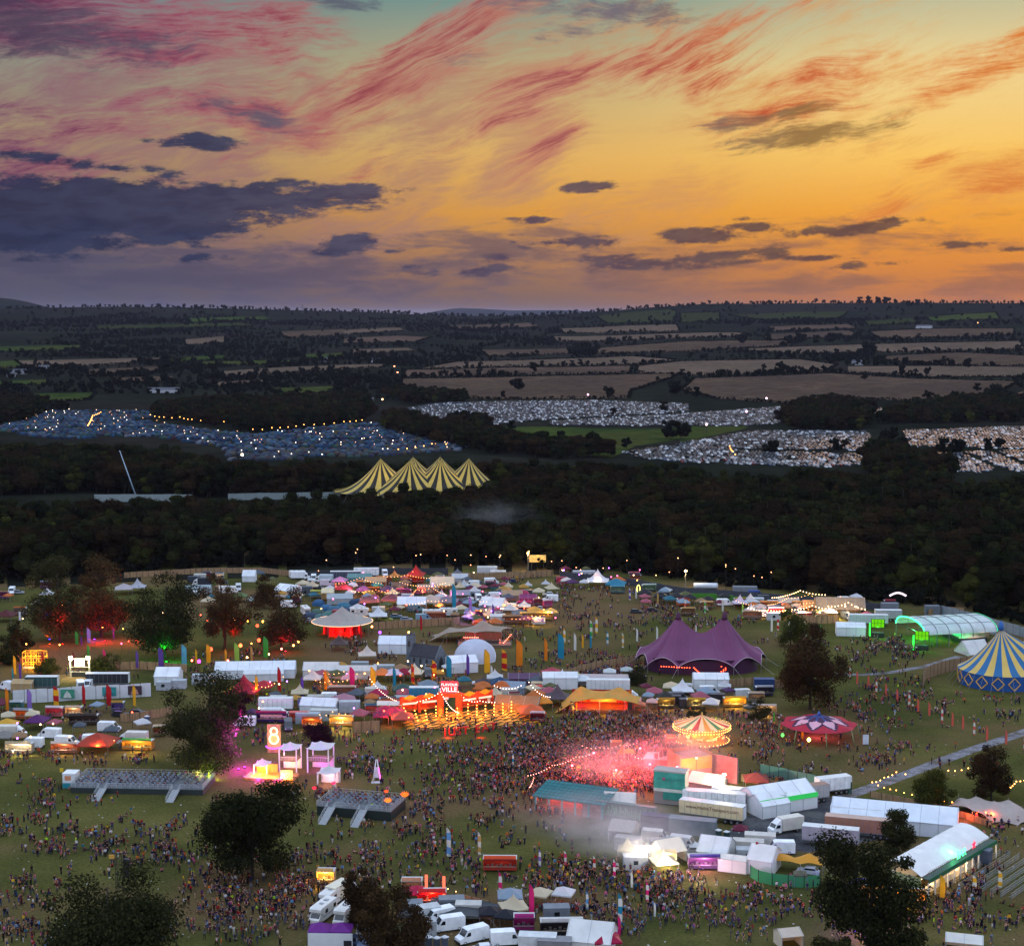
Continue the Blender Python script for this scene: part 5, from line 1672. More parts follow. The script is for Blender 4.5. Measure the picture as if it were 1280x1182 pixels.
# -- seated viewing platforms
def platform(name,label,cx,cy,w,d,rz,h,ramps,seed,skirt='26302e',cabin=False):
 p=G(cx,cy)
 r=thing(name,label,'viewing platform',(p.x,p.y,0),rz,'raised viewing platforms')
 ob('deck',MB().box(-w/2,w/2,-d/2,d/2,h-.12,h),paint('60666a',.7,.3),r)
 sk=MB().box(-w/2+.03,w/2-.03,-d/2+.02,-d/2+.06,0,h-.123).box(-w/2+.03,w/2-.03,d/2-.06,d/2-.02,0,h-.123).box(-w/2+.02,-w/2+.06,-d/2+.07,d/2-.07,0,h-.123).box(w/2-.06,w/2-.02,-d/2+.07,d/2-.07,0,h-.123)
 ob('skirt',sk,paint(skirt,.8),r)
 def rail(x0,y0,x1,y1):
  m=MB();a,b=Vector((x0,y0,h)),Vector((x1,y1,h));n=max(2,int((b-a).length/1.0))
  for i in range(n+1):
   q=a.lerp(b,i/n);m.box(q.x-.03,q.x+.03,q.y-.03,q.y+.03,h,h+1.08)
  for z in(.55,1.08):m.tube([a+Vector((0,0,z)),b+Vector((0,0,z))],.035,4)
  for i in range(n*5):
   q=a.lerp(b,i/(n*5));m.box(q.x-.008,q.x+.008,q.y-.008,q.y+.008,h+.1,h+1.05)
  ob('railing',m,paint('a8acae',.45),r)
 xs=sorted(ramps)
 seg=[-w/2]+[v for x in xs for v in(x-.9,x+.9)]+[w/2]
 for i in range(0,len(seg),2):rail(seg[i],-d/2+.05,seg[i+1],-d/2+.05)
 rail(-w/2+.05,d/2-.05,w/2-.05,d/2-.05);rail(-w/2+.05,-d/2,-w/2+.05,d/2);rail(w/2-.05,-d/2,w/2-.05,d/2)
 for x in ramps:
  L=5.5
  m=MB().add([(x-.85,-d/2,h-.05),(x+.85,-d/2,h-.05),(x+.85,-d/2-L,.02),(x-.85,-d/2-L,.02),(x-.85,-d/2,h-.17),(x+.85,-d/2,h-.17),(x+.85,-d/2-L,0),(x-.85,-d/2-L,0)],[(0,3,2,1),(4,5,6,7),(0,1,5,4),(1,2,6,5),(2,3,7,6),(3,0,4,7)])
  rp=ob('ramp',m,paint('8e9294',.6),r)
  for s in(-.85,.85):
   q=MB()
   for z in(.5,1.0):q.tube([(x+s,-d/2,h+z),(x+s,-d/2-L,z)],.04,4)
   for i in range(7):q.tube([(x+s,-d/2-L*i/6,h*(1-i/6)),(x+s,-d/2-L*i/6,h*(1-i/6)+1)],.03,4)
   ob('handrail',q,paint('a8acae',.45),rp)
 foot(p,w+1,d+1,rz)
 rr=random.Random(seed)
 if 'chair' not in PROTO:
  PROTO['chair']=MB().box(-.22,.22,-.22,.22,.42,.46).box(-.22,.22,.2,.24,.46,.9).box(-.22,-.19,-.22,-.19,0,.42).box(.19,.22,-.22,-.19,0,.42).box(-.22,-.19,.19,.22,0,.42).box(.19,.22,.19,.22,0,.42).mesh('folding_chair',[paint('8c96a4',.4)])
 M=Matrix.Translation(p)@Matrix.Rotation(math.radians(rz),4,'Z')
 ny,nx=int(d/1.5),int(w/1.25)
 for j in range(ny):
  for i in range(nx):
   x,y=-w/2+1+i*1.22,-d/2+1.1+j*1.45
   if min([abs(x-q)for q in ramps]+[9])<.9 and y<0 or rr.random()<.12:continue
   q=M@Vector((x+rr.uniform(-.1,.1),y,h))
   o=bpy.data.objects.new('folding_chair',PROTO['chair']);o.location=q;o.rotation_euler=(0,0,math.radians(rz)+PI+rr.uniform(-.3,.3));link(o)
   tag(o,'pale folding chair among the rows on the %s'%name.replace('_',' '),'chair','chairs on the %s'%name.replace('_',' '))
   SEATS.append((q,math.degrees(o.rotation_euler[2]),name))
 if cabin:
  q=M@Vector((-w/2-1.6,-.5,0))
  c=thing('ticket_booth','small white booth with teal base at the platform end','booth',q,rz)
  ob('body',MB().box(-1.4,1.4,-1.6,1.6,1.2,3.2),paint('d4d8d8',.5),c)
  ob('base',MB().box(-1.42,1.42,-1.62,1.62,0,1.197),paint('2a8a96',.5),c)
  ob('poster',MB().box(-.9,.5,-1.66,-1.603,1.8,2.8),paint('c88860',.6),c)
  ob('roof',MB().box(-1.5,1.5,-1.7,1.7,3.203,3.32),paint('dcdede',.5),c)
SEATS=[]
platform('long_platform','long low viewing platform with two ramps and rows of chairs',180,983,29.5,11,-3.5,1.3,[-7.5,8.8],4,cabin=True)
platform('dark_platform','dark skirted viewing platform with two ramps and white chairs',452,1014,16.5,9.5,-15,2.1,[-4.9,2.2],5,'182420')
# -- white lit obelisk
def obelisk():
 p=G(471,978)
 r=thing('obelisk','white lit A-shaped obelisk standing in the crowd','sculpture',(p.x,p.y,0))
 for s in(-1,1):ob('leg',MB().tube([(s*.85,0,0),(s*.12,0,5.4)],.2,6,0,.1),paint('d8dadc',.4),r)
 ob('panel',MB().prism([(-.5,1.2),(.5,1.2),(.3,3.6),(-.3,3.6)],-.06,.06),paint('d0d8dc',.4),r)
 ob('base',MB().box(-1.2,1.2,-.6,.6,0,.2),paint('c8cacc',.5),r)
 ob('side_light',MB().tube([(1.0,-.3,.2),(.45,-.3,3.6)],.1,5),glow('ff60d0',4),r)
obelisk()
# ---------------------------------------------------------------- the walled arena and its neighbours
def block(name,label,cat,x1,y1,x2,y2,d,parts,group=None,auto=False):
 """parts: (name, mesh function(mb, w, d), material)"""
 px,py,w,rz=span(x1,y1,x2,y2,d)
 p=G(px,py)
 r=thing(name,label,cat,(p.x,p.y,0),rz,group,auto)
 for nm,fn,m in parts:
  mb=MB();fn(mb,w,d)
  ob(nm,mb,m,r)
 foot(p,w,d,rz)
 return r,w
def bar():
 px,py,w,rz=span(668,1012,754,1024,8)
 p=G(px,py)
 r=thing('teal_bar','long bar with sloping translucent teal roof beside the arena','bar',(p.x,p.y,0),rz)
 m=MB().sheet(lambda u,v:(-w/2-.4+(w+.8)*u,-4.3+8.4*v,3.1+1.3*v),16,6,0,False,.1)
 ob('roof',m,cloth('3e8f92',.35,.25,.5),r)
 g=MB()
 for i in range(17):g.tube([(-w/2-.4+(w+.8)*i/16,-4.35,3.22),(-w/2-.4+(w+.8)*i/16,4.15,4.5)],.05,4)
 for i in range(7):g.tube([(-w/2-.4,-4.3+8.4*i/6,3.2+1.3*i/6),(w/2+.4,-4.3+8.4*i/6,3.2+1.3*i/6)],.05,4)
 ob('roof_frame',g,paint('2c5c60',.6),r)
 for i in range(6):
  x=-w/2+.3+(w-.6)*i/5
  ob('post',MB().box(x-.18,x+.18,-4.1,-3.75,0,3.1),paint('5aa0a4',.6),r)
  ob('post',MB().box(x-.12,x+.12,3.8,4.0,0,4.3),paint('3c6c70',.6),r)
 ob('counter',MB().box(-w/2+.8,w/2-.8,.6,1.2,0,1.1),wood('7a4a38'),r)
 ob('end_wall',MB().box(w*.2,w/2-.2,-3.9,-3.7,0,2.9),paint('b08078',.7,.4),r)
 for x in(-w*.36,-w*.12,w*.12,w*.34):lamp((x,-1.2,2.6),'ff6a50',210,.3,r)
 foot(p,w,8,rz)
bar()
gable_tent(775,1014,6.5,6,2.4,4.3,-8,'d8d2c8','cream white marquee at the end of the teal roofed bar',lamp=('ffb080',3),auto=False)
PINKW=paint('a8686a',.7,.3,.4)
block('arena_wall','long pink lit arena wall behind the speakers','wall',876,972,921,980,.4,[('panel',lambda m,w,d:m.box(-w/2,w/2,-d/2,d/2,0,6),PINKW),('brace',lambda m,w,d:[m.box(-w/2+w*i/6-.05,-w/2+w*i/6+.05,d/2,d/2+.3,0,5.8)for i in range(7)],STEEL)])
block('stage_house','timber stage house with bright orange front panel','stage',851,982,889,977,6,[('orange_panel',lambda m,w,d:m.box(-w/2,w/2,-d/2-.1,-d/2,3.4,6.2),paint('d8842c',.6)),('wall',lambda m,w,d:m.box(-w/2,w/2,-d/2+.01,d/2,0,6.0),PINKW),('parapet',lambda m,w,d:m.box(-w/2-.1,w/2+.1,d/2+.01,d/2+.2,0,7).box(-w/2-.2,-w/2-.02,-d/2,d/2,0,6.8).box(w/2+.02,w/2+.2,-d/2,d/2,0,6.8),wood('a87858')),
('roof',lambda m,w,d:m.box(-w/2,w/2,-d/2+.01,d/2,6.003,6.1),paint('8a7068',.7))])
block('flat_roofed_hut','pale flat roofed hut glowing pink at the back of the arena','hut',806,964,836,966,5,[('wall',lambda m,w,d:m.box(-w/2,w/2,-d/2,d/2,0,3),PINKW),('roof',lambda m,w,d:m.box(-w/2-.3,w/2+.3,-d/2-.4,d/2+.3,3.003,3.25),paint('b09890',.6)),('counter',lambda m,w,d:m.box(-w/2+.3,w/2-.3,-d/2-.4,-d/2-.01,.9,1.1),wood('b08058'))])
scr,sw=block('arena_screen','tall teal and white painted stage back facing the camera','stage back',817,1004,856,1008,3.5,[('upper_panel',lambda m,w,d:m.box(-w/2,w/2,-d/2-.1,-d/2,3.6,7.2),paint('3c9c88',.6,.35,.5)),('white_band',lambda m,w,d:m.box(-w/2,w/2,-d/2-.1,-d/2,2.9,3.597),paint('c8ccc0',.6)),('lower_panel',lambda m,w,d:m.box(-w*.2,w/2,-d/2-.1,-d/2,1.2,2.897),paint('2c8c7c',.6,.3,.6)),('wall',
lambda m,w,d:m.box(-w/2,w/2,-d/2+.01,d/2,.2,7.0),paint('8a8480',.7)),('cap_rail',lambda m,w,d:m.box(-w/2-.2,w/2+.2,-d/2-.2,d/2+.1,7.203,7.5),paint('a89c94',.6)),('base',lambda m,w,d:m.box(-w/2+.1,w/2-.1,-d/2+.1,d/2-.1,0,.197),DARK)])
mk=MB()
for k in range(9):
 x=-2.6+k*.62
 mk.at(x,-1.87,5.6+.2*math.sin(k*2.1)).tube([(0,0,-.3),(.15,0,.25),(.3,0,-.2),(.45,0,.3)],.05,4)
ob('painted_scrawl',mk,paint('30706c',.6),scr)
dr=MB().ball(-1.2,-1.88,5.7,.32,8)
ob('painted_dot',dr,paint('b04a70',.6),scr)
for i,(px,py)in enumerate(((820,968),(826,966.5),(831,965),(836,964))):
 q=G(px,py)
 o=thing('speaker_stack','small black speaker on a stand','speaker',(q.x,q.y,0),0,'row of black speakers',True)
 ob('stand',MB().cyl(0,0,0,3.9,.06,n=6),DARK,o)
 ob('cabinet',MB().box(-.4,.4,-.3,.3,3.903,5.0),paint('141414',.6),o)
o=thing('flood_light','white flood light on a pole behind the arena','flood light',G(905,994),0)
ob('pole',MB().cyl(0,0,0,4.6,.08,.06,6),STEEL,o)
ob('lamp_head',MB().box(-.35,.35,-.2,.2,4.603,5.0),DARK,o)
ob('lens',MB().box(-.3,.3,-.26,-.203,4.62,4.98),glow('fff0c8',40),o)
lamp((0,-.9,4.8),'ffeec8',2600,.3,o)
gable_tent(884,987,7,6,2.3,3.9,-30,'a89c98','grey marquee with lit side between the arena and the trailers',lamp=('ffe070',5),auto=False)
pf=thing('pennant_frame','white frame with an orange triangular sail above the arena crowd','frame',G(779,950),0)
ob('frame',MB().tube([(.2,0,0),(.2,0,3.6),(.5,0,4.1),(.9,0,4.1),(1.2,0,3.6),(1.2,0,0)],.09,5),paint('d8d0c8',.5),pf)
ob('sail',MB().add([(-2.2,0,0.6),(.05,0,.8),(.05,0,3.9),(-2.2,.06,0.6),(.05,.06,.8),(.05,.06,3.9)],[(0,1,2),(5,4,3),(0,3,4,1),(1,4,5,2),(2,5,3,0)]),cloth('d88818',.3),pf)
for pts in([(660,985,3),(690,972,3),(720,961,3),(745,954,3)],[(728,947,3),(750,949,3),(775,946,3),(800,941,3)],[(790,958,3),(806,963,3)],[(662,1000,3),(668,985,3)]):
 festoon(pts,.4,1.0,'ff9a88',10,.09,'string of pinkish bulbs at the arena')
for x,y,z,pw in((735,976,4.5,1500),(770,980,5,1900),(800,978,5,1900),(752,968,4,1000),(785,966,4.5,1300),(820,986,4,1200),(850,990,3,500),(875,990,4.5,800),(840,969,6.2,700),(812,952,3,600)):
 pass
for px,py,h,c,pw in((812,984,5.2,'ff3848',4200),(800,962,5.0,'ff4050',3400),(742,966,4.6,'ff4858',2200),(770,988,4.6,'ff4450',3000),(846,986,5.0,'ff5058',2200),(715,980,4.2,'ff5060',900),(870,984,6.6,'ff7060',1400)):
 o=thing('red_flood_lamp','red flood lamp on a mast','flood light',G(px,py),0,'red flood lamps of the arena',True)
 ob('mast',MB().cyl(0,0,0,h,.07,n=6),DARK,o)
 ob('lamp_head',MB().box(-.3,.3,-.2,.2,h+.003,h+.4),DARK,o)
 ob('lens',MB().box(-.24,.24,-.24,-.203,h+.05,h+.36),glow(c,20),o)
 lamp((0,-.6,h+.2),c,pw*.6,.4,o)
for px,py in((724,968),(770,975),(768,985),(858,1002)):lamp(G(px,py)+Vector((0,0,2)),'ffb040',150,.3)
gc=container(782,1024,span(760,1030,804,1036)[3],'5c7470','grey container wall painted with green graffiti',13,3.4,0,W=1.2)
gm=MB()
_q=random.Random(8)
for k in range(26):
 x=-6+k*.46
 gm.tube([(x,-.66,.5+_q.random()*.4),(x+_q.uniform(.1,.5),-.66,1.2+_q.random()),(x+_q.uniform(-.2,.7),-.66,2.0+_q.random()*.9)],.16,4)
ob('graffiti',gm,paint('6aa884',.6),gc)
ob('window',MB().box(-6.2,-5.5,-.69,-.661,1.6,2.6).box(-5.2,-4.6,-.69,-.661,1.6,2.6),DARK,gc)
container(822,1036,-17,'24284a','navy blue container beside the graffiti wall',6.5,3.0,W=2.4)
container(866,1042,-17,'6c757c','long grey container in the wall of the yard',9.5,3.2,W=2.6)
TR=trailer
px,py,w_,rz_=span(848,1022,929,1033,2.5)
t1=TR(px,py,rz_,'dccaa0','cream lorry trailer lettered with a web address',L=13.8)
text('www.HollinTransport.com',t1,(0.3,-1.28,2.5),1.05,paint('6a3c30',.6),'lettering')
TR(893,1011,-15,WHITE,'white lorry trailer behind the lettered cream one')
TR(929,1008,-15,WHITE,'white lorry trailer beside the yard entrance')
TR(955,1012,-15,WHITE,'short white lorry trailer next to the marquee with green trim',L=9)
TR(1010,1003,20,'a8a8a8','grey curtain sided trailer below the marquee with green trim',L=9,roof='8a6a5a')
TR(1041,992,20,WHITE,'white trailer parked by the green mesh fence',L=8)
box_truck(981,1040,205,'c8c4b8','white removal truck in the tarmac yard')
TR(1080,1032,-17,WHITE,'white lorry trailer beside the long white marquee',L=13.6)
TR(1074,1045,-17,'a0705c','rust brown trailer with a red rear door',end='8a1420',L=13.6,roof='b09484')
TR(1038,1057,-17,'9a969c','grey lorry trailer nearest the dark round-crowned tree',L=11)
gm1=gable_tent(970,1008,15,9,3.0,5.4,26,'e6eaec','white marquee with green trim behind the yard',auto=False)
ob('green_trim',MB().box(-7.4,7.4,-4.75,-4.62,2.6,3.6),glow('40e070',.7),gm1)
gm2=gable_tent(960,1016,7,6,2.8,4.6,26,'e2e6e8','small white marquee annexe next to the green trimmed one',auto=False)
px,py,w_,rz_=span(1055,1032,1182,1053,9)
gable_tent(1118,1033,25,9,3.0,5.3,-18,'dce4ec','long pale marquee in front of the tree with round crown',auto=False,bays=7,lamp=('ffd8a8',1.5))
def beer():
 px,py,w,rz=span(1158,1122,1243,1071,7)
 p=G(px,py)
 r=thing('long_bar','long white roofed bar with green fascia and lit letters on the roof','bar',(p.x,p.y,0),rz)
 n=11
 m=MB()
 m.sheet(lambda u,v:(-w/2+w*u,-2.4+6.2*v,3.7+1.8*math.sin(v*PI*.62)-.06*abs(math.sin(u*n*PI))),n*4,8,0,True,.06)
 ob('roof',m,cloth('e4e4e2',.15),r)
 ob('front_canopy',MB().box(-w/2,w/2,-3.9,-2.5,3.35,3.5),paint('2a4438',.6),r)
 ob('fascia',MB().box(-w/2,w/2,-4.0,-3.903,2.8,3.6),paint('1c5a3c',.5),r)
 ob('back_wall',MB().box(-w/2,w/2,3.3,3.4,0,3.6),paint('c8c8c4',.6),r)
 ob('counter',MB().box(-w/2+.4,w/2-.4,-2.6,-2.0,0,1.1),paint('e8d8b8',.5),r)
 ob('strip_lamp',MB().box(-w/2+.5,w/2-.5,-2.2,-2.1,3.0,3.1),glow('ffdca0',5),r)
 for i in range(n+1):
  x=-w/2+.15+(w-.3)*i/n
  ob('post',MB().box(x-.13,x+.13,-3.95,-3.7,0,2.79),paint('d8d8d0',.5),r)
 q=MB()
 for x0,x1 in((-w/2+1,-w*.12),(w*.25,w/2-1)):
  for i in range(int((x1-x0)/.8)):q.box(x0+i*.8-.03,x0+i*.8+.03,-3.3,-3.25,3.503,4.5)
  q.box(x0,x1,-3.3,-3.25,4.5,4.56)
 ob('roof_rail',q,STEEL,r)
 lt=text('BAR',r,(w*.02,-3.1,3.6),2.2,glow('60ffb0',2.6),'roof_letters')
 st=MB();
 for k in range(5):
  a=2*PI*k/5+PI/2
  b=2*PI*(k+.5)/5+PI/2;c=2*PI*(k-.5)/5+PI/2
  st.add([(w*.2,-3.1,4.7),(w*.2+.42*math.cos(c),-3.15,4.7+.42*math.sin(c)),(w*.2+1.1*math.cos(a),-3.15,4.7+1.1*math.sin(a)),(w*.2+.42*math.cos(b),-3.15,4.7+.42*math.sin(b))],[(0,1,2,3)])
 ob('red_star',st,glow('ff3050',2.2),r)
 for x in(-w*.35,0,w*.35):lamp((x,-3.0,2.5),'ffd090',160,.3,r)
 lamp((0,-1.5,4.8),'40ff90',90,.3,r)
 ev=ob('end_wall',MB().box(-w/2-.1,-w/2,-2.4,3.4,0,3.5),paint('7a8c58',.7,.5),r)
 foot(p,w,8,rz)
beer()
for i in range(7):
 a,b=G(1186+i*13,1108+i*2.6),G(1250+i*12,1068+i*2.4)
 fence([a,b],1.1,paint('a4a8a6',.4),'steel queue barrier','queue_barrier',2.2,.05,postmat=STEEL,cat='barrier',rails=True)['group']='queue barriers of the long bar'
stretch_tent('cream_stretch_tent','cream stretch tent with many small peaks beside the bulb garden',1236,1018,-14,[(-8.5,3,.3),(-8,-3,2.3),(-3.5,-5,2.2),(.5,-6,.2),(5.5,-6.2,.1),(9.5,-3.5,.1),(9,3,.2),(3,5,.3),(-3,5.5,.3)],[(-6.2,1,4.0),(-2.6,2.6,3.7),(1,-1,3.8),(4,2,3.6),(6.5,-1.5,3.2),(-3,-2.4,3.6)],'b8aaa2')
for x in(1205,1222,1240):lamp(G(x,1026)+Vector((0,0,1.6)),'ff5a20',190,.3)
festoon([(1090,991,2.6),(1105,985,2.6),(1120,978,2.6),(1143,980,2.6)],.3,1.5,'ffa850',18,.13,'string of amber bulbs on the left of the bulb garden')
festoon([(1090,991,2.6),(1120,1000,2.4),(1160,1008,2.4),(1200,1016,2.4),(1240,1030,2.4)],.3,1.6,'ff9840',18,.13,'string of amber bulbs along the front of the bulb garden')
festoon([(1185,976,2.6),(1210,973,2.6),(1228,982,2.6)],.3,1.6,'ffa850',18,.13,'string of amber bulbs between the two round trees')
festoon([(1258,1000,2.6),(1270,990,2.6),(1290,984,2.6)],.3,1.4,'ffa850',18,.13,'string of amber bulbs right of the darker round tree')
stretch_tent('yellow_sail_tent','small yellow stretch tent by the curved green fence',993,1087,-8,[(-5,-1.2,1.9),(-3.6,2.2,2.4),(0,1.6,1.9),(4.6,2.0,2.2),(5.2,-2,1.8),(1,-2.2,2.0)],[(-3,.3,3.6),(2.8,.2,3.9)],'d89a30')
fence([(938,1096),(948,1102),(965,1106),(985,1108),(1005,1109),(1025,1108)],2.3,cloth('3c8c58',.2),'curved green cloth fence before the yellow stretch tent','cloth_fence',2.5,.05,auto=False)
fence([(950,968),(985,975),(1020,983),(1064,992)],2.6,cloth('5a8478',.2),'pale green printed mesh fence behind the yard','mesh_fence',2.5,.05,auto=False)
stretch_tent('yellow_stretch_tent','large yellow stretch tent over the orange lit stage',750,886,-4,[(-12,-5.5,.1),(-7,-6.2,3.3),(0,-6.5,4.2),(6.5,-6.2,3.8),(12.5,-4.5,2.0),(11,4,2.6),(3,6.5,3),(-5,6.5,3.2),(-11,4,1.2)],[(-5,1.5,6.6),(0,-1.8,5.8),(5,2,6.4)],'c8a44a',trans=.4)
def orange_stage():
 p=G(752,887)
 r=thing('small_stage','orange and red lit stage under the yellow stretch tent','stage',(p.x,p.y,0),-4)
 ob('deck',MB().box(-8.5,8.5,-4,4.5,0,1.1),paint('5a3020',.7),r)
 ob('backdrop',MB().box(-8,8,4.0,4.2,1.103,4.6),cloth('a03828',.2),r)
 for i in range(6):
  x=-7.5+i*3
  ob('drape',MB().sheet(lambda u,v:(x-.5+u,3.7+.2*math.sin(u*12),1.2+3.2*v),8,3),cloth(('c02838','d08828')[i%2],.3),r)
 ob('banner',MB().box(-3,4,-4.3,-4.2,3.3,4.3),paint('c8943c',.6),r)
 ob('speaker',MB().box(-8.2,-7,-3.8,-2.8,1.103,3.0),DARK,r);ob('speaker',MB().box(7,8.2,-3.8,-2.8,1.103,3.0),DARK,r)
 for x,c in((-6,'ff3860'),(-2,'ff7828'),(2,'ff8828'),(6,'ff3828')):lamp((x,.5,3.6),c,420,.3,r)
 lamp((1,-6.2,3),'ffb040',260,.3,r);lamp((-6.5,-6.2,1.5),'ffb040',200,.3,r)
 foot(p,19,10)
orange_stage()
stretch_tent('beige_stretch_tent','wide beige stretch tent behind the white dome',594,800,0,[(-15,-3,.4),(-9,-5,3.4),(0,-5.5,3.6),(8.5,-4.5,3.6),(12.5,-1,4.2),(11,5,3),(2,6.5,2.6),(-8,6,2),(-14,3.5,1)],[(2.5,0,7.4),(-8,.5,4.8),(10,1.5,5.2)],'a49484')
def terrace():
 p=G(604,806)
 r=thing('timber_terrace','timber bar terrace under the beige stretch tent','bar',(p.x,p.y,0))
 ob('floor',MB().box(-8,9,-4.5,4,0,.9),wood('6a5444'),r)
 ob('bar_front',MB().box(-6,5,-2,-1.5,.903,2.0),wood('4a3a34'),r)
 ob('back_wall',MB().box(-6,6,3.4,3.6,.903,3.4),wood('54402f'),r)
 for k,(x,c)in enumerate(((-5,'ff6048'),(-2,'ff4038'),(5.5,'ff6840'))):lamp((x,-.5,2.9),c,160,.3,r)
 bb=MB()
 for k in range(9):bb.ball(-6+k*.55,-2.6,3.0,.12,6)
 for k in range(7):bb.ball(6.5+k*.4,-4.2,1.6+k*.45,.12,6)
 ob('lights',bb,glow('ff7860',16),r)
terrace()
def dance():
 px,py,w,rz=span(1162,812,1236,798,0)
 p=G(1182,799)
 r=thing('dance_tent','arched translucent dance tent edged in green light','stage tent',(p.x,p.y,0),13)
 L,Wd,h=25,20,4.0
 def fn(u,v):
  a=PI*v
  return(-L/2+L*u,-Wd/2*math.cos(a),h+3.5*math.sin(a)**.85)
 ob('roof',MB().sheet(fn,18,16,0,True,.06),cloth('d4dce0',.35,.2,.3),r)
 rb=MB()
 for i in range(7):rb.tube([Vector(fn(i/6,j/16))+Vector((0,0,.1))for j in range(17)],.12,5)
 for v in(.25,.5,.75):rb.tube([Vector(fn(i/8,v))+Vector((0,0,.08))for i in range(9)],.08,4)
 ob('ribs',rb,paint('6c7478',.5),r)
 ob('green_tube',MB().tube([Vector(fn(0,j/16))+Vector((-.15,0,.1))for j in range(17)],.2,6),glow('38ff90',5),r)
 ob('green_tube',MB().tube([Vector(fn(1,j/16))+Vector((.15,0,.1))for j in range(17)],.13,6),glow('38ffb0',1.6),r)
 for i in range(7):
  for s in(0,1):
   q=fn(i/6,s);ob('post',MB().cyl(q[0],q[1],0,h,.16,n=6),paint('585e62',.5),r)
 ob('truss',MB().box(-L/2,-L/2+.5,-Wd/2,Wd/2,h-.3,h),DARK,r)
 ob('stage_deck',MB().box(2,L/2-1,-6,6,0,1.4),DARK,r)
 ob('back_drape',MB().box(L/2-.9,L/2-.7,-7,7,1.403,5),paint('20242a',.8),r)
 ob('dj_booth',MB().box(3,4.4,-2.2,2.2,1.403,2.6),glow('40ff80',1.5),r)
 for x,y,z,c,pw in((5,0,5,'60ff90',700),(8,-3,5,'ff6070',700),(9,3,5,'70ffb0',500),(-4,0,4,'40e070',500),(-11,0,4.5,'50ff80',500),(6,-6,4.5,'ff8a70',350),(10,0,6,'fff0e0',500)):
  lamp((x,y,z),c,pw,.4,r)
 foot(p,L,Wd,13)
 for px2,py2,yy in((1152,812,0),(1097,796,0)):
  q=G(px2,py2)
  s=thing('video_wall','green glowing video wall %s the dance tent mouth'%('right of' if px2>1120 else 'left of'),'screen',(q.x,q.y,0),-10,'green video walls')
  ob('screen',MB().box(-2.1,2.1,-.12,0,3.2,6.0),paint('0c140c',.4),s)
  pan=MB()
  for a in range(4):
   for b in range(2):pan.box(-2.0+a*1.02,-1.1+a*1.02,-.16,-.121,3.3+b*1.35,4.55+b*1.35)
  ob('lit_tile',pan,glow('60c010',1.3),s)
  ob('pillar',MB().box(-2.75,-2.35,-.3,.1,0,4.6),glow('30ff50',3.2),s)
  ob('frame',MB().box(-2.2,-2.1,-.05,.25,0,6.0).box(2.1,2.2,-.05,.25,0,6.0),DARK,s)
  ob('base',MB().box(-1.9,1.9,-1,.8,0,1.6),DARK,s)
  lamp((0,-1.2,3),'50ff50',260,.4,s)
dance()
gable_tent(1216,816,8,8,.6,4.2,20,'d0d0cc','white triangular marquee between dance tent and circus tent',lamp=('ffc060',6),auto=False)
tri=thing('lit_arch_sign','white lit arched sign standing before the dark wood','sign',G(1122,756),0)
ob('arch',MB().tube([(-3+.5*i,0,3.4+1.1*math.sin(PI*i/12))for i in range(13)],.38,6),glow('ffe8f8',1.6),tri)
ob('post',MB().cyl(-2.8,0,0,3.4,.1,n=6).cyl(2.8,0,0,3.4,.1,n=6),DARK,tri)
def towers():
 p=G(100,846)
 r=thing('scaffold_screen','white scaffold tower with two flood lights and a small screen','screen tower',(p.x,p.y,0))
 f=MB()
 for x in(-2.9,-2.6,2.6,2.9):f.cyl(x,0,0,5.6,.06,n=5)
 for z in(1.6,3.0,5.5):f.tube([(-3,0,z),(3,0,z)],.06,5)
 ob('scaffold',f,paint('d0ccb8',.5),r)
 ob('screen',MB().box(-1.4,1.4,-.15,0,3.2,5.4),paint('c8d4d8',.4),r)
 ob('black_drape',MB().box(-2.4,2.4,.05,.15,0,1.5),DARK,r)
 for s in(-1,1):
  ob('flood_light',MB().box(s*2.5-.5,s*2.5+.5,-.35,-.1,5.2,6.2),glow('fff0b8',22),r)
  lamp((s*2.5,-1.5,5.2),'fff0c0',700,.3,r)
 foot(p,7,2)
 p=G(44,836)
 r=thing('yellow_scaffold','yellow lit open scaffold frame with a white counter','stage',(p.x,p.y,0))
 f=MB()
 for x in(-3.2,-1.6,0,1.6,3.2):
  for y in(-1.5,1.5):f.cyl(x,y,0,5.4,.1,n=5)
 for z in(1.8,3.6,5.3):
  for y in(-1.5,1.5):f.tube([(-3.3,y,z),(3.3,y,z)],.1,5)
  for x in(-3.2,0,3.2):f.tube([(x,-1.5,z),(x,1.5,z)],.1,5)
 for s in(-1,1):f.tube([(s*3.2,-1.5,.2),(s*.2,-1.5,5.2)],.09,5)
 ob('scaffold',f,paint('d8a028',.5),r)
 ob('counter',MB().box(-2.9,1.2,-2.4,-1.8,.7,1.1),paint('e0d8b8',.5),r)
 for x,y,z in((-2,0,3),(2,0,3),(0,-2.6,1.8),(0,0,5)):lamp((x,y,z),'ffb828',300,.3,r)
 foot(p,8,5)
towers()
hb=fence([(16,879),(60,877),(105,874),(150,872),(189,870)],3.7,paint('c4cacc',.6,.12),'long white hoarding with three picture posters','hoarding',3.0,.12,auto=False)
for px,py,c,c2 in((85,876,'3c8c74','c8d0c8'),(137,873,'2c8a8a','1c5a74'),(169,871.5,'3c2a34','b08878')):
 q=G(px,py)-G(16,879)
 o=ob('poster',MB().box(-1.9,1.9,-.2,-.13,.8,3.3),paint(c,.6,.5,1.2),hb);o.location=(q.x,q.y,0)
 o2=ob('poster_figure',MB().prism([(-1.2,1.0),(1.1,1.0),(.6,2.2),(-.2,2.9),(-.9,1.9)],-.23,-.203),paint(c2,.6,.4),o)
bb=thing('lit_billboard','pale billboard lit from above at the edge of the wood','billboard',G(672,712),0)
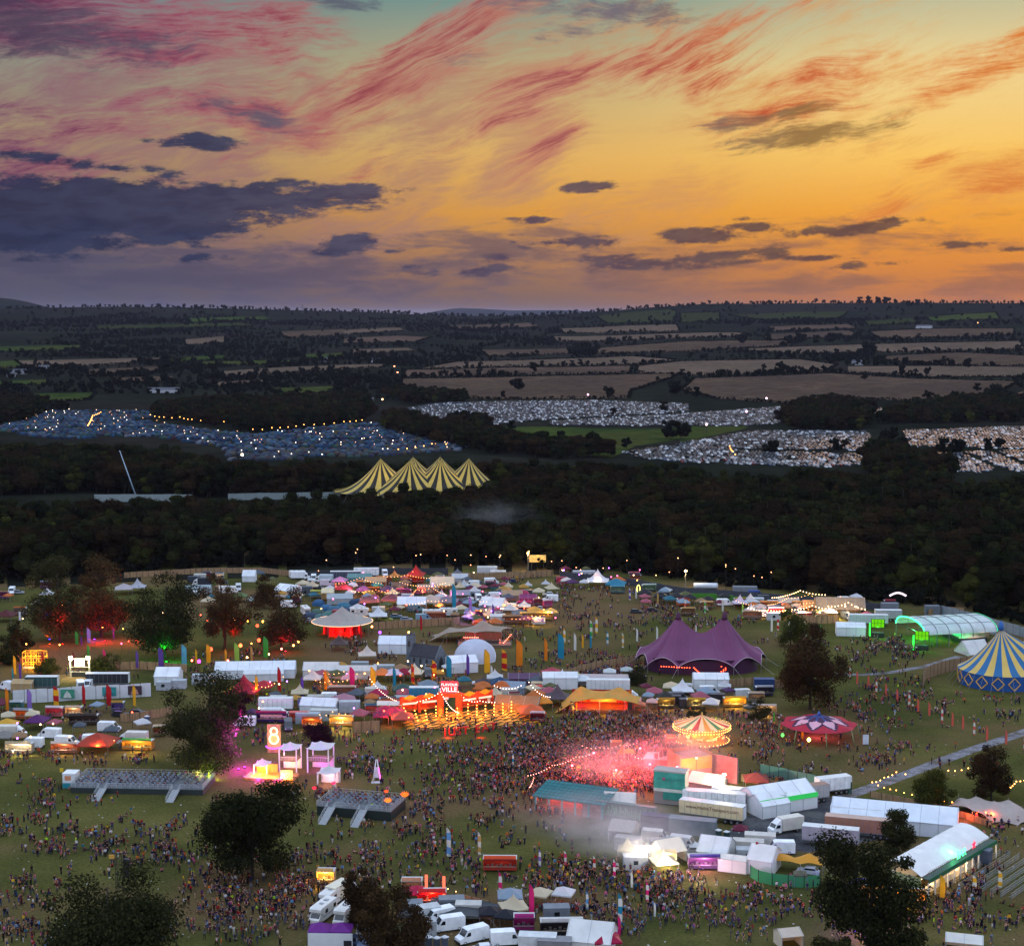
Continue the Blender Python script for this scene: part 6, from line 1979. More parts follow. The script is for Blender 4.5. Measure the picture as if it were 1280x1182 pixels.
ob('panel',MB().box(-3.4,3.4,-.15,0,3.2,6.2),paint('c8b070',.6,.4),bb)
ob('post',MB().box(-2.6,-2.3,.02,.3,0,6).box(2.3,2.6,.02,.3,0,6),DARK,bb)
lp=thing('lamp_post','tall lamp post beside the lit billboard','lamp post',G(660,716),0)
ob('pole',MB().cyl(0,0,0,7.9,.12,.08,6),STEEL,lp);ob('lamp_head',MB().ball(0,0,8.2,.38,8),glow('ffd070',40),lp);lamp((0,-1,7.6),'ffc868',1300,.3,lp);lamp((3.5,-1.6,6.6),'ffd880',380,.3,lp)
lp2=thing('lamp_post','single tall lamp post behind the purple big top','lamp post',G(857,737),0)
ob('pole',MB().cyl(0,0,0,7.0,.1,.07,6),STEEL,lp2);ob('lamp_head',MB().ball(0,0,7.3,.42,8),glow('ffd890',40),lp2);lamp((0,-1,6.8),'ffd890',1000,.3,lp2)
fence([G(118,627),G(240,627)],4.2,paint('7c8888',.7),'long pale hoarding in the clearing left of the striped big top','far_hoarding',8,.3,auto=False)
fence([G(285,625),G(425,623)],3.8,paint('748080',.7),'long pale hoarding running up to the striped big top','far_hoarding',8,.3,auto=False)
cr=thing('telescopic_crane','thin pale crane boom leaning over the wood on the left','crane',G(170,622),0)
ob('boom',MB().tube([(0,0,1),(-9.5,3,27)],.5,6,0,.22),paint('8fa4b4',.5),cr)
ob('base',MB().box(-2,2.5,-1.4,1.4,0,1.6),DARK,cr)
pt=T(378,392)
py_=thing('pylon','lattice electricity pylon on the skyline ridge','pylon',pt,0)
f=MB()
H=32
for s in(-1,1):
 f.tube([(s*4,0,0),(s*1.2,0,H*.6),(s*.5,0,H)],.45,4)
for z,w in((.62,9),(.78,7),(.93,5)):f.tube([(-w,0,H*z),(w,0,H*z)],.4,4)
for k in range(5):f.tube([(-4+k*.6,0,H*.12*k),(4-(k+1)*.6,0,H*.12*(k+1))],.3,4)
ob('lattice',f,paint('4a4a54',.7),py_)
ob('insulators',MB().box(-9,-8.6,-.3,.3,H*.62-2,H*.62-.4).box(8.6,9,-.3,.3,H*.62-2,H*.62-.4),paint('54545c',.7),py_)
pa=thing('speaker_tower','black scaffold tower hung with speakers on the near left grass','speaker tower',G(150,1112),0)
f=MB()
for x in(-.6,.6):
 for y in(-.6,.6):f.cyl(x,y,0,6.8,.06,n=5)
for i in range(8):
 f.tube([(-.6,-.6,i*.85),(.6,-.6,i*.85+.85)],.04,4);f.tube([(-.6,.6,i*.85+.85),(.6,.6,i*.85)],.04,4)
 f.tube([(-.6,-.6,i*.85),(.6,-.6,i*.85)],.04,4)
ob('scaffold',f,DARK,pa)
ob('speaker_hang',MB().prism([(.9,2.4),(1.9,2.6),(1.9,5.8),(.9,6.0)],-.5,.5),paint('17171a',.6),pa)
ob('top_arm',MB().tube([(-1.8,0,6.8),(2.2,0,7.0)],.09,5),DARK,pa)
ob('lantern_bar',MB().box(-1.8,-.9,-.3,.3,6.0,6.7),paint('c89a40',.5),pa)
foot(pa.location,3,3)
# ---------------------------------------------------------------- rows of things
NEAR_DARK=leaves('near_dark',S('1a1e12'),S('2b2e1a'),S('444428'))
NEAR_RUST=leaves('near_rust',S('221b12'),S('3a2c1c'),S('524229'))
NEAR_OLIVE=leaves('near_olive',S('2a2e12'),S('42461e'),S('5e6029'))
HT=[(257,968,128,116,NEAR_DARK,1,.04,24,'large spreading tree lit magenta on one side',9500,.62),(315,1098,138,136,NEAR_DARK,2,.04,28,'large dark tree in front of the pavilions',11000,.6),(138,1225,140,168,NEAR_DARK,3,.04,30,'broad dark tree at the lower edge before the speaker tower',12000,.62),(462,1168,92,72,NEAR_RUST,4,.04,18,'rounded brownish tree behind the purple topped tents',6500,.48),(489,
1205,98,78,NEAR_RUST,5,.08,18,'reddish brown tree beside the parked white van',6500,.5),(1082,1215,172,136,NEAR_DARK,6,.2,15,'tall open dark tree hiding the purple lit stall',9500,.58),(1040,1232,72,70,NEAR_DARK,27,.1,12,'low dark bough of leaves at the lower edge beside the pale hut',2500,.55),(1125,1222,84,78,NEAR_DARK,28,.1,12,'low dark rounded tree at the lower edge behind the flag row',3200,.55),
(1012,886,108,96,NEAR_RUST,7,.04,24,'large russet brown tree right of the purple big top',9000,.62),(1166,1010,54,56,NEAR_OLIVE,8,.06,20,'round bright olive tree within the amber bulbs',5200,.42),(1239,1000,68,66,NEAR_RUST,9,.06,20,'round dark reddish tree above the cream stretch tent',5600,.44),(1121,1066,58,44,NEAR_DARK,10,.05,16,'dense dark upright tree before the long pale marquee',4600,.42),(75,
802,104,96,NEAR_DARK,11,.03,22,'big dark tree hung with red lights on the left',6500,.75),(127,796,98,88,NEAR_RUST,12,.03,22,'big rusty dark tree over the coloured banners',6500,.75),(205,824,110,104,NEAR_DARK,13,.03,24,'big dark tree with a green lit trunk',7500,.72),(280,812,98,66,NEAR_RUST,14,.1,18,'tall thin brown tree with a red lit banner below',4200,.7),(352,812,82,80,NEAR_RUST,15,.03,18,'brown tree above the glowing lanterns',
4800,.66),(402,932,36,46,LEAF_RED,16,.04,14,'low copper purple tree beside the golden stall',4200,.36),(988,808,46,42,NEAR_OLIVE,17,.05,14,'round green bush tree between the two lit screens',3200,.5),(797,856,24,30,NEAR_DARK,18,.02,10,'small dark bush at the corner of the purple big top',1800,.36),(330,760,40,36,NEAR_RUST,19,.1,12,'small brown tree between the camper vans',1800,.6),(296,905,46,36,
LEAF_RED,20,.1,10,'slim magenta lit tree beside the oval sign stall',1800,.5),(28,815,40,40,NEAR_DARK,21,.05,10,'dark bush tree with a glowing red heart',1800,.6),(10,830,34,40,NEAR_DARK,22,.02,10,'dark low bush at the left edge behind the yellow frame',1500,.6),(60,842,24,40,NEAR_OLIVE,23,.02,9,'low green bush right of the yellow frame',1500,.5),(125,840,26,50,NEAR_OLIVE,24,.02,9,'low green bush behind the scaffold screen',
1500,.5),(870,905,20,26,NEAR_DARK,25,.03,8,'small dark bush behind the carousel',1200,.4),(948,900,30,32,NEAR_DARK,26,.03,8,'dark bush right of the golden kiosk',1400,.4),]
for px,py,hp,wp,lm,seed,bare,lobes,label,n,leaf in HT:
 s_=ppm(py)*math.cos(.25)
 h,w=hp/s_*1.02,wp/ppm(py)
 p=G(px,py)
 t,me=tree_parts(seed,h,w,leaf*.95,int(n*2.1),bare,lobes)
 r=thing('tree',label,'tree',(p.x,p.y,0))
 ob('trunk',t,BARK,r)
 o=ob('crown',me,None,r);o.data.materials.append(lm)
 foot(p,2.2,2.2)
for px,py,h,c,pw in((298,962,9,'e030ff',2600),(306,960,4,'e030ff',1600),(264,972,2,'c8ff30',500),(252,972,2,'ffe060',250),(208,828,5,'20ff40',1300),(78,806,9,'ff2018',700),(131,802,4,'ff1818',1100),(62,800,9,'4030ff',500),(33,822,4,'ff3018',900),(62,806,3,'ff4818',600),(294,815,6,'ff2018',700),(170,802,6,'ff2018',1200),(357,815,4,'ff2848',500),(340,800,6,'ff2060',300),(118,800,2,'a040ff',300),(1068,
1165,5,'8030ff',1500),(1085,1168,4,'ffb040',500),(300,905,3,'ff30c0',500)):
 p=G(px,py)
 o=thing('uplight','small coloured ground lamp','lamp',p,0,'coloured up-lights',True)
 ob('case',MB().box(-.25,.25,-.2,.2,0,.35),DARK,o)
 ob('lens',MB().box(-.2,.2,-.15,.15,.353,.4),glow(c,14),o)
 lamp((0,-1.6,h),c,pw,.4,o)
for px,py,h,c in((130,806,4.5,'ff2018'),(77,806,10,'ff2018'),(33,822,5.5,'ff3820'),(170,804,5.8,'ff3030'),(294,808,9,'ff2818')):
 pass
 # ---- flags
for px,py,h,a,b,wd in[(17,846,28,'yellow',None,0),(15,850,16,'teal',None,0),(24,852,24,'purple',None,0),(52,838,26,'dark red',None,0),(91,836,22,'dark red',None,0),(109,828,24,'green',None,0),(129,836,26,'pink',None,0),(170,838,26,'purple',None,0),(198,840,32,'purple',None,1),(227,836,32,'light blue',None,1),(244,832,22,'yellow',None,0),(258,832,28,'yellow',None,1),(281,832,22,'yellow',None,0),(293,
832,30,'pale green',None,1),(313,830,24,'tan',None,0),(329,826,32,'green',None,1),(94,808,20,'green',None,1),(101,796,22,'red',None,0),(109,806,22,'light blue',None,1),(101,808,14,'purple',None,0),(141,800,18,'purple',None,0),(7,892,34,'orange',None,0),(34,890,30,'lilac',None,1),(67,890,34,'red','yellow',1),(103,886,32,'red',None,0),(133,886,32,'red',None,1),(166,886,32,'yellow',None,0),(319,872,30,
'yellow',None,0),(347,868,36,'red',None,0),(376,874,30,'purple',None,0),(405,866,30,'orange',None,0),(437,864,32,'pink',None,1),(463,864,32,'yellow',None,1),(491,864,32,'teal',None,0),(514,858,30,'orange','red',0),(540,852,28,'yellow','red',1),(558,850,32,'teal',None,1),(583,846,30,'purple',None,0),(605,846,36,'yellow',None,1),(627,842,32,'yellow','red',1),(645,838,40,'orange',None,1),(680,830,34,
'orange',None,0),(697,828,38,'teal',None,1),(613,852,22,'white',None,0),(704,806,22,'yellow','white',0),(717,816,26,'white',None,0),(727,812,20,'yellow',None,0),(737,800,26,'white','green',0),(744,794,24,'yellow','white',0),(737,812,20,'teal',None,0),(758,808,20,'teal','white',0),(777,812,22,'white','tan',0),(795,804,20,'white',None,0),(820,802,20,'white',None,0),(869,794,14,'white',None,0),(892,792,
14,'white','green',0),(786,752,18,'white','purple',0),(794,750,16,'white',None,0),(821,758,18,'tan',None,0),(855,766,20,'coral','white',0),(880,768,18,'white','green',0),(902,766,18,'white',None,0),(927,770,18,'pale green',None,0),(963,792,22,'white',None,0),(971,790,20,'white','red',0),(985,796,24,'green','white',0),(1005,798,22,'white','grey',0),(1024,796,18,'green',None,0),(1064,792,18,'white',
None,0),(558,1076,44,'white','light blue',0),(597,1072,34,'white','tan',0),(661,1154,52,'pink',None,0),(623,1124,36,'pink','white',0),(732,1140,28,'light blue','white',0),(772,1160,46,'teal','white',0),(741,1094,26,'white','red',0),(766,1100,28,'white','pink',0),(788,1112,24,'white',None,0),(705,1086,24,'white','pink',0),(673,1086,26,'lilac','white',0),(807,1130,30,'pink','white',0),(817,1148,20,'white',
None,0),(772,1172,30,'pink',None,0),(1174,1126,34,'yellow',None,1),(1215,1118,26,'white','yellow',1),(1247,1112,26,'white','yellow',1),(944,1086,36,'red',None,1),(640,960,20,'teal','white',0),(1001,926,24,'yellow',None,0),(966,906,18,'green',None,0),(408,862,26,'tan',None,0),(450,800,20,'red',None,0),(525,790,22,'red',None,0),(604,792,22,'purple',None,0),(565,768,40,'teal',None,0),(586,774,30,'lilac',
None,0),(615,778,24,'purple',None,0),(720,890,14,'yellow',None,0)]:
 flag(px,py,h,a,b,bool(wd))
for i,(px,py)in enumerate([(1061,850),(1070,857),(1084,862),(1094,868),(1106,873),(1120,880),(1135,885),(1146,892),(1160,897),(1176,904),(1189,910),(1202,914),(1216,921),(1232,928),(1256,933),(1279,940)]):
 flag(px,py,19+i*.25,'coral','white' if i%3==0 else None,False,'coral feather flag of the long row')
 # ---- marquees: x, y (front foot), w px, depth m, eave, ridge, turn, colour, label
GT=[(211,857,30,7,2.6,4.6,0,WHITE,'white gabled marquee with closed front'),(320,849,100,8,2.7,4.4,4,'dfe5ea','long white marquee with roof spots'),(330,852,50,4,2.3,3.0,4,OFFW,'low white marquee lean-to'),(496,818,44,6,3.2,5.2,-4,'dfe5ec','white marquee with tall sloping roof'),(577,842,36,8,3.2,4.6,12,'e4e6ec','white boxy marquee'),(402,848,44,6,2.4,4.2,0,'d0d0cc','white gabled marquee with a rear annexe'),
(445,849,52,4.5,2.5,3.6,0,'c4c4c0','wide pale marquee'),(515,764,36,6,2.4,4.6,0,'e2e6ee','white marquee lit lilac'),(553,741,30,7,2.6,5.4,0,'d8c8a8','cream marquee hung with bulbs'),(410,752,15,4,3.2,4.6,0,'d8cfa8','small white lit house-shaped tent'),(362,748,30,8,2.6,4.4,-30,WHITE,'white marquee behind the brown tree'),(312,728,16,5,2.4,4.4,0,'dce2e6','white gabled tent'),(248,744,32,5,2.4,3.4,0,
'98a8ac','long pale blue marquee'),(425,756,32,5,2.2,3.6,6,'9caab0','long grey blue tent'),(617,766,30,7,2.4,4.8,-20,'dce0e4','white edged gable tent'),(622,780,18,4,2.6,3.2,-4,'d4d0cc','small white boxy tent'),(648,890,56,6,2.2,3.8,-12,'8a6a48','low brown marquee of the food court'),(400,893,46,5,2.4,4.0,-10,'dfe4e6','white marquee with sloping roof'),(487,893,30,4,2.6,3.2,-4,'d8d0c4','white flat marquee lit pink'),
(1050,771,60,8,2.4,6.0,-6,'8a7a68','large brown roofed tent edged with bulbs'),(1063,796,36,6,3.0,4.2,-8,'dfe4e8','white marquee with dark open front'),(888,862,44,6,3.0,4.2,-2,'e2e6e8','white marquee roof behind the dark vans'),(895,1080,38,8,2.6,4.6,-20,'d4d6d4','white marquee behind the purple fronted stall'),(955,1093,32,7,3.0,5.0,-24,'d8d8d2','white gabled marquee with rounded side'),(917,1090,
36,3,2.6,3.0,-20,'d8d4c8','white flat-topped cabin front'),(700,862,44,5,3.4,4.6,0,'dfe4e6','white high sided marquee'),(752,857,66,4,2.4,2.9,-2,'b8aaa8','long low pale marquee roof'),(655,858,40,6,2.2,3.2,0,'5a3c58','low purple tent'),(640,868,34,5,2.0,3.2,-10,'8090a0','grey blue tent'),(640,752,26,6,2.2,3.6,0,'a08868','tan tent'),(610,762,22,6,2.2,3.6,0,'686868','grey tent'),(780,1052,30,6,2.4,3.8,
-20,'b0a8a0','grey tent behind the lit white stall'),(835,1078,34,5,2.3,4.2,25,'e0d8c0','bright lit cream tent'),(740,1190,56,7,2.2,4.6,-14,'d8d8d4','white marquee at the lower edge'),(985,1184,28,3.5,2.2,3.0,14,'d0c4ac','pale lit hut with a raised sign'),(1205,1192,44,4,2.2,2.8,-16,'d4d4ca','white flat hut at the lower right edge'),(30,866,26,5,2.6,3.4,0,'b09468','sand coloured tent'),(470,735,26,
5,2.3,3.8,0,'c09a70','tan tent hung with bulbs'),(450,730,30,5,2.3,3.6,0,'5c8884','green and white tent'),(500,740,20,4,2.2,3.4,0,'705848','brown tent'),(535,742,26,5,2.3,3.0,0,'988c80','long low grey tent'),(575,752,24,5,2.3,3.8,8,'8a8c98','grey tent lit by fairy lights'),(660,756,22,5,2.2,3.4,0,'7a3060','magenta tent'),(575,730,20,5,2.2,3.6,0,'b8bcc0','pale tent'),(1015,768,24,5,2.6,4.6,0,'b08858',
'timber hut lit by fairy lights'),(1030,766,24,5,2.6,4.8,-4,'b8905c','gabled timber hut with a purple sign'),(985,762,26,5,2.4,3.8,0,'b0a898','pale market tent edged with bulbs'),(1060,770,30,5,2.4,3.6,-6,'9c8c78','brown lean-to with a glowing front'),]
for px,py,wp,d,e,rg,rz,c,label in GT:
 lit=any(k in label for k in('lit ','bulbs','hut','glow'))
 w=wp/ppm(py)
 gable_tent(px,py-d*.5*.3*ppm(py)*.9,w,d,e,rg,rz,c,label,open_front=lit,lamp=('ffc078',7)if lit else None,name='marquee' if w>5 else 'frame_tent',ribs=w<30)
 # ---- peaked tents and gazebos: x, y, width px, colour, straight, lit, label
PT=[(473,776,22,'dfe3e7',0,0,'white peaked tent'),(853,871,26,'e2e6ea',0,0,'white peaked tent'),(703,858,24,'e2e4e8',0,0,'white peaked tent'),(697,880,30,'5a5058',0,0,'grey peaked tent'),(747,732,34,'e4e4e8',0,'ffd0a0','white peaked tent lit within'),(708,732,14,'dcd0c8',1,'ffb080','small cream gazebo lit within'),(729,858,20,'e2e8ec',1,0,'white open gazebo'),(783,846,15,'b8c0c0',1,0,'small white gazebo'),
(762,848,16,'d0d4d4',1,0,'small white gazebo'),(391,856,22,'d8d0cc',0,'ffb088','small white peaked tent lit within'),(437,856,20,'d8a8b0',0,'ff90a0','pink white peaked tent'),(478,850,22,'d88040',1,'ffc080','orange gazebo'),(492,850,22,'d0c8d8',1,0,'lilac white gazebo'),(505,849,20,'8a1838',1,0,'maroon gazebo'),(518,849,22,'d8d0b8',0,0,'cream peaked tent'),(459,826,22,'d8ccc0',0,'ff8840','white peaked tent glowing orange'),
(424,812,22,'5c4a48',0,'ff80c0','small dark peaked tent'),(430,884,30,'b08090',1,0,'dusty pink gazebo'),(473,876,24,'a81848',1,0,'crimson gazebo'),(503,870,24,'3c5c54',1,0,'dark green gazebo'),(535,865,24,'7c8c98',1,0,'grey blue gazebo'),(492,900,26,'d03858',1,'ff7060','flat red gazebo'),(482,898,24,'c02c50',1,'ff6060','dark crimson gazebo'),(503,906,28,'c85848',1,'ff9050','flat coral gazebo'),(476,
904,20,'7a2850',1,0,'plum gazebo'),(9,915,26,'d8a838',1,0,'yellow gazebo'),(47,910,26,'5c2468',1,0,'purple gazebo'),(5,930,24,'8a8680',1,0,'grey gazebo'),(122,938,44,'a8402c',1,'ffa050','red striped gazebo glowing orange'),(305,872,46,'a81c34',0,'ff5040','large red star-shaped canopy'),(290,872,20,'d0a030',1,'ffb040','yellow gazebo lit within'),(330,866,24,'b8303c',1,'ff6040','red gazebo lit within'),
(625,862,26,'2c4a6c',1,0,'dark blue gazebo'),(627,866,22,'c86428',1,0,'orange gazebo'),(605,862,20,'4a4248',1,0,'dark grey gazebo'),(690,850,26,'b84858',1,0,'red and white gazebo'),(678,886,22,'d89030',1,'ffa040','orange yellow gazebo'),(664,898,32,'d86838',1,'ff8840','orange pink gazebo with a blue peak'),(521,1128,26,'b81848',1,0,'cerise gazebo'),(612,1154,26,'24242e',1,'ff9040','black gazebo'),
(632,1158,26,'22242e',1,0,'black gazebo'),(758,1188,34,'a81040',1,0,'cerise gazebo at the lower edge'),(8,776,24,'5a2024',1,0,'dark red gazebo'),(320,756,22,'b8c4bc',1,0,'pale green gazebo'),(300,752,18,'607848',1,0,'green gazebo'),(430,742,22,'a03838',1,'ff6030','red gazebo hung with bulbs'),(455,744,18,'98609c',1,'d080ff','lilac gazebo hung with bulbs'),(485,744,20,'5c4068',1,'c060ff','purple gazebo hung with bulbs'),
(462,758,26,'7a5058',1,'ffa060','plum gazebo hung with bulbs'),(490,756,26,'704050',1,'ff70a0','maroon gazebo hung with bulbs'),(425,732,18,'c090b0',1,'ff60ff','pink gazebo hung with bulbs'),(552,752,15,'c8ccd4',0,0,'small white peaked tent'),(580,738,14,'c4c8cc',0,0,'small white peaked tent'),(572,722,10,'70747c',0,0,'tiny grey peaked tent'),(560,758,26,'90808c',1,'a060ff','violet lit gazebo'),(590,
770,18,'8a90b0',1,'8080ff','pale blue gazebo'),(600,786,20,'d86838',1,'ff5020','orange lit gazebo'),(652,748,18,'b02858',1,'ff3060','magenta gazebo'),(630,744,18,'b88840',1,'ffb040','amber gazebo'),(668,770,18,'c8a048',1,'ffc860','yellow lit gazebo'),(688,772,18,'d0b060',1,'ffc860','gold gazebo hung with bulbs'),(650,774,20,'6c7480',1,0,'slate grey gazebo'),(660,738,10,'c8c8cc',0,0,'tiny white domed tent'),
(682,736,10,'c8c8cc',0,0,'tiny white domed tent'),(925,760,18,'d0c8d8',0,'ffa060','white peaked tent hung with bulbs'),(938,758,18,'d4d4d4',0,0,'white peaked tent'),(950,766,16,'c0b8b0',1,'ffb070','small pale gazebo'),(806,748,18,'26242a',1,'d0ffd0','black gazebo'),(826,752,18,'242428',1,0,'black gazebo'),(846,752,16,'26262a',1,0,'black gazebo'),(862,754,16,'24242a',1,0,'black gazebo'),(885,756,14,
'2a282c',1,'ffc070','black gazebo lit within'),(905,752,14,'28282c',1,0,'black gazebo'),(770,736,24,'2c7c98',1,'60d0ff','teal blue gazebo'),(538,758,34,'d0b8a8',1,'ffb060','round pinkish canopy ringed with bulbs'),(520,724,22,'b83028',0,'ff6030','red lit ride canopy'),(493,726,12,'d09048',0,'ffb040','golden lit peaked hut'),(160,766,18,'c87828',1,'ffa030','orange lit gazebo behind the trees'),(155,
742,22,'b8b0b4',1,'ffc0a0','pale gazebo behind the trees'),(172,740,20,'b8b8c0',0,0,'white peaked tent behind the trees'),(815,886,14,'d8b0a8',1,'ff8070','pink white gazebo'),(832,880,22,'33302e',1,0,'dark gazebo'),(800,890,14,'c8785c',1,'ff8060','coral gazebo'),(1000,1106,10,'60604c',1,0,'small olive gazebo'),(1098,1128,26,'b08840',1,'ffb040','amber lit gazebo behind the tall open tree'),(1076,1118,
26,'5a4890',1,'9040ff','violet lit gazebo behind the tall open tree'),(786,950,8,'d0a848',1,0,'small yellow gazebo at the arena edge'),(945,985,30,'8a3c34',1,'ff7050','red lit terrace canopy'),]
for px,py,wp,c,st,lit,label in PT:
 size=min(8.5,max(2.4,wp/ppm(py)))
 if st:gazebo(px,py,size,_r.uniform(-12,12),c,label,lamp=(lit,7)if lit else None,h=size*.26)
 else:peak_tent(px,py,size,_r.uniform(-8,8),c,label,lamp=(lit,7)if lit else None,h=size*.5)
for px,label in((400,'violet gazebo above a white wall, the left twin'),(427,'violet gazebo above a white wall, the right twin')):gazebo(px,1183,3.6,-2,'7a3090',label,eave=3.3,auto=False)
for px,py,w_,rz_,c in((413,1190,7.4,-2,'e2e6e8'),):
 q=G(px,py);o=thing('tent_wall','tall white cloth wall below the two violet gazebos','cloth wall',(q.x,q.y,0),rz_)
 ob('panel',MB().box(-w_/2,w_/2,-.06,0,.05,3.3),cloth(c,.2),o);ob('post',MB().box(-w_/2-.1,-w_/2,-.05,.05,0,3.6),STEEL,o);ob('door',MB().box(w_*.3,w_*.48,-.1,-.063,.05,2.1),DARK,o)
 # ---- food stalls: x, y, w px, body, sign, lamp colour/strength, label
ST=[(25,944,34,'8a8478','b8a888','ffe8c0',9,'pale stall with glaring white lamps'),(82,944,34,'8a5a40','c8c4c0','ffb080',8,'brown trailer under the white van'),(173,940,38,'9a6a30','3c9c54','ffd860',13,'stall with green top and glaring yellow lamps'),(93,898,20,'6a4c38','e0c8a8','ffe0b0',10,'small stall with lit square sign'),(105,908,36,'3a302c','4a4038','ffb070',2,'dark brown trailer'),(427,910,
30,'9a7038','d8b868','ffd890',16,'golden lit stall with two little towers'),(390,912,24,'8a4c30','b05838','ffb050',9,'copper stall with amber lamps'),(375,905,26,'a8604c','d88878','ffa070',7,'coral stall'),(340,905,40,'3a2c60','a82050','ffa050',6,'dark blue and red stall with oval sign'),(428,872,34,'8c6c60','d8b8a0','ffb090',4,'gateway stall with long pale sign'),(918,886,28,'a87830','e0b040','ffc850',
18,'golden kiosk blazing with lamps'),(870,888,24,'3a3428','c8a030','ffd060',8,'black stall with yellow front'),(832,888,22,'443828','b89030','ffc850',8,'dark stall with yellow counter'),(955,872,22,'24304c','c8c8cc','ffe0b0',3,'navy stall'),(958,896,24,'7a6a58','d0c8b8','ffd090',9,'pale stall with amber lamps'),(945,880,20,'8a8478','c8b8a0','ffc070',6,'small pale stall'),(880,1088,40,'6a4a70','3a3478',
'ff90d0',10,'purple fronted stall with pink tubes'),(830,1082,30,'c8b890','d0c090','ffecc0',16,'white stall glaring with lamps'),(625,1090,42,'b03428','d86038','ffb860',5,'red food truck'),(540,1132,36,'b81824','d83838','ff7848',8,'red stall with two lit pillars'),(515,1118,26,'b8a89c','c89070','ffb070',5,'pale stall with red edge'),(408,1106,22,'b89060','d8b070','ffc860',16,'small stall with a glaring lamp'),
(655,1164,26,'8a2468','a83078','ffb0d0',3,'magenta cabin stall'),(702,1170,54,'24222a','d0ccc8','ffe0c0',3,'long black cabin stall with white roof'),(1130,1132,50,'a87838','d8a848','ffc050',14,'amber stall behind the tall open tree'),(1088,1128,30,'6a5030','c89038','ffb040',12,'glowing amber stall under dark boughs'),(860,772,18,'5c4c3c','c8a060','ffd090',8,'small stall with warm lamp'),(883,764,16,
'5c4c3c','d8b070','ffd080',12,'small stall with bright warm lamp'),(811,742,18,'3a4a44','c8d8c8','d8ffd0',14,'stall with cold greenish lamps'),(772,744,18,'4a6c78','58a0b8','ffe870',6,'small stall with yellow sign'),(465,746,22,'6c3c34','c87838','ffa040',9,'small stall hung with amber bulbs'),(480,732,20,'7a4a34','d08848','ffb050',9,'small amber stall'),(520,732,20,'8a3020','d86028','ff7030',12,'red glowing ride stall'),
(397,750,18,'8a8a78','c8d060','fff080',8,'small stall with yellow lit front'),(505,748,18,'6a3858','b04890','ff60d0',8,'small pink lit stall'),(545,778,26,'7a5040','b87848','ffa850',6,'brown stall by the hoarding'),(680,778,22,'a8803c','e0c060','ffd060',14,'gold stall blazing with lamps'),(660,778,22,'8a7048','d8b868','ffc860',10,'yellow lit stall'),(640,782,26,'7a5844','b89068','ffb070',7,'brown stall with warm lamps'),
(655,764,18,'8a2050','d83070','ff3070',10,'magenta lit stall'),(587,778,14,'6a58a8','a890e0','b080ff',9,'violet lit stall'),(600,790,16,'a84828','e07038','ff6020',12,'orange glowing stall'),(970,772,20,'a83040','f0c8c8','ffe8e0',9,'white glaring stall with red edge'),(1005,778,18,'8a1c28','f0d8d8','ffe8e0',10,'red edged stall with glaring screen'),(1000,764,22,'9a7848','d0a868','ffd890',12,'timber stall with fairy lights'),
(1042,768,24,'9a7848','d8b070','ffe0a0',14,'timber stall glowing from within'),(960,764,24,'8a5a34','c88c48','ffb060',9,'amber stall edged with bulbs'),(1112,762,14,'5a2830','a03040','ff6080',8,'small red lit stall before the wood'),(940,776,24,'8a7060','c8a888','ffb070',6,'pale stall with orange glow'),(672,905,18,'7a2030','d0c8c4','ffa0a0',2,'red bar with a white roof in the crowd'),(770,942,10,
'a86838','d89050','ffa050',6,'tiny orange kiosk beside the crowd'),(838,935,14,'8a4c34','d88858','ff9050',8,'small orange kiosk by the carousel'),]
for px,py,wp,c,sg,lc,pw,label in ST:
 w=max(2.6,wp/ppm(py))
 o=stall(px,py-3,w,_r.uniform(-6,6),c,sg,label,(lc,pw*1.7),words=None)
 if pw>=8 and py>800:lamp((0,-1.9,1.9),lc,22*pw,.3,o)
for px,py in((533,1124),(555,1126)):
 o=thing('light_pillar','tall glowing coral pillar flanking the red stall','light pillar',G(px,py),0,'glowing coral pillars',True)
 ob('tube',MB().cyl(0,0,0,4.6,.28,n=8),glow('ff8060',1.3),o);ob('base',MB().cyl(0,0,0,.2,.5,n=8),DARK,o)
 # ---- vans, trucks, motorhomes, cars, cabins
for px,py,rz,c,label in[(15,742,-80,WHITE,'white van'),(62,922,170,WHITE,'white high roofed van'),(137,914,-6,'dce0e4','white long high roofed van'),(84,932,-8,WHITE,'white van with dark lettering'),(118,930,8,WHITE,'white van'),(40,934,176,WHITE,'white van'),(10,862,150,'dce0e4','white van'),(101,862,-70,WHITE,'white van with raised nose'),(111,860,-96,WHITE,'white van'),(392,726,-85,'dce0e4','pale van'),
(409,732,5,'b8c0c4','grey van'),(481,720,-80,WHITE,'white van'),(520,764,0,'6a8890','blue grey van'),(530,776,10,'7a98a8','pale blue van'),(887,868,4,'d4d8da','white van'),(931,872,8,'c8ccce','white van'),(600,878,180,WHITE,'white van'),(633,882,-6,'c8cacc','white van with a dark stripe'),(440,728,0,'3c4450','dark blue van'),(548,1152,-150,WHITE,'white minibus'),(560,1162,200,WHITE,'white high roofed van with a small badge'),
(590,1176,212,WHITE,'white high roofed van'),(634,1180,8,WHITE,'white high roofed van'),(455,1170,-95,WHITE,'white van half under the tree'),(455,1196,-95,'4a5a74','blue van'),(820,1052,-14,'c0bcb8','pale grey van'),(855,1060,-20,'c4c4c4','grey van'),(975,1066,176,WHITE,'white van with a green stripe'),(838,880,176,'2a2a30','black van'),(862,884,4,'33333a','black van'),(848,876,4,'505058','dark grey van'),
(900,878,0,'2c2c32','black van'),(945,746,0,'2c4a90','blue van'),(1203,1070,160,'b8bcc0','silver van behind the long bar'),(60,1000,0,None,None),(244,728,0,'303a48','dark van'),(298,738,-80,'c4c8ca','white van'),(486,880,0,None,None)]:
 if c:van(px,py,rz,c,label)
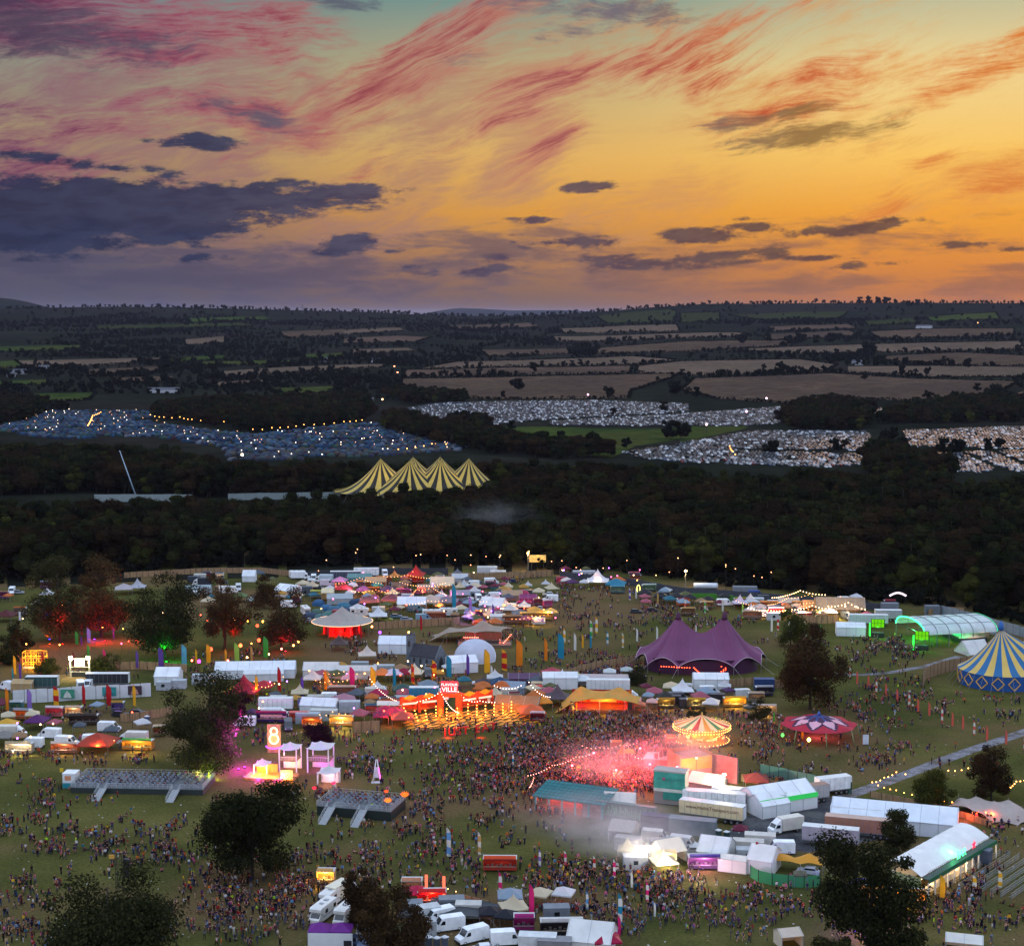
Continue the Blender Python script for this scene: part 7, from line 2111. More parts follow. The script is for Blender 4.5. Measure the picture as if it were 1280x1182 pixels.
for px,py,rz,c,label in[(15,922,2,WHITE,'white box truck with ribbed side'),(165,930,176,'ccc8c0','pale box truck with sign board'),(404,728,176,'b4c0c8','pale blue box truck'),(345,900,2,'c8ccce','white long box truck'),(785,878,2,'e2e6e8','white box truck beside the yellow stretch tent'),(252,732,180,'28303c','dark blue box truck'),(376,724,0,'dfe3e7','white box truck'),(1213,1078,150,'3c4a5c','dark truck behind the long bar'),
(428,1122,62,'d8d0b8','cream lorry with roof hatch'),(405,1142,70,WHITE,None)]:
 if label:box_truck(px,py,rz,c,label)
for px,py,rz,c,L,label in[(432,726,2,'3c4658',12,'long dark blue lorry trailer'),(458,722,2,WHITE,10,'white lorry trailer before the wood'),(345,890,2,'e2e6e8',9,'white lorry trailer behind the oval sign stall'),(609,720,0,'b8bcbe',8,'grey lorry trailer against the hoarding'),(1085,782,-4,'a8b0b8',13,'grey lorry trailer behind the white marquee'),(1110,776,-4,'8c949c',9,'dull grey lorry trailer beside the dance tent'),
(135,858,0,'22242a',12,'black lorry trailer behind the hoarding'),(53,862,0,'2c4848',9,'dark teal lorry trailer behind the hoarding'),(530,876,0,'2c7894',8,'teal blue trailer with painted lettering'),(760,866,-2,'d0d2d2',12,'long white trailer behind the yellow stretch tent')]:
 t=trailer(px,py,rz,c,label,L=L)
 if 'painted lettering' in label:pass
for px,py,rz,label in[(372,722,0,'white motorhome'),(382,768,-70,'white motorhome seen from its front'),(450,770,-4,'long white motorhome with blue stripe'),(622,722,180,'white motorhome with dark window'),(404,1148,250,'white motorhome'),(433,1150,252,'white motorhome with blue screen'),(415,1130,250,'large cream motorhome'),(285,742,0,'white motorhome'),(540,772,0,'white motorhome'),(560,770,180,
'white motorhome'),(635,764,0,'pale motorhome')]:
 motorhome(px,py,rz,label)
for px,py,rz,c,label in[(23,742,0,'8a8e94','pale car'),(602,1190,190,'d4d6d8','white estate car'),(483,776,0,'7c8a30','lime green car'),(495,772,0,'5c7484','blue grey car'),(508,776,0,'8090a0','pale blue car'),(585,874,0,'6a7078','grey car'),(150,895,0,'2a2c34','dark car'),(172,893,0,'383a44','dark car'),(445,1178,80,'3a4660','blue car'),(1010,1092,160,'a8b0bc','silver car by the yellow stretch tent'),
(430,776,0,'8a2028','red car'),(398,736,0,'3c4048','dark car'),(420,738,0,'50545c','grey car'),(365,738,0,'384860','blue car'),(600,736,0,'3a4048','dark car'),(815,764,0,'30343c','dark car'),(795,766,0,'3a3e44','dark car'),(520,1196,90,'30384c','dark blue car'),(870,1066,0,'b0b4b8','silver car')]:
 car(px,py,rz,c,label)
for px,py,rz,c,L,h,win,label in[(256,855,0,'a8b0b4',7,2.8,3,'grey white site cabin'),(205,862,0,'a0a8ac',4,2.4,1,'small pale site cabin'),(224,860,0,'a4acb0',4,2.4,0,'small grey store box'),(382,744,0,'4a545c',5,3.4,1,'dark grey container'),(730,722,0,'a8acb4',9,2.8,4,'pale cabin with four windows'),(437,890,2,'a4aaae',5.5,3,0,'grey ribbed container'),(405,900,-6,'b4b4ae',7,2.8,2,'pale cabin'),(385,
904,-6,'98a4ac',6,2.8,1,'pale blue cabin'),(468,874,0,'b4b0a4',5,3.2,0,'cream container'),(560,868,0,'3c3a3e',6,2.6,2,'dark cabin'),(955,862,-2,'203c6c',5.6,3.2,0,'deep blue container'),(970,760,-2,'98a2ac',6,2.8,0,'pale blue container'),(945,756,-2,'b4bcc0',5.5,2.6,2,'white cabin with two windows'),(480,842,0,'9ca4a8',6,2.6,1,'grey cabin'),(450,838,0,'8a9296',5,2.6,0,'grey store box'),(672,1188,-6,
'c4c8c8',6.2,2.8,0,'white ribbed container'),(693,1192,-6,'7c7c80',5.5,2.6,0,'grey roofed container'),(785,1062,-20,'9c9a98',5,2.6,0,'grey store box'),(935,1066,-10,'b8b4ac',6,2.6,0,'pale caravan cabin'),(950,1058,-10,'c0bcb4',6,2.6,1,'pale caravan cabin with a window'),(535,1150,20,'b8bcbc',4,2.6,0,'small white container'),(1236,792,-20,'8c969c',5,2.6,0,'grey container by the back fence'),(1112,764,
0,'68707c',6,3,0,'slate container before the wood'),(1165,768,0,'5c6470',5,3.2,0,'slate blue container'),(505,882,0,'8c9498',5,2.6,1,'grey cabin'),(395,880,0,'a8a49c',4.5,2.4,0,'round ended pale store box'),(931,742,-3,'787e84',9,2.8,0,'grey ribbed container wall'),(545,828,-28,'9aa0a4',4,2.6,0,'grey box behind the chapel'),(425,770,0,'8c3038',5,2.2,1,'small red cabin'),(600,1132,0,None,0,0,0,None)]:
 if c:container(px,py,rz,c,label,L,h,win)
def toilet(px,py,rz,c,label):
 key='portable_toilet|'+c
 def build(r):
  ob('body',MB().box(-.55,.55,-.55,.55,.1,2.1),paint(c,.5,.1),r)
  ob('door',MB().box(-.42,.42,-.585,-.553,.15,1.95),paint(c,.4,.25,2),r)
  ob('roof',MB().at(0,0,2.103).lathe([(.8,0),(.7,.12),(.3,.25),(.05,.28)],4),paint('c8ccce',.5),r)
  ob('vent',MB().cyl(.4,.4,2.1,2.6,.05,n=6),DARK,r)
 o=inst(key,build,px,py,rz,label,'toilet','portable toilets');foot(o.location,1.3,1.3,rz)
for px,py,c in((536,1186,'3c4654'),(546,1187,'3c4654'),(556,1186,'4a5260'),(898,1050,'1c3c3c'),(908,1052,'1c3c3c'),(903,1060,'28303c'),(184,905,'2c4468'),(527,1184,'566068')):
 toilet(px,py,0,c,'grey portable toilet' if c.startswith(('3','4','5'))else 'dark green portable toilet' if c=='1c3c3c' else 'dark blue portable toilet')
tk=thing('tank_trailer','white cylindrical tanker trailer by the back fence','tanker',G(882,738),-3)
ob('tank',MB().at(0,0,1.9,ry=90).lathe([(.2,-4.6),(1.0,-4.5),(1.1,-4.2),(1.1,4.2),(1.0,4.5),(.2,4.6)],14),paint('c4ccd4',.35),tk)
ob('chassis',MB().box(-4.2,4.2,-.5,.5,.6,.85),DARK,tk)
for x in(-3.2,-2.2,3.2):
 for y in(-.8,.8):wheel(tk,x,y,.45)
for px,py,h,c,g,pw,sh,label in[(264,830,4.2,'ff5030',.55,6,'ball','red orange globe lantern'),(301,826,4.4,'ff6a38',.55,6,'ball','red orange globe lantern'),(324,820,4.6,'ff5030',.55,6,'ball','red orange globe lantern'),(322,800,4.4,'ff5030',.5,5,'ball','red orange globe lantern'),(338,806,4.4,'ff7048',.5,4,'ball','red orange globe lantern'),(345,812,4.4,'ff4028',.5,6,'ball','red orange globe lantern'),
(310,798,5.4,'ffb040',.3,20,'ball','amber lamp on a tall post'),(329,798,5.4,'ffb040',.3,20,'ball','amber lamp on a tall post'),(293,798,6,'ffc050',.35,25,'ball','amber lamp on a tall post'),(240,832,1.4,'ff7048',.3,14,'ball','low amber lamp'),(285,832,1.4,'ff6a60',.3,14,'ball','low amber lamp'),(309,828,1.4,'ffb070',.3,14,'ball','low amber lamp'),(336,824,1.4,'ffb070',.3,14,'ball','low amber lamp'),
(352,818,1.6,'ff7060',.3,14,'ball','low amber lamp'),(367,816,2.2,'ffb050',.3,16,'ball','low amber lamp'),(373,812,2.4,'ffb050',.3,16,'ball','low amber lamp'),(364,806,3,'ffb050',.3,16,'ball','low amber lamp'),(362,800,3,'ff9050',.3,16,'ball','low amber lamp'),(249,838,2.4,'e040ff',.5,6,'ball','violet globe lantern'),(511,800,2.4,'ffb050',.35,22,'ball','amber lamp by the chapel'),(475,800,2.2,'a050ff',
.5,4,'ball','violet globe lantern'),(465,792,2.2,'ffb050',.3,16,'ball','low amber lamp'),(1011,932,1.2,'e8ff70',.45,9,'ball','yellow white globe lamp'),(978,930,2.0,'60ff60',.4,3,'ball','green globe lamp'),(393,1001,2.6,'ff2848',.5,2.2,'lotus','red lotus lantern'),(417,996,2.8,'ff2858',.55,2.2,'lotus','red lotus lantern'),(483,1010,3.4,'ff5828',.5,1.8,'lotus','orange lotus lantern'),(485,1024,3.6,
'ff8030',.8,1.8,'lotus','orange lotus lantern'),(506,1018,3.8,'ff7028',.9,1.8,'lotus','large orange lotus lantern')]:
 lantern_post(px,py,h,c,pw,g,0,label,sh)
ring=thing('light_ring','upright glowing yellow ring on a stand','light ring',G(798,744),0)
ob('ring',MB().tube([(.55*math.cos(2*PI*i/20),0,2.6+1.4*math.sin(2*PI*i/20))for i in range(21)],.16,6),glow('fff080',3),ring);ob('stand',MB().box(-.1,.1,-.1,.1,0,1.05),DARK,ring)
for pts in([(420,742,4),(450,738,5),(480,742,4)],[(440,752,4),(470,750,4),(500,754,4)],[(480,736,5),(510,734,5),(540,738,5)],[(505,762,3.5),(520,752,4.5),(540,750,5),(558,756,4)],[(508,766,3.2),(535,762,3.4),(562,760,3.4)],[(540,746,4.2),(566,744,4.2)],[(600,765,4),(625,762,4),(650,770,4)],[(640,784,3),(665,782,3.5),(690,780,4)],[(500,740,4),(530,745,4),(560,740,4)],[(960,770,4),(985,762,4.5),(1010,
760,5),(1030,762,5)],[(1000,768,4),(1040,764,5),(1075,768,4)],[(975,776,3.4),(1000,772,3.4),(1040,772,3.4)],[(1050,764,5.5),(1078,768,4)],[(920,764,4),(945,770,4)],[(285,868,3),(300,873,2),(318,867,3.6),(332,870,2.6),(358,862,4.6)],[(95,942,3.2),(122,940,2.8),(150,938,3.2)],[(262,862,4),(275,868,3),(290,866,3.6)],[(395,872,5),(412,868,4),(440,870,5)],[(405,858,4),(430,856,4),(452,858,4)],[(400,912,
4),(416,910,4.4),(440,909,4)],[(560,1064+66,3),(580,1130,3)]):
 festoon(pts,.5,1.3,'ffb068',11,.1,'string of warm bulbs')
for px,py,h in[(437,706,0),(479,699,0),(487,702,0)]:pass
WL_=[]
for k in range(40):
 px=_r.uniform(380,1160);py=724+max(0,(px-720))*.06+_r.uniform(-8,4)
 WL_.append((px,py,_r.uniform(3,11)))
for px,py,h in WL_:
 lantern_post(px,py,round(h/2)*2,_r.choice(('ffb070','ffc080','ff9868')),9,.16,0,'small warm wood lamp')
for px,py in[(500,752),(480,760),(530,748),(450,748),(515,728),(470,740),(655,768),(685,776),(630,762),(560,752),(1000,768),(1040,768),(965,772),(435,744),(600,778)]:
 lamp(G(px,py)+Vector((0,0,3.4)),_r.choice(('ffa850','ffb060','ff8850','ff70a0')),420,.4)
 # ---- fences
WD=wood('8f7352')
for pts,h,label in[([(465,787),(490,785),(530,783),(575,780)],2.6,'beige timber hoarding behind the show canopy'),([(144,832),(150,837),(175,836),(205,838),(234,840)],2.4,'curved timber hoarding under the green lit tree'),([(690,853),(715,846),(745,838),(795,831)],2.8,'curved timber hoarding left of the purple big top'),([(441,916),(475,915)],3.0,'short timber hoarding beside the golden stall'),([(900,
860),(950,856),(985,862)],2.4,'timber hoarding before the deep blue container'),([(1153,858),(1158,848),(1176,842),(1192,838),(1216,834)],3.6,'tall timber hoarding left of the circus tent'),([(560,724),(605,724),(650,722),(690,720)],2.6,'timber hoarding at the foot of the wood'),([(155,722),(260,716),(330,716),(380,722)],2.2,'timber hoarding behind the camper vans'),([(995,776),(1020,780),(1048,778)],
2.6,'timber hoarding under the lit huts'),([(150,902),(175,900),(200,896),(215,892)],2.2,'timber hoarding behind the green topped stall'),([(568,1128),(590,1132),(612,1138)],1.8,'straw bale wall behind the black sheet'),([(560,778),(575,790),(640,795)],1.6,'low timber rail by the beige stretch tent'),([(926,976),(950,980),(985,990)],1.8,'timber fence round the red lit terrace'),([(1160,770),(1180,
766),(1205,768)],2.4,'timber hoarding at the foot of the dark wood'),([(1088,996),(1130,1004),(1185,1016),(1240,1034)],1.4,'low timber fence along the bulb garden')]:
 fence(pts,h,WD,label,'timber_hoarding',2.4,.08,auto=False)
fence([(1176,768),(1215,778),(1250,788),(1300,802)],3.4,paint('6c7884',.6),'grey steel site fence along the right edge of the wood','steel_fence',3.4,.1,auto=False)
fence([(700,722),(780,730),(850,742),(960,750),(1050,758),(1110,764)],2.6,paint('3a3e48',.7),'dark site fence at the foot of the wood behind the black gazebos','steel_fence',3.4,.1,auto=False)
fence([(380,722),(470,717),(560,718)],2.6,paint('30343c',.7),'dark site fence behind the parked lorries','steel_fence',3.4,.1,auto=False)
stretch_tent('tarpaulin_roof','large dark grey tarpaulin roof behind the red stall',574,1148,-14,[(-6.5,-3.2,1.6),(0,-4,1.7),(6.5,-3,1.6),(7,3,2.0),(1,4,2.2),(-6,3.5,2.1)],[(0,.5,2.7)],'3a3e42',trans=.05)
for px,py,w_ in((880,748,9),(900,750,9),(922,752,8)):
 q=G(px,py);o=thing('green_banner','low bright green banner fence panel','banner',(q.x,q.y,0),-3,'green banners along the back',True)
 ob('panel',MB().box(-w_/2,w_/2,-.05,.05,.2,2.0),cloth('4c8c30',.2),o);ob('post',MB().box(-w_/2-.1,-w_/2,-.06,.06,0,2.1).box(w_/2,w_/2+.1,-.06,.06,0,2.1),STEEL,o)
for px,py,c,w_,h_,label in((1082,931,'b8c4d0',1.4,2.6,'white upright sign board near the star canopy'),(25,776,'dce0e4',.7,3.2,'thin white column sign on the left'),(77,966,'d0b020',.8,1.2,'small yellow sign board above the long platform'),(1176,1010,'b8b0a8',.6,.9,None)):
 if not label:continue
 q=G(px,py);o=thing('sign_board',label,'sign',(q.x,q.y,0),0)
 ob('board',MB().box(-w_/2,w_/2,-.06,.06,.25,h_),paint(c,.5),o);ob('foot',MB().box(-w_/2,w_/2,-.3,.3,0,.06).box(-.06,.06,-.05,.05,.06,.25),DARK,o)
def dome_tent_mesh(mb,l,w,h):
 return mb.sheet(lambda u,v:(l/2*math.cos(PI*(1-u))*1.0,w/2*math.cos(PI*(1-v))*math.sin(PI*u)**.5,h*max(0,math.sin(PI*u))**.6*max(0,math.sin(PI*v))**.7),8,6)
for px,py,c,label in((398,756,'2c5c88','blue dome tent'),(408,762,'3c6c94','blue dome tent'),(418,764,'44708c','blue dome tent'),(430,760,'2c7090','teal blue dome tent'),(396,768,'4c6c60','green dome tent'),(412,770,'548078','green dome tent'),(440,764,'3c5c80','blue dome tent'),(552,768,'2c8c58','bright green dome tent'),(402,774,'50787c','grey teal dome tent'),(388,772,'3a4c64','dark blue dome tent'),
(445,755,'2c4868','dark blue dome tent')):
 q=G(px,py);o=thing('dome_tent',label,'tent',(q.x,q.y,0),_r.uniform(0,90),'dome tents behind the show canopy',True)
 ob('canopy',dome_tent_mesh(MB(),5.2,4.2,2.1),cloth(c,.3),o);ob('door',MB().at(0,-1.9,0,rx=-28).add([(-.5,0,.1),(.5,0,.1),(.35,0,1.3),(-.35,0,1.3)],[(0,1,2,3)]),DARK,o);foot(q,5,4)
 # ---- more market clutter packed between the rows already set
def clear(x,y,pad):
 return not any(math.hypot(x-q[0],y-q[1])<pad+max(q[2],q[3])*.8 for q in OBST[-900:]if abs(x-q[0])<20 and abs(y-q[1])<20)
CC={'white':'d0d2d4','cream':'cfc2a4','pale blue':'8ca0b0','rose':'a85868','maroon':'6a2038','teal':'2c6c7c','mustard':'b88c38','plum':'54305c','slate':'565e68','orange':'c06c30','olive':'5c6038','tan':'9a7c58'}
LC={'amber':'ffa848','pink':'ff5890','violet':'b060ff','warm':'ffc890','red':'ff4830'}
for(x0,y0,x1,y1,n)in((385,718,640,778,62),(560,735,690,785,26),(0,884,200,936,14),(300,872,470,912,16),(440,868,560,890,10),(580,852,690,880,14),(925,752,1085,775,20),(690,716,800,736,8),(800,738,930,760,12),(230,716,385,760,16),(800,866,960,888,12),(0,735,60,780,6),(780,1048,960,1090,10),(500,1125,720,1185,10),(380,838,560,852,8)):
 for k in range(n):
  for _ in range(25):
   px,py=_r.uniform(x0,x1),_r.uniform(y0,y1)
   q=G(px,py)
   if clear(q.x,q.y,2.0):break
  else:continue
  cn=_r.choice(list(CC));ln=_r.choice(list(LC));t=_r.random()
  if y0>1040:t=.3+t*.35 if t<.7 else.9
  if t<.40:gazebo(px,py,_r.choice((3.0,3.6,4.4)),_r.uniform(-30,30),CC[cn],cn+' gazebo lit '+ln,lamp=(LC[ln],14))
  elif t<.50:gazebo(px,py,_r.choice((3.0,3.6)),_r.uniform(-30,30),CC[cn],cn+' gazebo')
  elif t<.57:peak_tent(px,py,_r.choice((3.6,4.6)),_r.uniform(-20,20),_r.choice(('d0d2d4','cfc2a4')),'pale peaked tent',h=2.0)
  elif t<.80:stall(px,py,_r.choice((3.2,4.4)),_r.uniform(-12,12),CC[cn],CC[_r.choice(list(CC))],cn+' stall with '+ln+' lamps',(LC[ln],18))
  elif t<.88:van(px,py,_r.choice((0,180,10,-80)),_r.choice((WHITE,WHITE,'b8bcc0','40464e')),'van among the stalls')
  elif t<.92:container(px,py,_r.uniform(-8,8),_r.choice(('a4aaae','b4b4ae','6c747c')),'site cabin among the stalls',4.5,2.5,1)
  else:car(px,py,_r.choice((0,90,180)),_r.choice(CARC),'car among the stalls')
for k in range(110):
 x0,y0,x1,y1=_r.choice(((390,722,640,776),(390,722,640,776),(560,740,695,784),(300,862,560,908),(380,842,560,858),(930,758,1080,776),(0,905,200,940),(690,722,800,740),(20,770,370,822)))
 px,py=_r.uniform(x0,x1),_r.uniform(y0,y1)
 c=_r.choice(('amber','amber','warm','warm','red','pink','violet'))
 lantern_post(px,py,_r.choice((2.4,3.2,4.0)),LC[c],14,.2,0,'small '+c+' bulb on a pole')
for px,py,c in((430,735,'ff70c0'),(480,748,'ff9040'),(520,742,'ff5030'),(455,762,'ffa050'),(550,765,'ff9040'),(585,780,'a060ff'),(602,792,'ff4018'),(640,778,'ffb050'),(672,782,'ffc050'),(655,760,'ff2868'),(985,772,'ffb060'),(1025,772,'ffc070'),(1060,774,'ffd080'),(747,734,'ffb080'),(530,862,'ffb060'),(470,860,'ffa050'),(415,862,'ff9060'),(320,872,'ff5030'),(30,945,'ffd8a0'),(122,944,'ff9040'),(173,
946,'ffd050'),(430,916,'ffd080'),(485,908,'ff6040'),(120,805,'ff2020'),(160,770,'ff9020')):
 lamp(G(px,py)+Vector((0,0,2.6)),c,330,.3)
for px,py in((965,772),(1000,774),(1022,772),(1045,772),(1062,776)):lamp(G(px,py)+Vector((0,-3,3.2)),'ffd898',700,.3)
for pts in([(935,772,3.6),(960,776,4),(985,774,3.6)],[(990,776,4.2),(1015,774,5),(1040,774,4.2)],[(1035,775,5),(1060,774,6),(1085,776,4)],[(965,764,5),(1000,758,6),(1035,760,5)]):
 festoon(pts,.5,1.1,'ffc888',16,.15,'string of fairy lights on the timber huts')
for px,py,c in((832,1092,'fff0d0'),(800,1080,'fff0e0'),(875,1098,'ffd0f0')):lamp(G(px,py)+Vector((0,-2,3.4)),c,520,.3)
# ---------------------------------------------------------------- people
def skinned(joints,edges,name,sub=0):
 """one continuous body grown round a skeleton: joints {name: (pos, radius)}"""
 names=list(joints)
 idx={n:i for i,n in enumerate(names)}
 me=bpy.data.meshes.new(name)
 me.from_pydata([joints[n][0]for n in names],[(idx[a],idx[b])for a,b in edges],[])
 o=bpy.data.objects.new(name,me)
 COL.objects.link(o)
 md=o.modifiers.new('skin','SKIN');md.use_smooth_shade=True;md.branch_smoothing=.3
 for n,sv in zip(names,me.skin_vertices[0].data):
  r=joints[n][1]
  sv.radius=r if isinstance(r,tuple)else(r,r)
  sv.use_root=n=='pelvis'
 if sub:
  s_=o.modifiers.new('sub','SUBSURF');s_.levels=sub;s_.render_levels=sub
 dg=bpy.context.evaluated_depsgraph_get()
 out=bpy.data.meshes.new_from_object(o.evaluated_get(dg))
 bpy.data.objects.remove(o);bpy.data.meshes.remove(me)
 out.name=name
 return out
def pose(kind,f=1.0,skirt=False):
 """joints of a figure 1.72 m tall facing -y"""
 J={}
 def j(n,x,y,z,r):J[n]=(Vector((x,y,z)),r)
 zp=.94
 if kind in('sit_ground',):zp=.16
 if kind=='sit_chair':zp=.52
 lean={'walk':-.05,'dance':-.06,'bend':-.38,'sit_ground':.10,'sit_chair':.03}.get(kind,0)
 j('pelvis',0,0,zp,(.155,.115))
 j('waist',0,lean*.3,zp+.17,(.135,.10));j('chest',0,lean*.8,zp+.38,(.175,.125));j('neck',0,lean*1.05,zp+.55,.06)
 j('head',0,lean*1.1-.015,zp+.66,(.085,.095));j('crown',0,lean*1.1,zp+.77,(.07,.08))
 for s,L in((-1,'l'),(1,'r')):
  hip=(s*.10,0,zp-.05)
  if kind=='stand':k,a,t=(s*.11,-.02,.50),(s*.12,.02,.09),(s*.13,-.13,.04)
  elif kind=='walk':d=s*.24;k,a,t=(s*.10,-d*.6-.05,.51),(s*.10,-d*1.25+.04,.10+(.08 if s<0 else 0)),(s*.10,-d*1.25-.10,.05+(.02 if s<0 else 0))
  elif kind=='dance':k,a,t=(s*.17,-.06,.52),(s*.19,.05,.10),(s*.22,-.09,.05)
  elif kind=='bend':k,a,t=(s*.12,.0,.50),(s*.13,.04,.09),(s*.14,-.11,.04)
  elif kind=='phone':k,a,t=(s*.10,.0-(.05 if s>0 else 0),.5),(s*.12,.03,.09),(s*.14,-.12,.04)
  elif kind=='sit_ground':k,a,t=(s*.20,-.38,.34 if s>0 else.16),(s*.13,-.66,.07),(s*.15,-.78,.10)
  else:k,a,t=(s*.11,-.42,.52),(s*.12,-.44,.10),(s*.13,-.57,.05)
  j('hip'+L,*hip,.095);j('knee'+L,*k,.062);j('ankle'+L,*a,.045);j('toe'+L,*t,.042)
  sh=(s*.19,lean*.95,zp+.47)
  cz=zp+.47
  if kind=='stand':e,h=(s*.25,.03,cz-.28),(s*.25,-.07,cz-.52)
  elif kind=='walk':e,h=(s*.25,s*.10,cz-.26),(s*.24,s*.10-.14,cz-.46)
  elif kind=='dance':e,h=(s*.36,-.10,cz+.08),(s*.30,-.16,cz+.36)
  elif kind=='bend':e,h=(s*.24,lean-.10,cz-.25),(s*.18,lean-.22,cz-.45)
  elif kind=='phone':e,h=(s*.24,-.02,cz-.26),(s*.13,-.27,cz-.16+(.1 if s>0 else-.05))
  elif kind=='sit_ground':e,h=(s*.25,-.06,cz-.24),(s*.20,-.28,cz-.30)
  else:e,h=(s*.24,-.05,cz-.24),(s*.16,-.28,cz-.33)
  j('sh'+L,*sh,.062);j('elbow'+L,*e,.045);j('hand'+L,*h,.036)
  hv=(Vector(h)-Vector(e)).normalized()
  j('tip'+L,*(Vector(h)+hv*.11),.026)
 E=[('pelvis','waist'),('waist','chest'),('chest','neck'),('neck','head'),('head','crown')]
 for L in 'lr':
  E+=[('pelvis','hip'+L),('hip'+L,'knee'+L),('knee'+L,'ankle'+L),('ankle'+L,'toe'+L),('chest','sh'+L),('sh'+L,'elbow'+L),('elbow'+L,'hand'+L),('hand'+L,'tip'+L)]
 return J,E
def region(J,c,sleeves,shorts,longhair):
 """0 top, 1 trousers, 2 skin, 3 hair, 4 shoes: which joint is nearest"""
 best=min(J,key=lambda n:(J[n][0]-c).length)
 hd=J['head'][0]
 if best in('head','crown','neck'):
  if best=='neck':return 2 if not(longhair and c.y>hd.y)else 3
  if c.z>hd.z+.05 or c.y>hd.y+.02:return 3
  return 2
 b=best[:-1]
 if b in('hand','tip'):return 2
 if b=='elbow':return 0 if sleeves else 2
 if b=='sh' or best in('chest','waist'):return 0
 if b in('toe',)or(b=='ankle' and c.z<J[best][0].z+.01 and c.z<.12):return 4
 if b=='ankle':return 2 if shorts else 1
 if b=='knee' and shorts and c.z<J[best][0].z:return 2
 return 1
POSES=['stand','walk','phone','dance','bend','sit_ground','sit_chair']
LOW,HIGH={},{}
for k in POSES:
 J,E=pose(k)
 for d,sub in((LOW,0),(HIGH,1)):
  d[k]=(skinned(J,E,'person',sub),J)
HAIRC=['1c1410','2a1c12','3c2a18','6a4c28','8a6a3c','141210','50301c']
SKINC=['c08c6c','b07c5c','c89878','7a4c34','a8745a']
TOPS={'black':'15151a','navy':'1c2440','white':'b8b8b8','red':'8c1c20','grey':'5a5c62','maroon':'4c1824','green':'24382a','pink':'b05878','blue':'5c84a8','yellow':'c09a28','orange':'b85c20','purple':'442858','teal':'1c6070','denim':'34486a','beige':'9c8468','hi-vis lime':'9cd028'}
TOPW=[26,16,7,8,10,10,6,4,4,2,2,7,3,8,2,1]
BOTS={'black':'121216','blue jeans':'28344c','grey':'44464c','bare-legged denim':'3a4a68','khaki':'5c5040','dark navy':'161c2c','white':'a4a4a0'}
BOTW=[30,28,10,12,7,12,2]
def in_obst(x,y,pad=.5):
 for ox,oy,hw,hd,a in NEAROB(x,y):
  dx,dy=x-ox,y-oy
  c,s_=math.cos(a),math.sin(a)
  if abs(dx*c+dy*s_)<hw+pad and abs(-dx*s_+dy*c)<hd+pad:return True
 return False
GRIDOB={}
for q in OBST:
 R_=math.hypot(q[2],q[3])+1
 for i in range(int((q[0]-R_)//10),int((q[0]+R_)//10)+1):
  for j_ in range(int((q[1]-R_)//10),int((q[1]+R_)//10)+1):
   GRIDOB.setdefault((i,j_),[]).append(q)
def NEAROB(x,y):return GRIDOB.get((int(x//10),int(y//10)),())
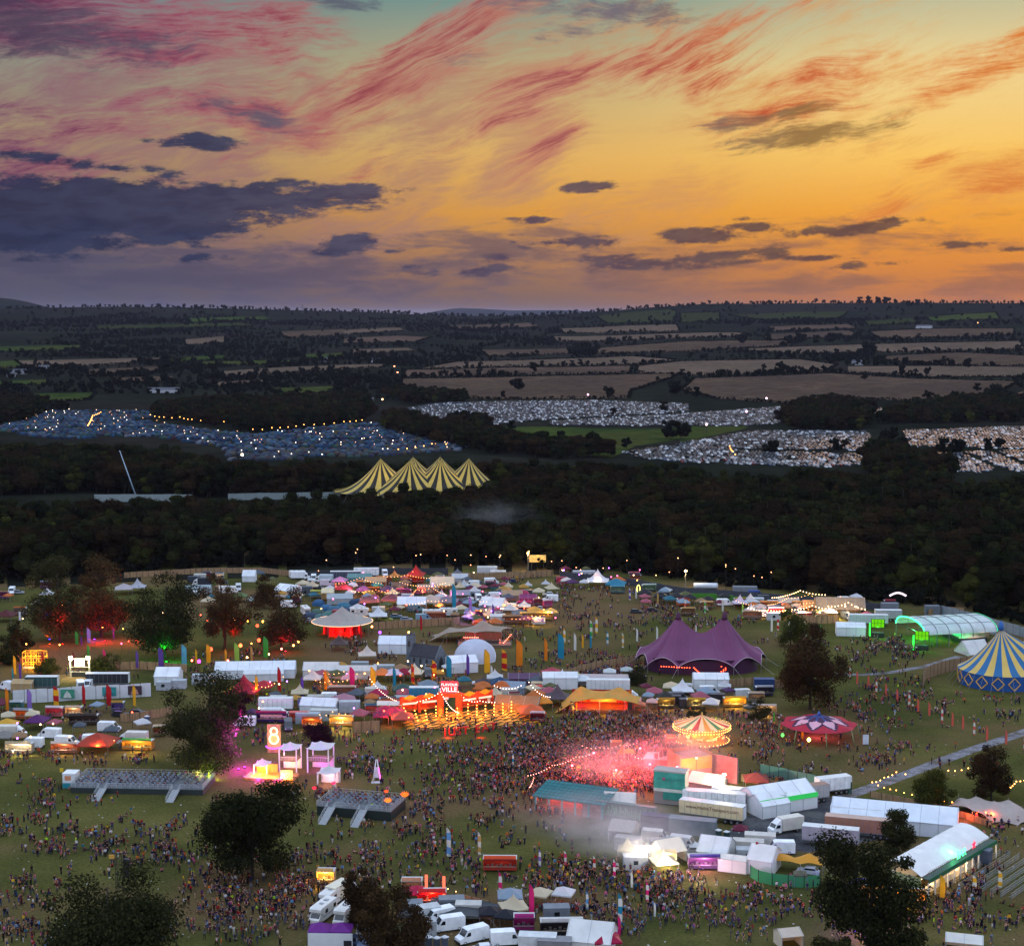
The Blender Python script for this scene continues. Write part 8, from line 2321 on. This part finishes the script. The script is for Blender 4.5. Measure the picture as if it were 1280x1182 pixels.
CROWDS=[(760,925,85,42,900,7),(830,920,60,30,260,7),(680,925,60,35,330,6),(735,955,80,20,330,7),(620,975,75,45,400,6),(560,985,60,50,160,4),(690,965,40,25,240,6),(775,972,52,16,620,9),(720,968,40,14,220,8),(480,965,70,40,170,4),(450,930,60,25,90,3),(590,940,60,30,130,4),(520,920,50,15,40,3),(715,1110,75,40,280,5),(780,1095,60,40,190,5),(840,1100,60,20,120,5),(660,1120,60,40,110,4),(760,1150,70,30,
130,4),(860,1160,60,25,60,4),(930,1150,40,40,60,4),(830,1130,60,30,50,3),(350,1120,60,40,130,5),(400,1090,70,40,110,4),(300,1140,70,40,150,5),(250,1100,50,40,80,5),(240,1160,50,25,70,5),(330,1170,60,20,70,4),(280,1105,40,20,60,5),(370,1150,30,40,60,4),(40,1110,50,30,70,5),(30,1150,40,35,70,5),(100,1060,110,70,120,4),(60,990,70,50,110,4),(180,1040,120,50,130,4),(60,1060,60,60,70,4),(210,1065,60,30,
60,4),(120,1180,80,12,30,4),(480,1075,110,50,150,4),(560,1050,80,50,120,4),(520,1105,60,25,60,4),(590,1090,60,30,70,4),(620,1035,80,40,60,3),(700,1050,80,30,20,3),(100,945,110,18,110,5),(30,950,40,14,60,5),(180,950,50,12,40,4),(60,895,80,8,80,5),(150,888,60,8,50,4),(150,845,120,14,130,4),(300,828,60,14,130,5),(250,838,60,8,50,4),(470,862,100,8,230,6),(400,870,60,14,70,4),(350,880,40,14,50,4),(540,
858,40,10,60,4),(400,925,60,14,50,4),(300,880,30,10,30,4),(330,925,30,18,60,4),(400,990,40,14,60,4),(470,815,60,12,90,5),(450,800,90,14,60,3),(500,800,60,12,40,3),(430,805,40,8,50,4),(760,835,60,14,330,8),(720,845,50,14,90,5),(700,815,60,25,120,4),(820,770,90,14,260,6),(860,775,60,14,160,6),(740,770,60,30,60,3),(740,740,60,14,180,5),(680,750,50,16,170,5),(700,770,60,20,70,3),(660,790,50,14,110,5),
(650,725,50,8,110,5),(790,800,60,25,50,3),(640,835,60,20,60,3),(560,850,100,14,60,3),(780,735,60,8,60,4),(500,755,80,22,260,5),(580,745,60,20,130,5),(520,735,70,14,130,5),(930,780,60,16,70,3),(1000,800,60,20,60,3),(1100,812,55,18,260,6),(1130,812,40,14,120,6),(1090,835,60,12,50,3),(1110,860,60,16,130,4),(1140,880,90,24,150,4),(1060,880,40,25,70,4),(1200,890,60,25,60,3),(970,930,60,30,180,5),(1010,
915,60,14,70,4),(1060,950,80,30,80,4),(1110,920,80,25,70,4),(900,945,40,14,60,4),(940,905,40,16,80,4),(1200,940,80,30,30,2),(1010,970,70,20,70,4),(920,900,30,10,50,4),(1210,1110,50,22,90,5),(1220,1090,50,18,60,3),(1190,1100,24,30,60,5),(1170,1150,80,30,70,4),(1250,1140,50,40,60,3),(1000,1140,60,35,40,3),(940,1125,50,20,40,4),(1230,1030,40,12,50,5),(1245,1055,40,20,14,2),(960,1110,50,12,20,3),(110,
1060,180,110,170,2),(500,1060,180,80,170,2),(330,1120,140,50,120,2),(820,1130,160,50,160,2),(1100,930,160,60,120,2),(1150,1150,130,40,70,2),(560,960,120,60,160,3),(740,780,120,50,160,2),(590,800,24,6,50,5),(600,905,60,14,150,6),(750,893,40,6,60,6),(1130,1122,30,8,30,4),(710,1012,40,6,80,6),(1260,890,30,30,30,3),]
_p=random.Random(77)
folk=[]
for cx,cy_,hw,hh,n,gs in CROWDS:
 n=int(n*(1.5 if gs>=7 else 1.1 if gs==6 and 600<cx<800 and cy_>860 else.8 if cy_>1040 else.65 if cy_>930 else.62))
 while n>0:
  k=max(1,min(n,int(_p.expovariate(1/gs*(1 if gs>6 else.75)))+1))
  for _ in range(12):
   u,v=_p.gauss(0,.5),_p.gauss(0,.5)
   if u*u+v*v<1.1:break
  c=G(cx+u*hw,cy_+v*hh)
  for q in range(k):
   x,y=c.x+_p.gauss(0,.5+.1*k),c.y+_p.gauss(0,.55+.17*k)
   if in_obst(x,y,.35):continue
   po=_p.choices(POSES[:6],(40,26,9,7,4,14 if cy_>960 or cy_<700 else 4))[0]
   if gs>=7:po=_p.choices(('stand','dance','phone'),(60,30,10))[0]
   if po=='sit_ground' and gs>5:po='stand'
   folk.append((x,y,0.0,math.degrees(math.atan2(c.y-y,c.x-x))+90+_p.uniform(-40,40)if po!='walk' and gs<7 else _p.uniform(0,360),po))
  n-=k
for q,a,nm in SEATS:
 if _p.random()<.8:folk.append((q.x,q.y,q.z,a+_p.uniform(-15,15),'sit_chair'))
seen_,keep={},[]
for f in folk:
 c=(int(f[0]/.45),int(f[1]/.45))
 if c in seen_:continue
 seen_[c]=1
 px,py=proj((f[0],f[1],0))
 if py>1215 or px<-25 or px>1305:continue
 keep.append(f)
folk=keep
folk.sort(key=lambda f:f[0]**2+f[1]**2)
ind,rest=[],[]
for f in folk:
 px,py=proj((f[0],f[1],f[2]+1))
 (ind if len(ind)<300 and 4<px<1276 and py<1174 else rest).append(f)
MATP={}
def dress(o,top,bot,skin,hair):
 for i,c in enumerate((TOPS[top],BOTS[bot],skin,hair,'1a1816')):
  tint(o,paint(c,.85,.08,3.0),i)
DEF=[paint('15151a',.85,.08,3.0)]*5
VAR={}
for k in POSES:
 for slv in(0,1):
  for sh in(0,1):
   src_,J=HIGH[k]
   me=src_.copy();me.name='person'
   me.materials.clear()
   for m in DEF:me.materials.append(m)
   ids=[region(J,p.center,slv,sh,(slv+sh)%2)for p in me.polygons]
   me.polygons.foreach_set('material_index',ids)
   VAR[(k,slv,sh)]=me
VERB={'stand':'standing','walk':'walking','phone':'with phone','dance':'arms raised','bend':'bending','sit_ground':'sitting','sit_chair':'seated'}
for f in ind:
 top=_p.choices(list(TOPS),TOPW)[0];bot=_p.choices(list(BOTS),BOTW)[0]
 sh=1 if bot.startswith('bare')else 0
 slv=_p.random()<.7
 o=bpy.data.objects.new('person',VAR[(f[4],int(slv),sh)])
 o.location=(f[0],f[1],f[2]);o.rotation_euler=(0,0,math.radians(f[3]));s_=_p.uniform(.92,1.08);o.scale=(s_,s_,s_)
 link(o)
 dress(o,top,bot,_p.choice(SKINC),_p.choice(HAIRC))
 bt={'blue jeans':'jeans','bare-legged denim':'shorts','dark navy':'navy trousers'}.get(bot,bot+' trousers')
 tag(o,'person, %s top, %s, %s'%(top,bt,VERB[f[4]]),'person','festival visitors on the near grass',True)
def crowd_mesh(people):
 V,F,C=[],[],[]
 off=0
 base={}
 for k in POSES:
  me,J=LOW[k]
  v=np.array([tuple(x.co)for x in me.vertices]);fs=[tuple(p.vertices)for p in me.polygons]
  cents=[p.center.copy()for p in me.polygons]
  regs={(a,b):[region(J,c,a,b,0)for c in cents]for a in(0,1)for b in(0,1)}
  base[k]=(v,fs,regs)
 tops,bots=list(TOPS),list(BOTS)
 for x,y,z,a,k in people:
  v,fs,regs=base[k]
  s_=_p.uniform(.9,1.08);t=math.radians(a);ct,st=math.cos(t)*s_,math.sin(t)*s_
  w=np.empty_like(v)
  w[:,0]=v[:,0]*ct-v[:,1]*st+x;w[:,1]=v[:,0]*st+v[:,1]*ct+y;w[:,2]=v[:,2]*s_+z
  V.append(w)
  top=_p.choices(tops,TOPW)[0];bot=_p.choices(bots,BOTW)[0]
  pal=[S(TOPS[top]),S(BOTS[bot]),S(_p.choice(SKINC)),S(_p.choice(HAIRC)),S('1a1816')]
  rg=regs[(int(_p.random()<.7),1 if bot.startswith('bare')else 0)]
  for f,r_ in zip(fs,rg):
   F.append(tuple(i+off for i in f));C.append(pal[r_])
  off+=len(v)
 me=bpy.data.meshes.new('crowd')
 me.from_pydata(np.concatenate(V).tolist(),[],F)
 at_=me.color_attributes.new('cloth','FLOAT_COLOR','CORNER')
 tot=np.empty(len(me.polygons),dtype=np.int32);me.polygons.foreach_get('loop_total',tot)
 col=np.repeat(np.array([(c[0],c[1],c[2],1.0)for c in C],dtype=np.float32),tot,axis=0)
 at_.data.foreach_set('color',col.ravel())
 me.materials.append(attr_mat('clothes','cloth',.9))
 me.update()
 return me
setting('crowd',crowd_mesh(rest),None,'stuff')
print('people',len(ind),len(rest))
lm=MB()
for k in range(900):
 px,py=_p.uniform(-10,1290),_p.uniform(880,1200)
 q=G(px,py)
 if in_obst(q.x,q.y,.2):continue
 s_=_p.uniform(.07,.2);a=_p.uniform(0,6)
 lm.at(q.x,q.y,0,rz=math.degrees(a)).box(-s_,s_,-s_*.6,s_*.6,.006,.04+.08*_p.random(),_p.randrange(3))
setting('litter',lm,[paint('b8bab8',.7),paint('8a8c8a',.7),paint('a08868',.7)],'stuff')
for m,_j in list(LOW.values())+list(HIGH.values()):bpy.data.meshes.remove(m)
# ---------------------------------------------------------------- camp and car parks far off
camp_px=[(0,533),(57,515),(120,514),(185,514),(191,529),(268,539),(319,544),(430,531),(464,529),(588,556),(577,563),(497,569),(430,573),(336,576),(285,576),(279,559),(235,553),(188,546),(67,549),(0,539)]
TC=['142c46','1a3c58','102434','1c3430','22403a','341a22','262838','3c4a5c','1a2440','545c68','40392a','18344c','101c30','2c4c64']
tp=fill(camp_px,5.6,9,.48)
tp.sort(key=lambda q:math.hypot(*q))
tents=[(x,y,_p.choice((0,1,2,3,4,5,6,7,8,9,10,11,12,13,12,2,8,6)),_p.uniform(0,360),_p.uniform(.75,1.5))for x,y in tp if _p.random()<.9 and mnoise.noise(Vector((x/55,y/28,1)))<.28]
tmesh=dome_tent_mesh(MB(),4.4,3.6,2.0).mesh('camping_tent',[cloth(TC[0],.3)])
CN=['deep blue','blue','dark teal','green','sea green','dark red','slate','pale grey','navy','white grey','mustard','mid blue','dark navy','light blue']
for x,y,k,a,s_ in tents[:300]:
 o=bpy.data.objects.new('camping_tent',tmesh);o.location=(x,y,0);o.rotation_euler=(0,0,math.radians(a));o.scale=(s_,s_,1.1)
 link(o);tint(o,cloth(TC[k],.3))
 tag(o,'%s camping tent'%CN[k],'tent','tents on the near side of the far campsite',True)
def mass(name,base_v,base_f,items,colours,attr,mat,paint_of=None):
 V,F,C=[],[],[];off=0
 bv=np.array(base_v)
 for x,y,k,a,s_ in items:
  t=math.radians(a);ct,st=math.cos(t)*s_,math.sin(t)*s_
  w=np.empty_like(bv);w[:,0]=bv[:,0]*ct-bv[:,1]*st+x;w[:,1]=bv[:,0]*st+bv[:,1]*ct+y;w[:,2]=bv[:,2]+hgt(x,y)
  V.append(w);c=S(colours[k])
  for i,f in enumerate(base_f):
   F.append(tuple(q+off for q in f));C.append(paint_of(i)or c if paint_of else c)
  off+=len(bv)
 me=bpy.data.meshes.new(name);me.from_pydata(np.concatenate(V).tolist(),[],F)
 at_=me.color_attributes.new(attr,'FLOAT_COLOR','CORNER')
 tot=np.empty(len(me.polygons),dtype=np.int32);me.polygons.foreach_get('loop_total',tot)
 at_.data.foreach_set('color',np.repeat(np.array([(c[0],c[1],c[2],1)for c in C],dtype=np.float32),tot,axis=0).ravel())
 me.materials.append(mat);me.update()
 return setting(name,me,None,'stuff')
mb=dome_tent_mesh(MB(),4.4,3.6,2.2)
mass('camping_tents',[tuple(v)for v in mb.v],mb.f,tents[300:],TC,'fabric',attr_mat('tent_fabric','fabric',.7))
cl=[]
for k in range(160):
 x,y=_p.choice(tp);cl.append((x,y,_p.uniform(1.5,4)))
for i,(x,y,h)in enumerate(cl):
 key='cl%d'%(i%3)
 if key not in BULB:BULB[key]=MB().ball(0,0,0,(.34,.4,.28)[i%3],6).mesh('camp_lamp',[glow(('ffd8b0','fff0e0','ffb080')[i%3],5)])
 o=bpy.data.objects.new('camp_lamp',BULB[key]);o.location=(x,y,h);link(o)
 tag(o,'small bright lamp among the camping tents','lamp','lamps of the far campsite')
for pts in([(188,524),(205,527),(225,527),(240,530),(262,531),(280,533),(306,535),(311,531)],[(316,543),(340,541),(380,537),(430,533),(460,529)],[(110,538),(116,525),(128,519)],[(498,569),(540,562),(575,560),(590,556),(622,556)],[(912,565),(916,572),(922,577)]):
 festoon([G(*p)+Vector((0,0,5))for p in pts],.8,11,'ffa850',9,.42,'row of amber lamps along the campsite lane')
for px,py,c,h in((590,556,'ffe0b0',7),(625,545,'ffb0d0',6),(735,503,'ffb0e0',8),(958,507,'ffb0e0',8),(933,525,'ffb0e0',8),(883,541,'ffc0d0',7),(303,580,'ffe8c0',6),(493,462,'ff9060',5),(497,470,'ff9060',5),(478,505,'ffb070',5),(1222,407,'ffb060',6),(1019,375,'fff0e0',5)):
 a=T(px,py)
 o=thing('field_lamp','tall far flood lamp','lamp post',a,0,'flood lamps in the far fields',True)
 ob('pole',MB().cyl(0,0,0,h,.3,n=5),DARK,o);ob('lamp_head',MB().ball(0,0,h+.6,.9,8),glow(c,16),o)
PARKS=[([(507,511),(551,504),(640,502),(732,501),(860,505),(860,515),(665,526),(618,531),(530,521)],8,2.8),([(685,527),(860,517),(990,508),(974,530),(934,533),(850,533),(690,532)],5,2.6),([(850,554),(944,539),(1085,539),(1095,564),(951,562),(850,562)],4,2.6),([(1129,539),(1284,533),(1284,562),(1132,559)],4,2.6),([(776,566),(850,556),(940,565),(1060,567),(1115,578),(1030,585),(930,581),(850,578),(800,
573)],7,2.9),([(1169,567),(1200,566),(1245,588),(1225,592),(1193,590)],3,2.6),([(1207,566),(1238,565),(1284,586),(1284,590),(1262,590)],3,2.6),([(1245,565),(1284,564),(1284,580)],3,2.6),([(1085,512),(1160,507),(1150,519),(1090,518)],8,3.2),([(1250,496),(1284,491),(1284,498),(1255,500)],8,3)]
cars=[]
for i,(poly,ang,gap)in enumerate(PARKS):
 P=[tuple(T(*p)[:2])for p in poly]
 ca,sa=math.cos(math.radians(ang)),math.sin(math.radians(ang))
 x0,x1=min(p[0]for p in P),max(p[0]for p in P);y0,y1=min(p[1]for p in P),max(p[1]for p in P)
 cxm,cym=(x0+x1)/2,(y0+y1)/2;R_=math.hypot(x1-x0,y1-y0)/2
 v=-R_;row=0
 while v<R_:
  u=-R_
  while u<R_:
   x,y=cxm+u*ca-v*sa,cym+u*sa+v*ca
   if inside(P,x,y)and _p.random()<.84:
    cars.append((x+_p.uniform(-.3,.3),y+_p.uniform(-.5,.5),_p.choices(range(9),(13,20,16,13,18,8,10,12,9))[0],ang+90+(180 if _p.random()<.5 else 0)+_p.uniform(-4,4),_p.uniform(.95,1.1)))
   u+=gap
  v+=5.6 if row%2==0 else 10.5
  row+=1
cars.sort(key=lambda c:math.hypot(c[0],c[1]))
cm=MB().prism([(-2.1,.3),(2.1,.3),(2.15,.62),(1.95,.85),(1.1,.95),(-1.95,.98),(-2.12,.8)],-.86,.86).prism([(-1.9,.985),(1.05,.96),(.35,1.43),(-1.3,1.45)],-.74,.74)
slant(cm,(1.0,.99),(.4,1.39),-.66,.66,.02,1);slant(cm,(-1.86,1.0),(-1.34,1.41),-.66,.66,.02,1)
for s_ in(-1,1):
 cm.prism([(-1.6,1.02),(.8,1.0),(.3,1.37),(-1.25,1.38)],s_*.745-.01,s_*.745+.01,1)
 for x in(1.3,-1.3):cm.at(x,s_*.8,.31,rx=90).lathe([(.02,-.1),(.31,-.1),(.31,.1),(.02,.1)],8,2,True,False).at()
cmesh=cm.mesh('distant_car',[paint(CARC[0],.25),GLASS,TYRE])
CARN=['silver','dark grey','grey','white','black','red','blue','slate','pale grey']
vis=[c for c in cars if 0<proj((c[0],c[1],0))[0]<1280]
iv=set(id(c)for c in vis[:300])
for c in vis[:300]:
 o=bpy.data.objects.new('distant_car',cmesh);o.location=(c[0],c[1],0);o.rotation_euler=(0,0,math.radians(c[3]));o.scale=(c[4],)*3
 link(o);tint(o,paint(CARC[c[2]],.25))
 tag(o,'%s far parked car'%CARN[c[2]],'car','cars in the near rows of the far car park',True)
bv=[tuple(v)for v in cm.v];gl,ty=S('141a22'),S('141414')
mm=cm.m
mass('parked_cars',bv[:],cm.f,[c for c in cars if id(c)not in iv],['16181c','121418','24282e','f0f2f4','0c0e10','280e0c','121c2c','1a2026','c8ccd4'],'car_paint_glint',attr_mat('car_paint_glint','car_paint_glint',.22),lambda i:gl if mm[i]==1 else ty if mm[i]==2 else None)  # sky glints and dark gaps put into near-white and near-black body colours
print('cars',len(cars),'tents',len(tents))
for px,py,w_,h_,label in((25,468,20,5,'pale farmhouse among the fields on the left'),(55,463,16,5,'white farm shed among the fields'),(14,471,10,4,'low white barn at the left edge'),(205,492,40,4,'long pale glasshouse beyond the campsite'),(455,506,22,6,'white farmhouse beside the lane'),(1155,411,40,6,'grey farm sheds below the ridge'),(1072,457,18,6,'blue grey barn between the stubble fields'),(470,
453,16,5,'pale farmhouse near the lane'),(405,452,12,5,'small grey farmhouse in the fields'),(1050,377,10,4,None)):
 if not label:continue
 a=T(px,py)
 o=thing('farm_building',label,'farm building',a,_p.uniform(-15,15),'farm buildings')
 ob('wall',MB().box(-w_/2,w_/2,-4,4,0,h_),paint('a4a6aa',.7),o)
 ob('roof',MB().at(rz=90).prism([(-4.4,h_),(4.4,h_),(0,h_+3)],-w_/2-.4,w_/2+.4),paint('4a4c54',.7),o)
 # ---------------------------------------------------------------- haze and labels
LM=[('the purple big top',876,838),('the carousel',877,930),('the star canopy',1023,924),('the circus tent',1250,860),('the striped big top',523,640),('the show canopy',428,792),('the chapel',534,832),('the white dome',597,826),('the food court arch',562,892),('the teal roofed bar',715,1018),('the lettered trailer',888,1030),('the long bar',1195,1095),('the cream stretch tent',1236,1018),('the yellow stretch tent',
750,888),('the beige stretch tent',594,800),('the dance tent',1190,790),('the dark platform',452,1016),('the long platform',180,990),('the speaker tower',150,1112),('the sign tower',343,940),('the white obelisk',471,978),('the scaffold screen',100,846),('the yellow frame',44,836),('the lit billboard',672,712),('the white hoarding',100,875),('the red food truck',625,1088),('the violet gazebos',413,
1186),('the graffiti wall',782,1030),('the golden kiosk',918,884),('the curved green fence',985,1106),('the copper tree',402,930),('the russet tree',1012,884),('the two storey pavilion',401,962),('the tanker',882,738),('the light ring',798,744),('the lit huts',1020,768),('the large dark tree',315,1098),('the magenta lit tree',257,968),('the straw bale wall',590,1132),('the purple fronted stall',880,
1086),('the path',1180,950),('the arena screen',836,1006),('the far campsite',250,545),('the park meadow',740,550),('the pylon',378,388),('the pale farmhouse',25,468),('the blue grey barn',1072,457),('the grey farm sheds',1155,411),('the glasshouse',205,492),('the ridge',1000,380),('the long pale marquee',1120,1040),('the black cabin stall',702,1170),('the queue barriers',1230,1090),('the green lit tree',
205,824),('the golden stall',427,910),('the cerise gazebo',521,1128),('the crane',170,622),('the dark wood',1000,690)]
ORD=['first','second','third','fourth','fifth','sixth','seventh','eighth','ninth','tenth','eleventh','twelfth','thirteenth','fourteenth','fifteenth','sixteenth','seventeenth','eighteenth','nineteenth','twentieth']
def side(px,py,name):
 n,lx,ly=name
 dx,dy=px-lx,(py-ly)*1.6
 if abs(dx)>abs(dy):return('left of ' if dx<0 else 'right of ')+n
 return('behind ' if dy<0 else 'in front of ')+n
bpy.context.view_layer.update()
todo=[]
for o,base,where in PENDING:
 p=where if where is not None else o.location
 px,py=proj(p)
 own=set(base.split())
 cand=sorted((math.hypot(px-l[1],(py-l[2])*1.6),l)for l in LM if l[2]>0 and not(set(l[0].split()[-2:])<=own))
 todo.append([o,base,px,py,[c[1]for c in cand[:4]]])
def uniq(items,depth):
 groups={}
 for t in items:
  lab=t[1]if depth==0 else t[1]+' '+side(t[2],t[3],t[4][depth-1])
  groups.setdefault(lab,[]).append(t)
 for lab,g in groups.items():
  if len(g)==1:
   t=g[0]
   t[0]['label']=lab if depth else lab+' '+side(t[2],t[3],t[4][0])
  elif depth==0:
   uniq(g,1)
  else:
   g.sort(key=lambda t:t[2])
   n=len(g)
   for i,t in enumerate(g):
    if n==2:e='the left one' if i==0 else 'the right one'
    elif i==0:e='the leftmost'
    elif i==n-1:e='the rightmost'
    elif i<20:e=ORD[i]+' from left'
    elif n-1-i<20:e=ORD[n-1-i]+' from right'
    else:e=None
    t[0]['label']=lab+', '+e if e else lab+' at %s along from the left'%ORD[min(19,i//3)]
uniq(todo,0)
used={}
for o in COL.objects:
 if o.parent is None and 'label' in o:used.setdefault(o['label'],[]).append(o)
for lab,os_ in used.items():
 if len(os_)>1:
  g=os_[0].get('group')
  for o in os_:
   if 'group' not in o:o['group']=g or os_[0]['category']+' of one kind'
_long=[o['label']for o in COL.objects if 'label' in o and o.parent is None and not 4<=len(o['label'].replace('-',' ').split())<=16]
from collections import Counter as _C
print(_C(o.name.split('.')[0]for o in COL.objects if o.parent is None and 'label' in o and not 4<=len(o['label'].replace('-',' ').split())<=16))
print('labels outside 4-16 words',len(_long),_long[:4],'same',sum(1 for v in used.values()if len(v)>1))
# ---------------------------------------------------------------- air
hz,nt_,out_=newmat('haze')
pv=N(nt_,'ShaderNodeVolumePrincipled')
pv.inputs['Color'].default_value=(.55,.55,.78,1);pv.inputs['Density'].default_value=1.15e-5;pv.inputs['Anisotropy'].default_value=.2
nt_.links.new(pv.outputs[0],out_.inputs['Volume'])
setting('haze',MB().box(-61000,61000,-61000,61000,-64,232),hz,'stuff')
def smoke(px,py,z,sx,sy,sz,dens,seed):
 """a drifting bank of smoke: a rounded body whose inside thins out to nothing"""
 m,nt,out=newmat('smoke')
 L=nt.links.new
 v=N(nt,'ShaderNodeVolumePrincipled');v.inputs['Color'].default_value=(.9,.9,.92,1);v.inputs['Anisotropy'].default_value=.1
 tc=N(nt,'ShaderNodeTexCoord')
 nz=N(nt,'ShaderNodeTexNoise',i_Scale=2.2,i_Detail=4.0,i_Roughness=.6)
 mp=N(nt,'ShaderNodeMapping');mp.inputs['Location'].default_value=(seed,seed*2,0)
 L(tc.outputs['Object'],mp.inputs[0]);L(mp.outputs[0],nz.inputs['Vector'])
 ln=N(nt,'ShaderNodeVectorMath',operation='LENGTH');L(tc.outputs['Object'],ln.inputs[0])
 mr=N(nt,'ShaderNodeMapRange',interpolation_type='SMOOTHSTEP');L(ln.outputs['Value'],mr.inputs['Value'])
 mr.inputs['From Min'].default_value=1.0;mr.inputs['From Max'].default_value=.15
 n2=N(nt,'ShaderNodeMapRange');L(nz.outputs['Fac'],n2.inputs['Value']);n2.inputs['From Min'].default_value=.38;n2.inputs['From Max'].default_value=.68
 mu=N(nt,'ShaderNodeMath',operation='MULTIPLY');L(mr.outputs[0],mu.inputs[0]);L(n2.outputs[0],mu.inputs[1])
 m2=N(nt,'ShaderNodeMath',operation='MULTIPLY');L(mu.outputs[0],m2.inputs[0]);m2.inputs[1].default_value=dens
 L(m2.outputs[0],v.inputs['Density']);L(v.outputs[0],out.inputs['Volume'])
 p=G(px,py)
 o=setting('smoke',MB().ball(0,0,0,1,24),m,'stuff')
 o.location=(p.x,p.y,z);o.scale=(sx,sy,sz)
 return o
smoke(768,980,5.5,17,20,5.0,.05,1)
smoke(850,975,8,14,18,7,.04,4)
smoke(790,1072,5,19,15,5.4,.10,7)
smoke(745,1050,5,22,18,5,.06,9)
smoke(620,690,14,26,16,13,.011,12)
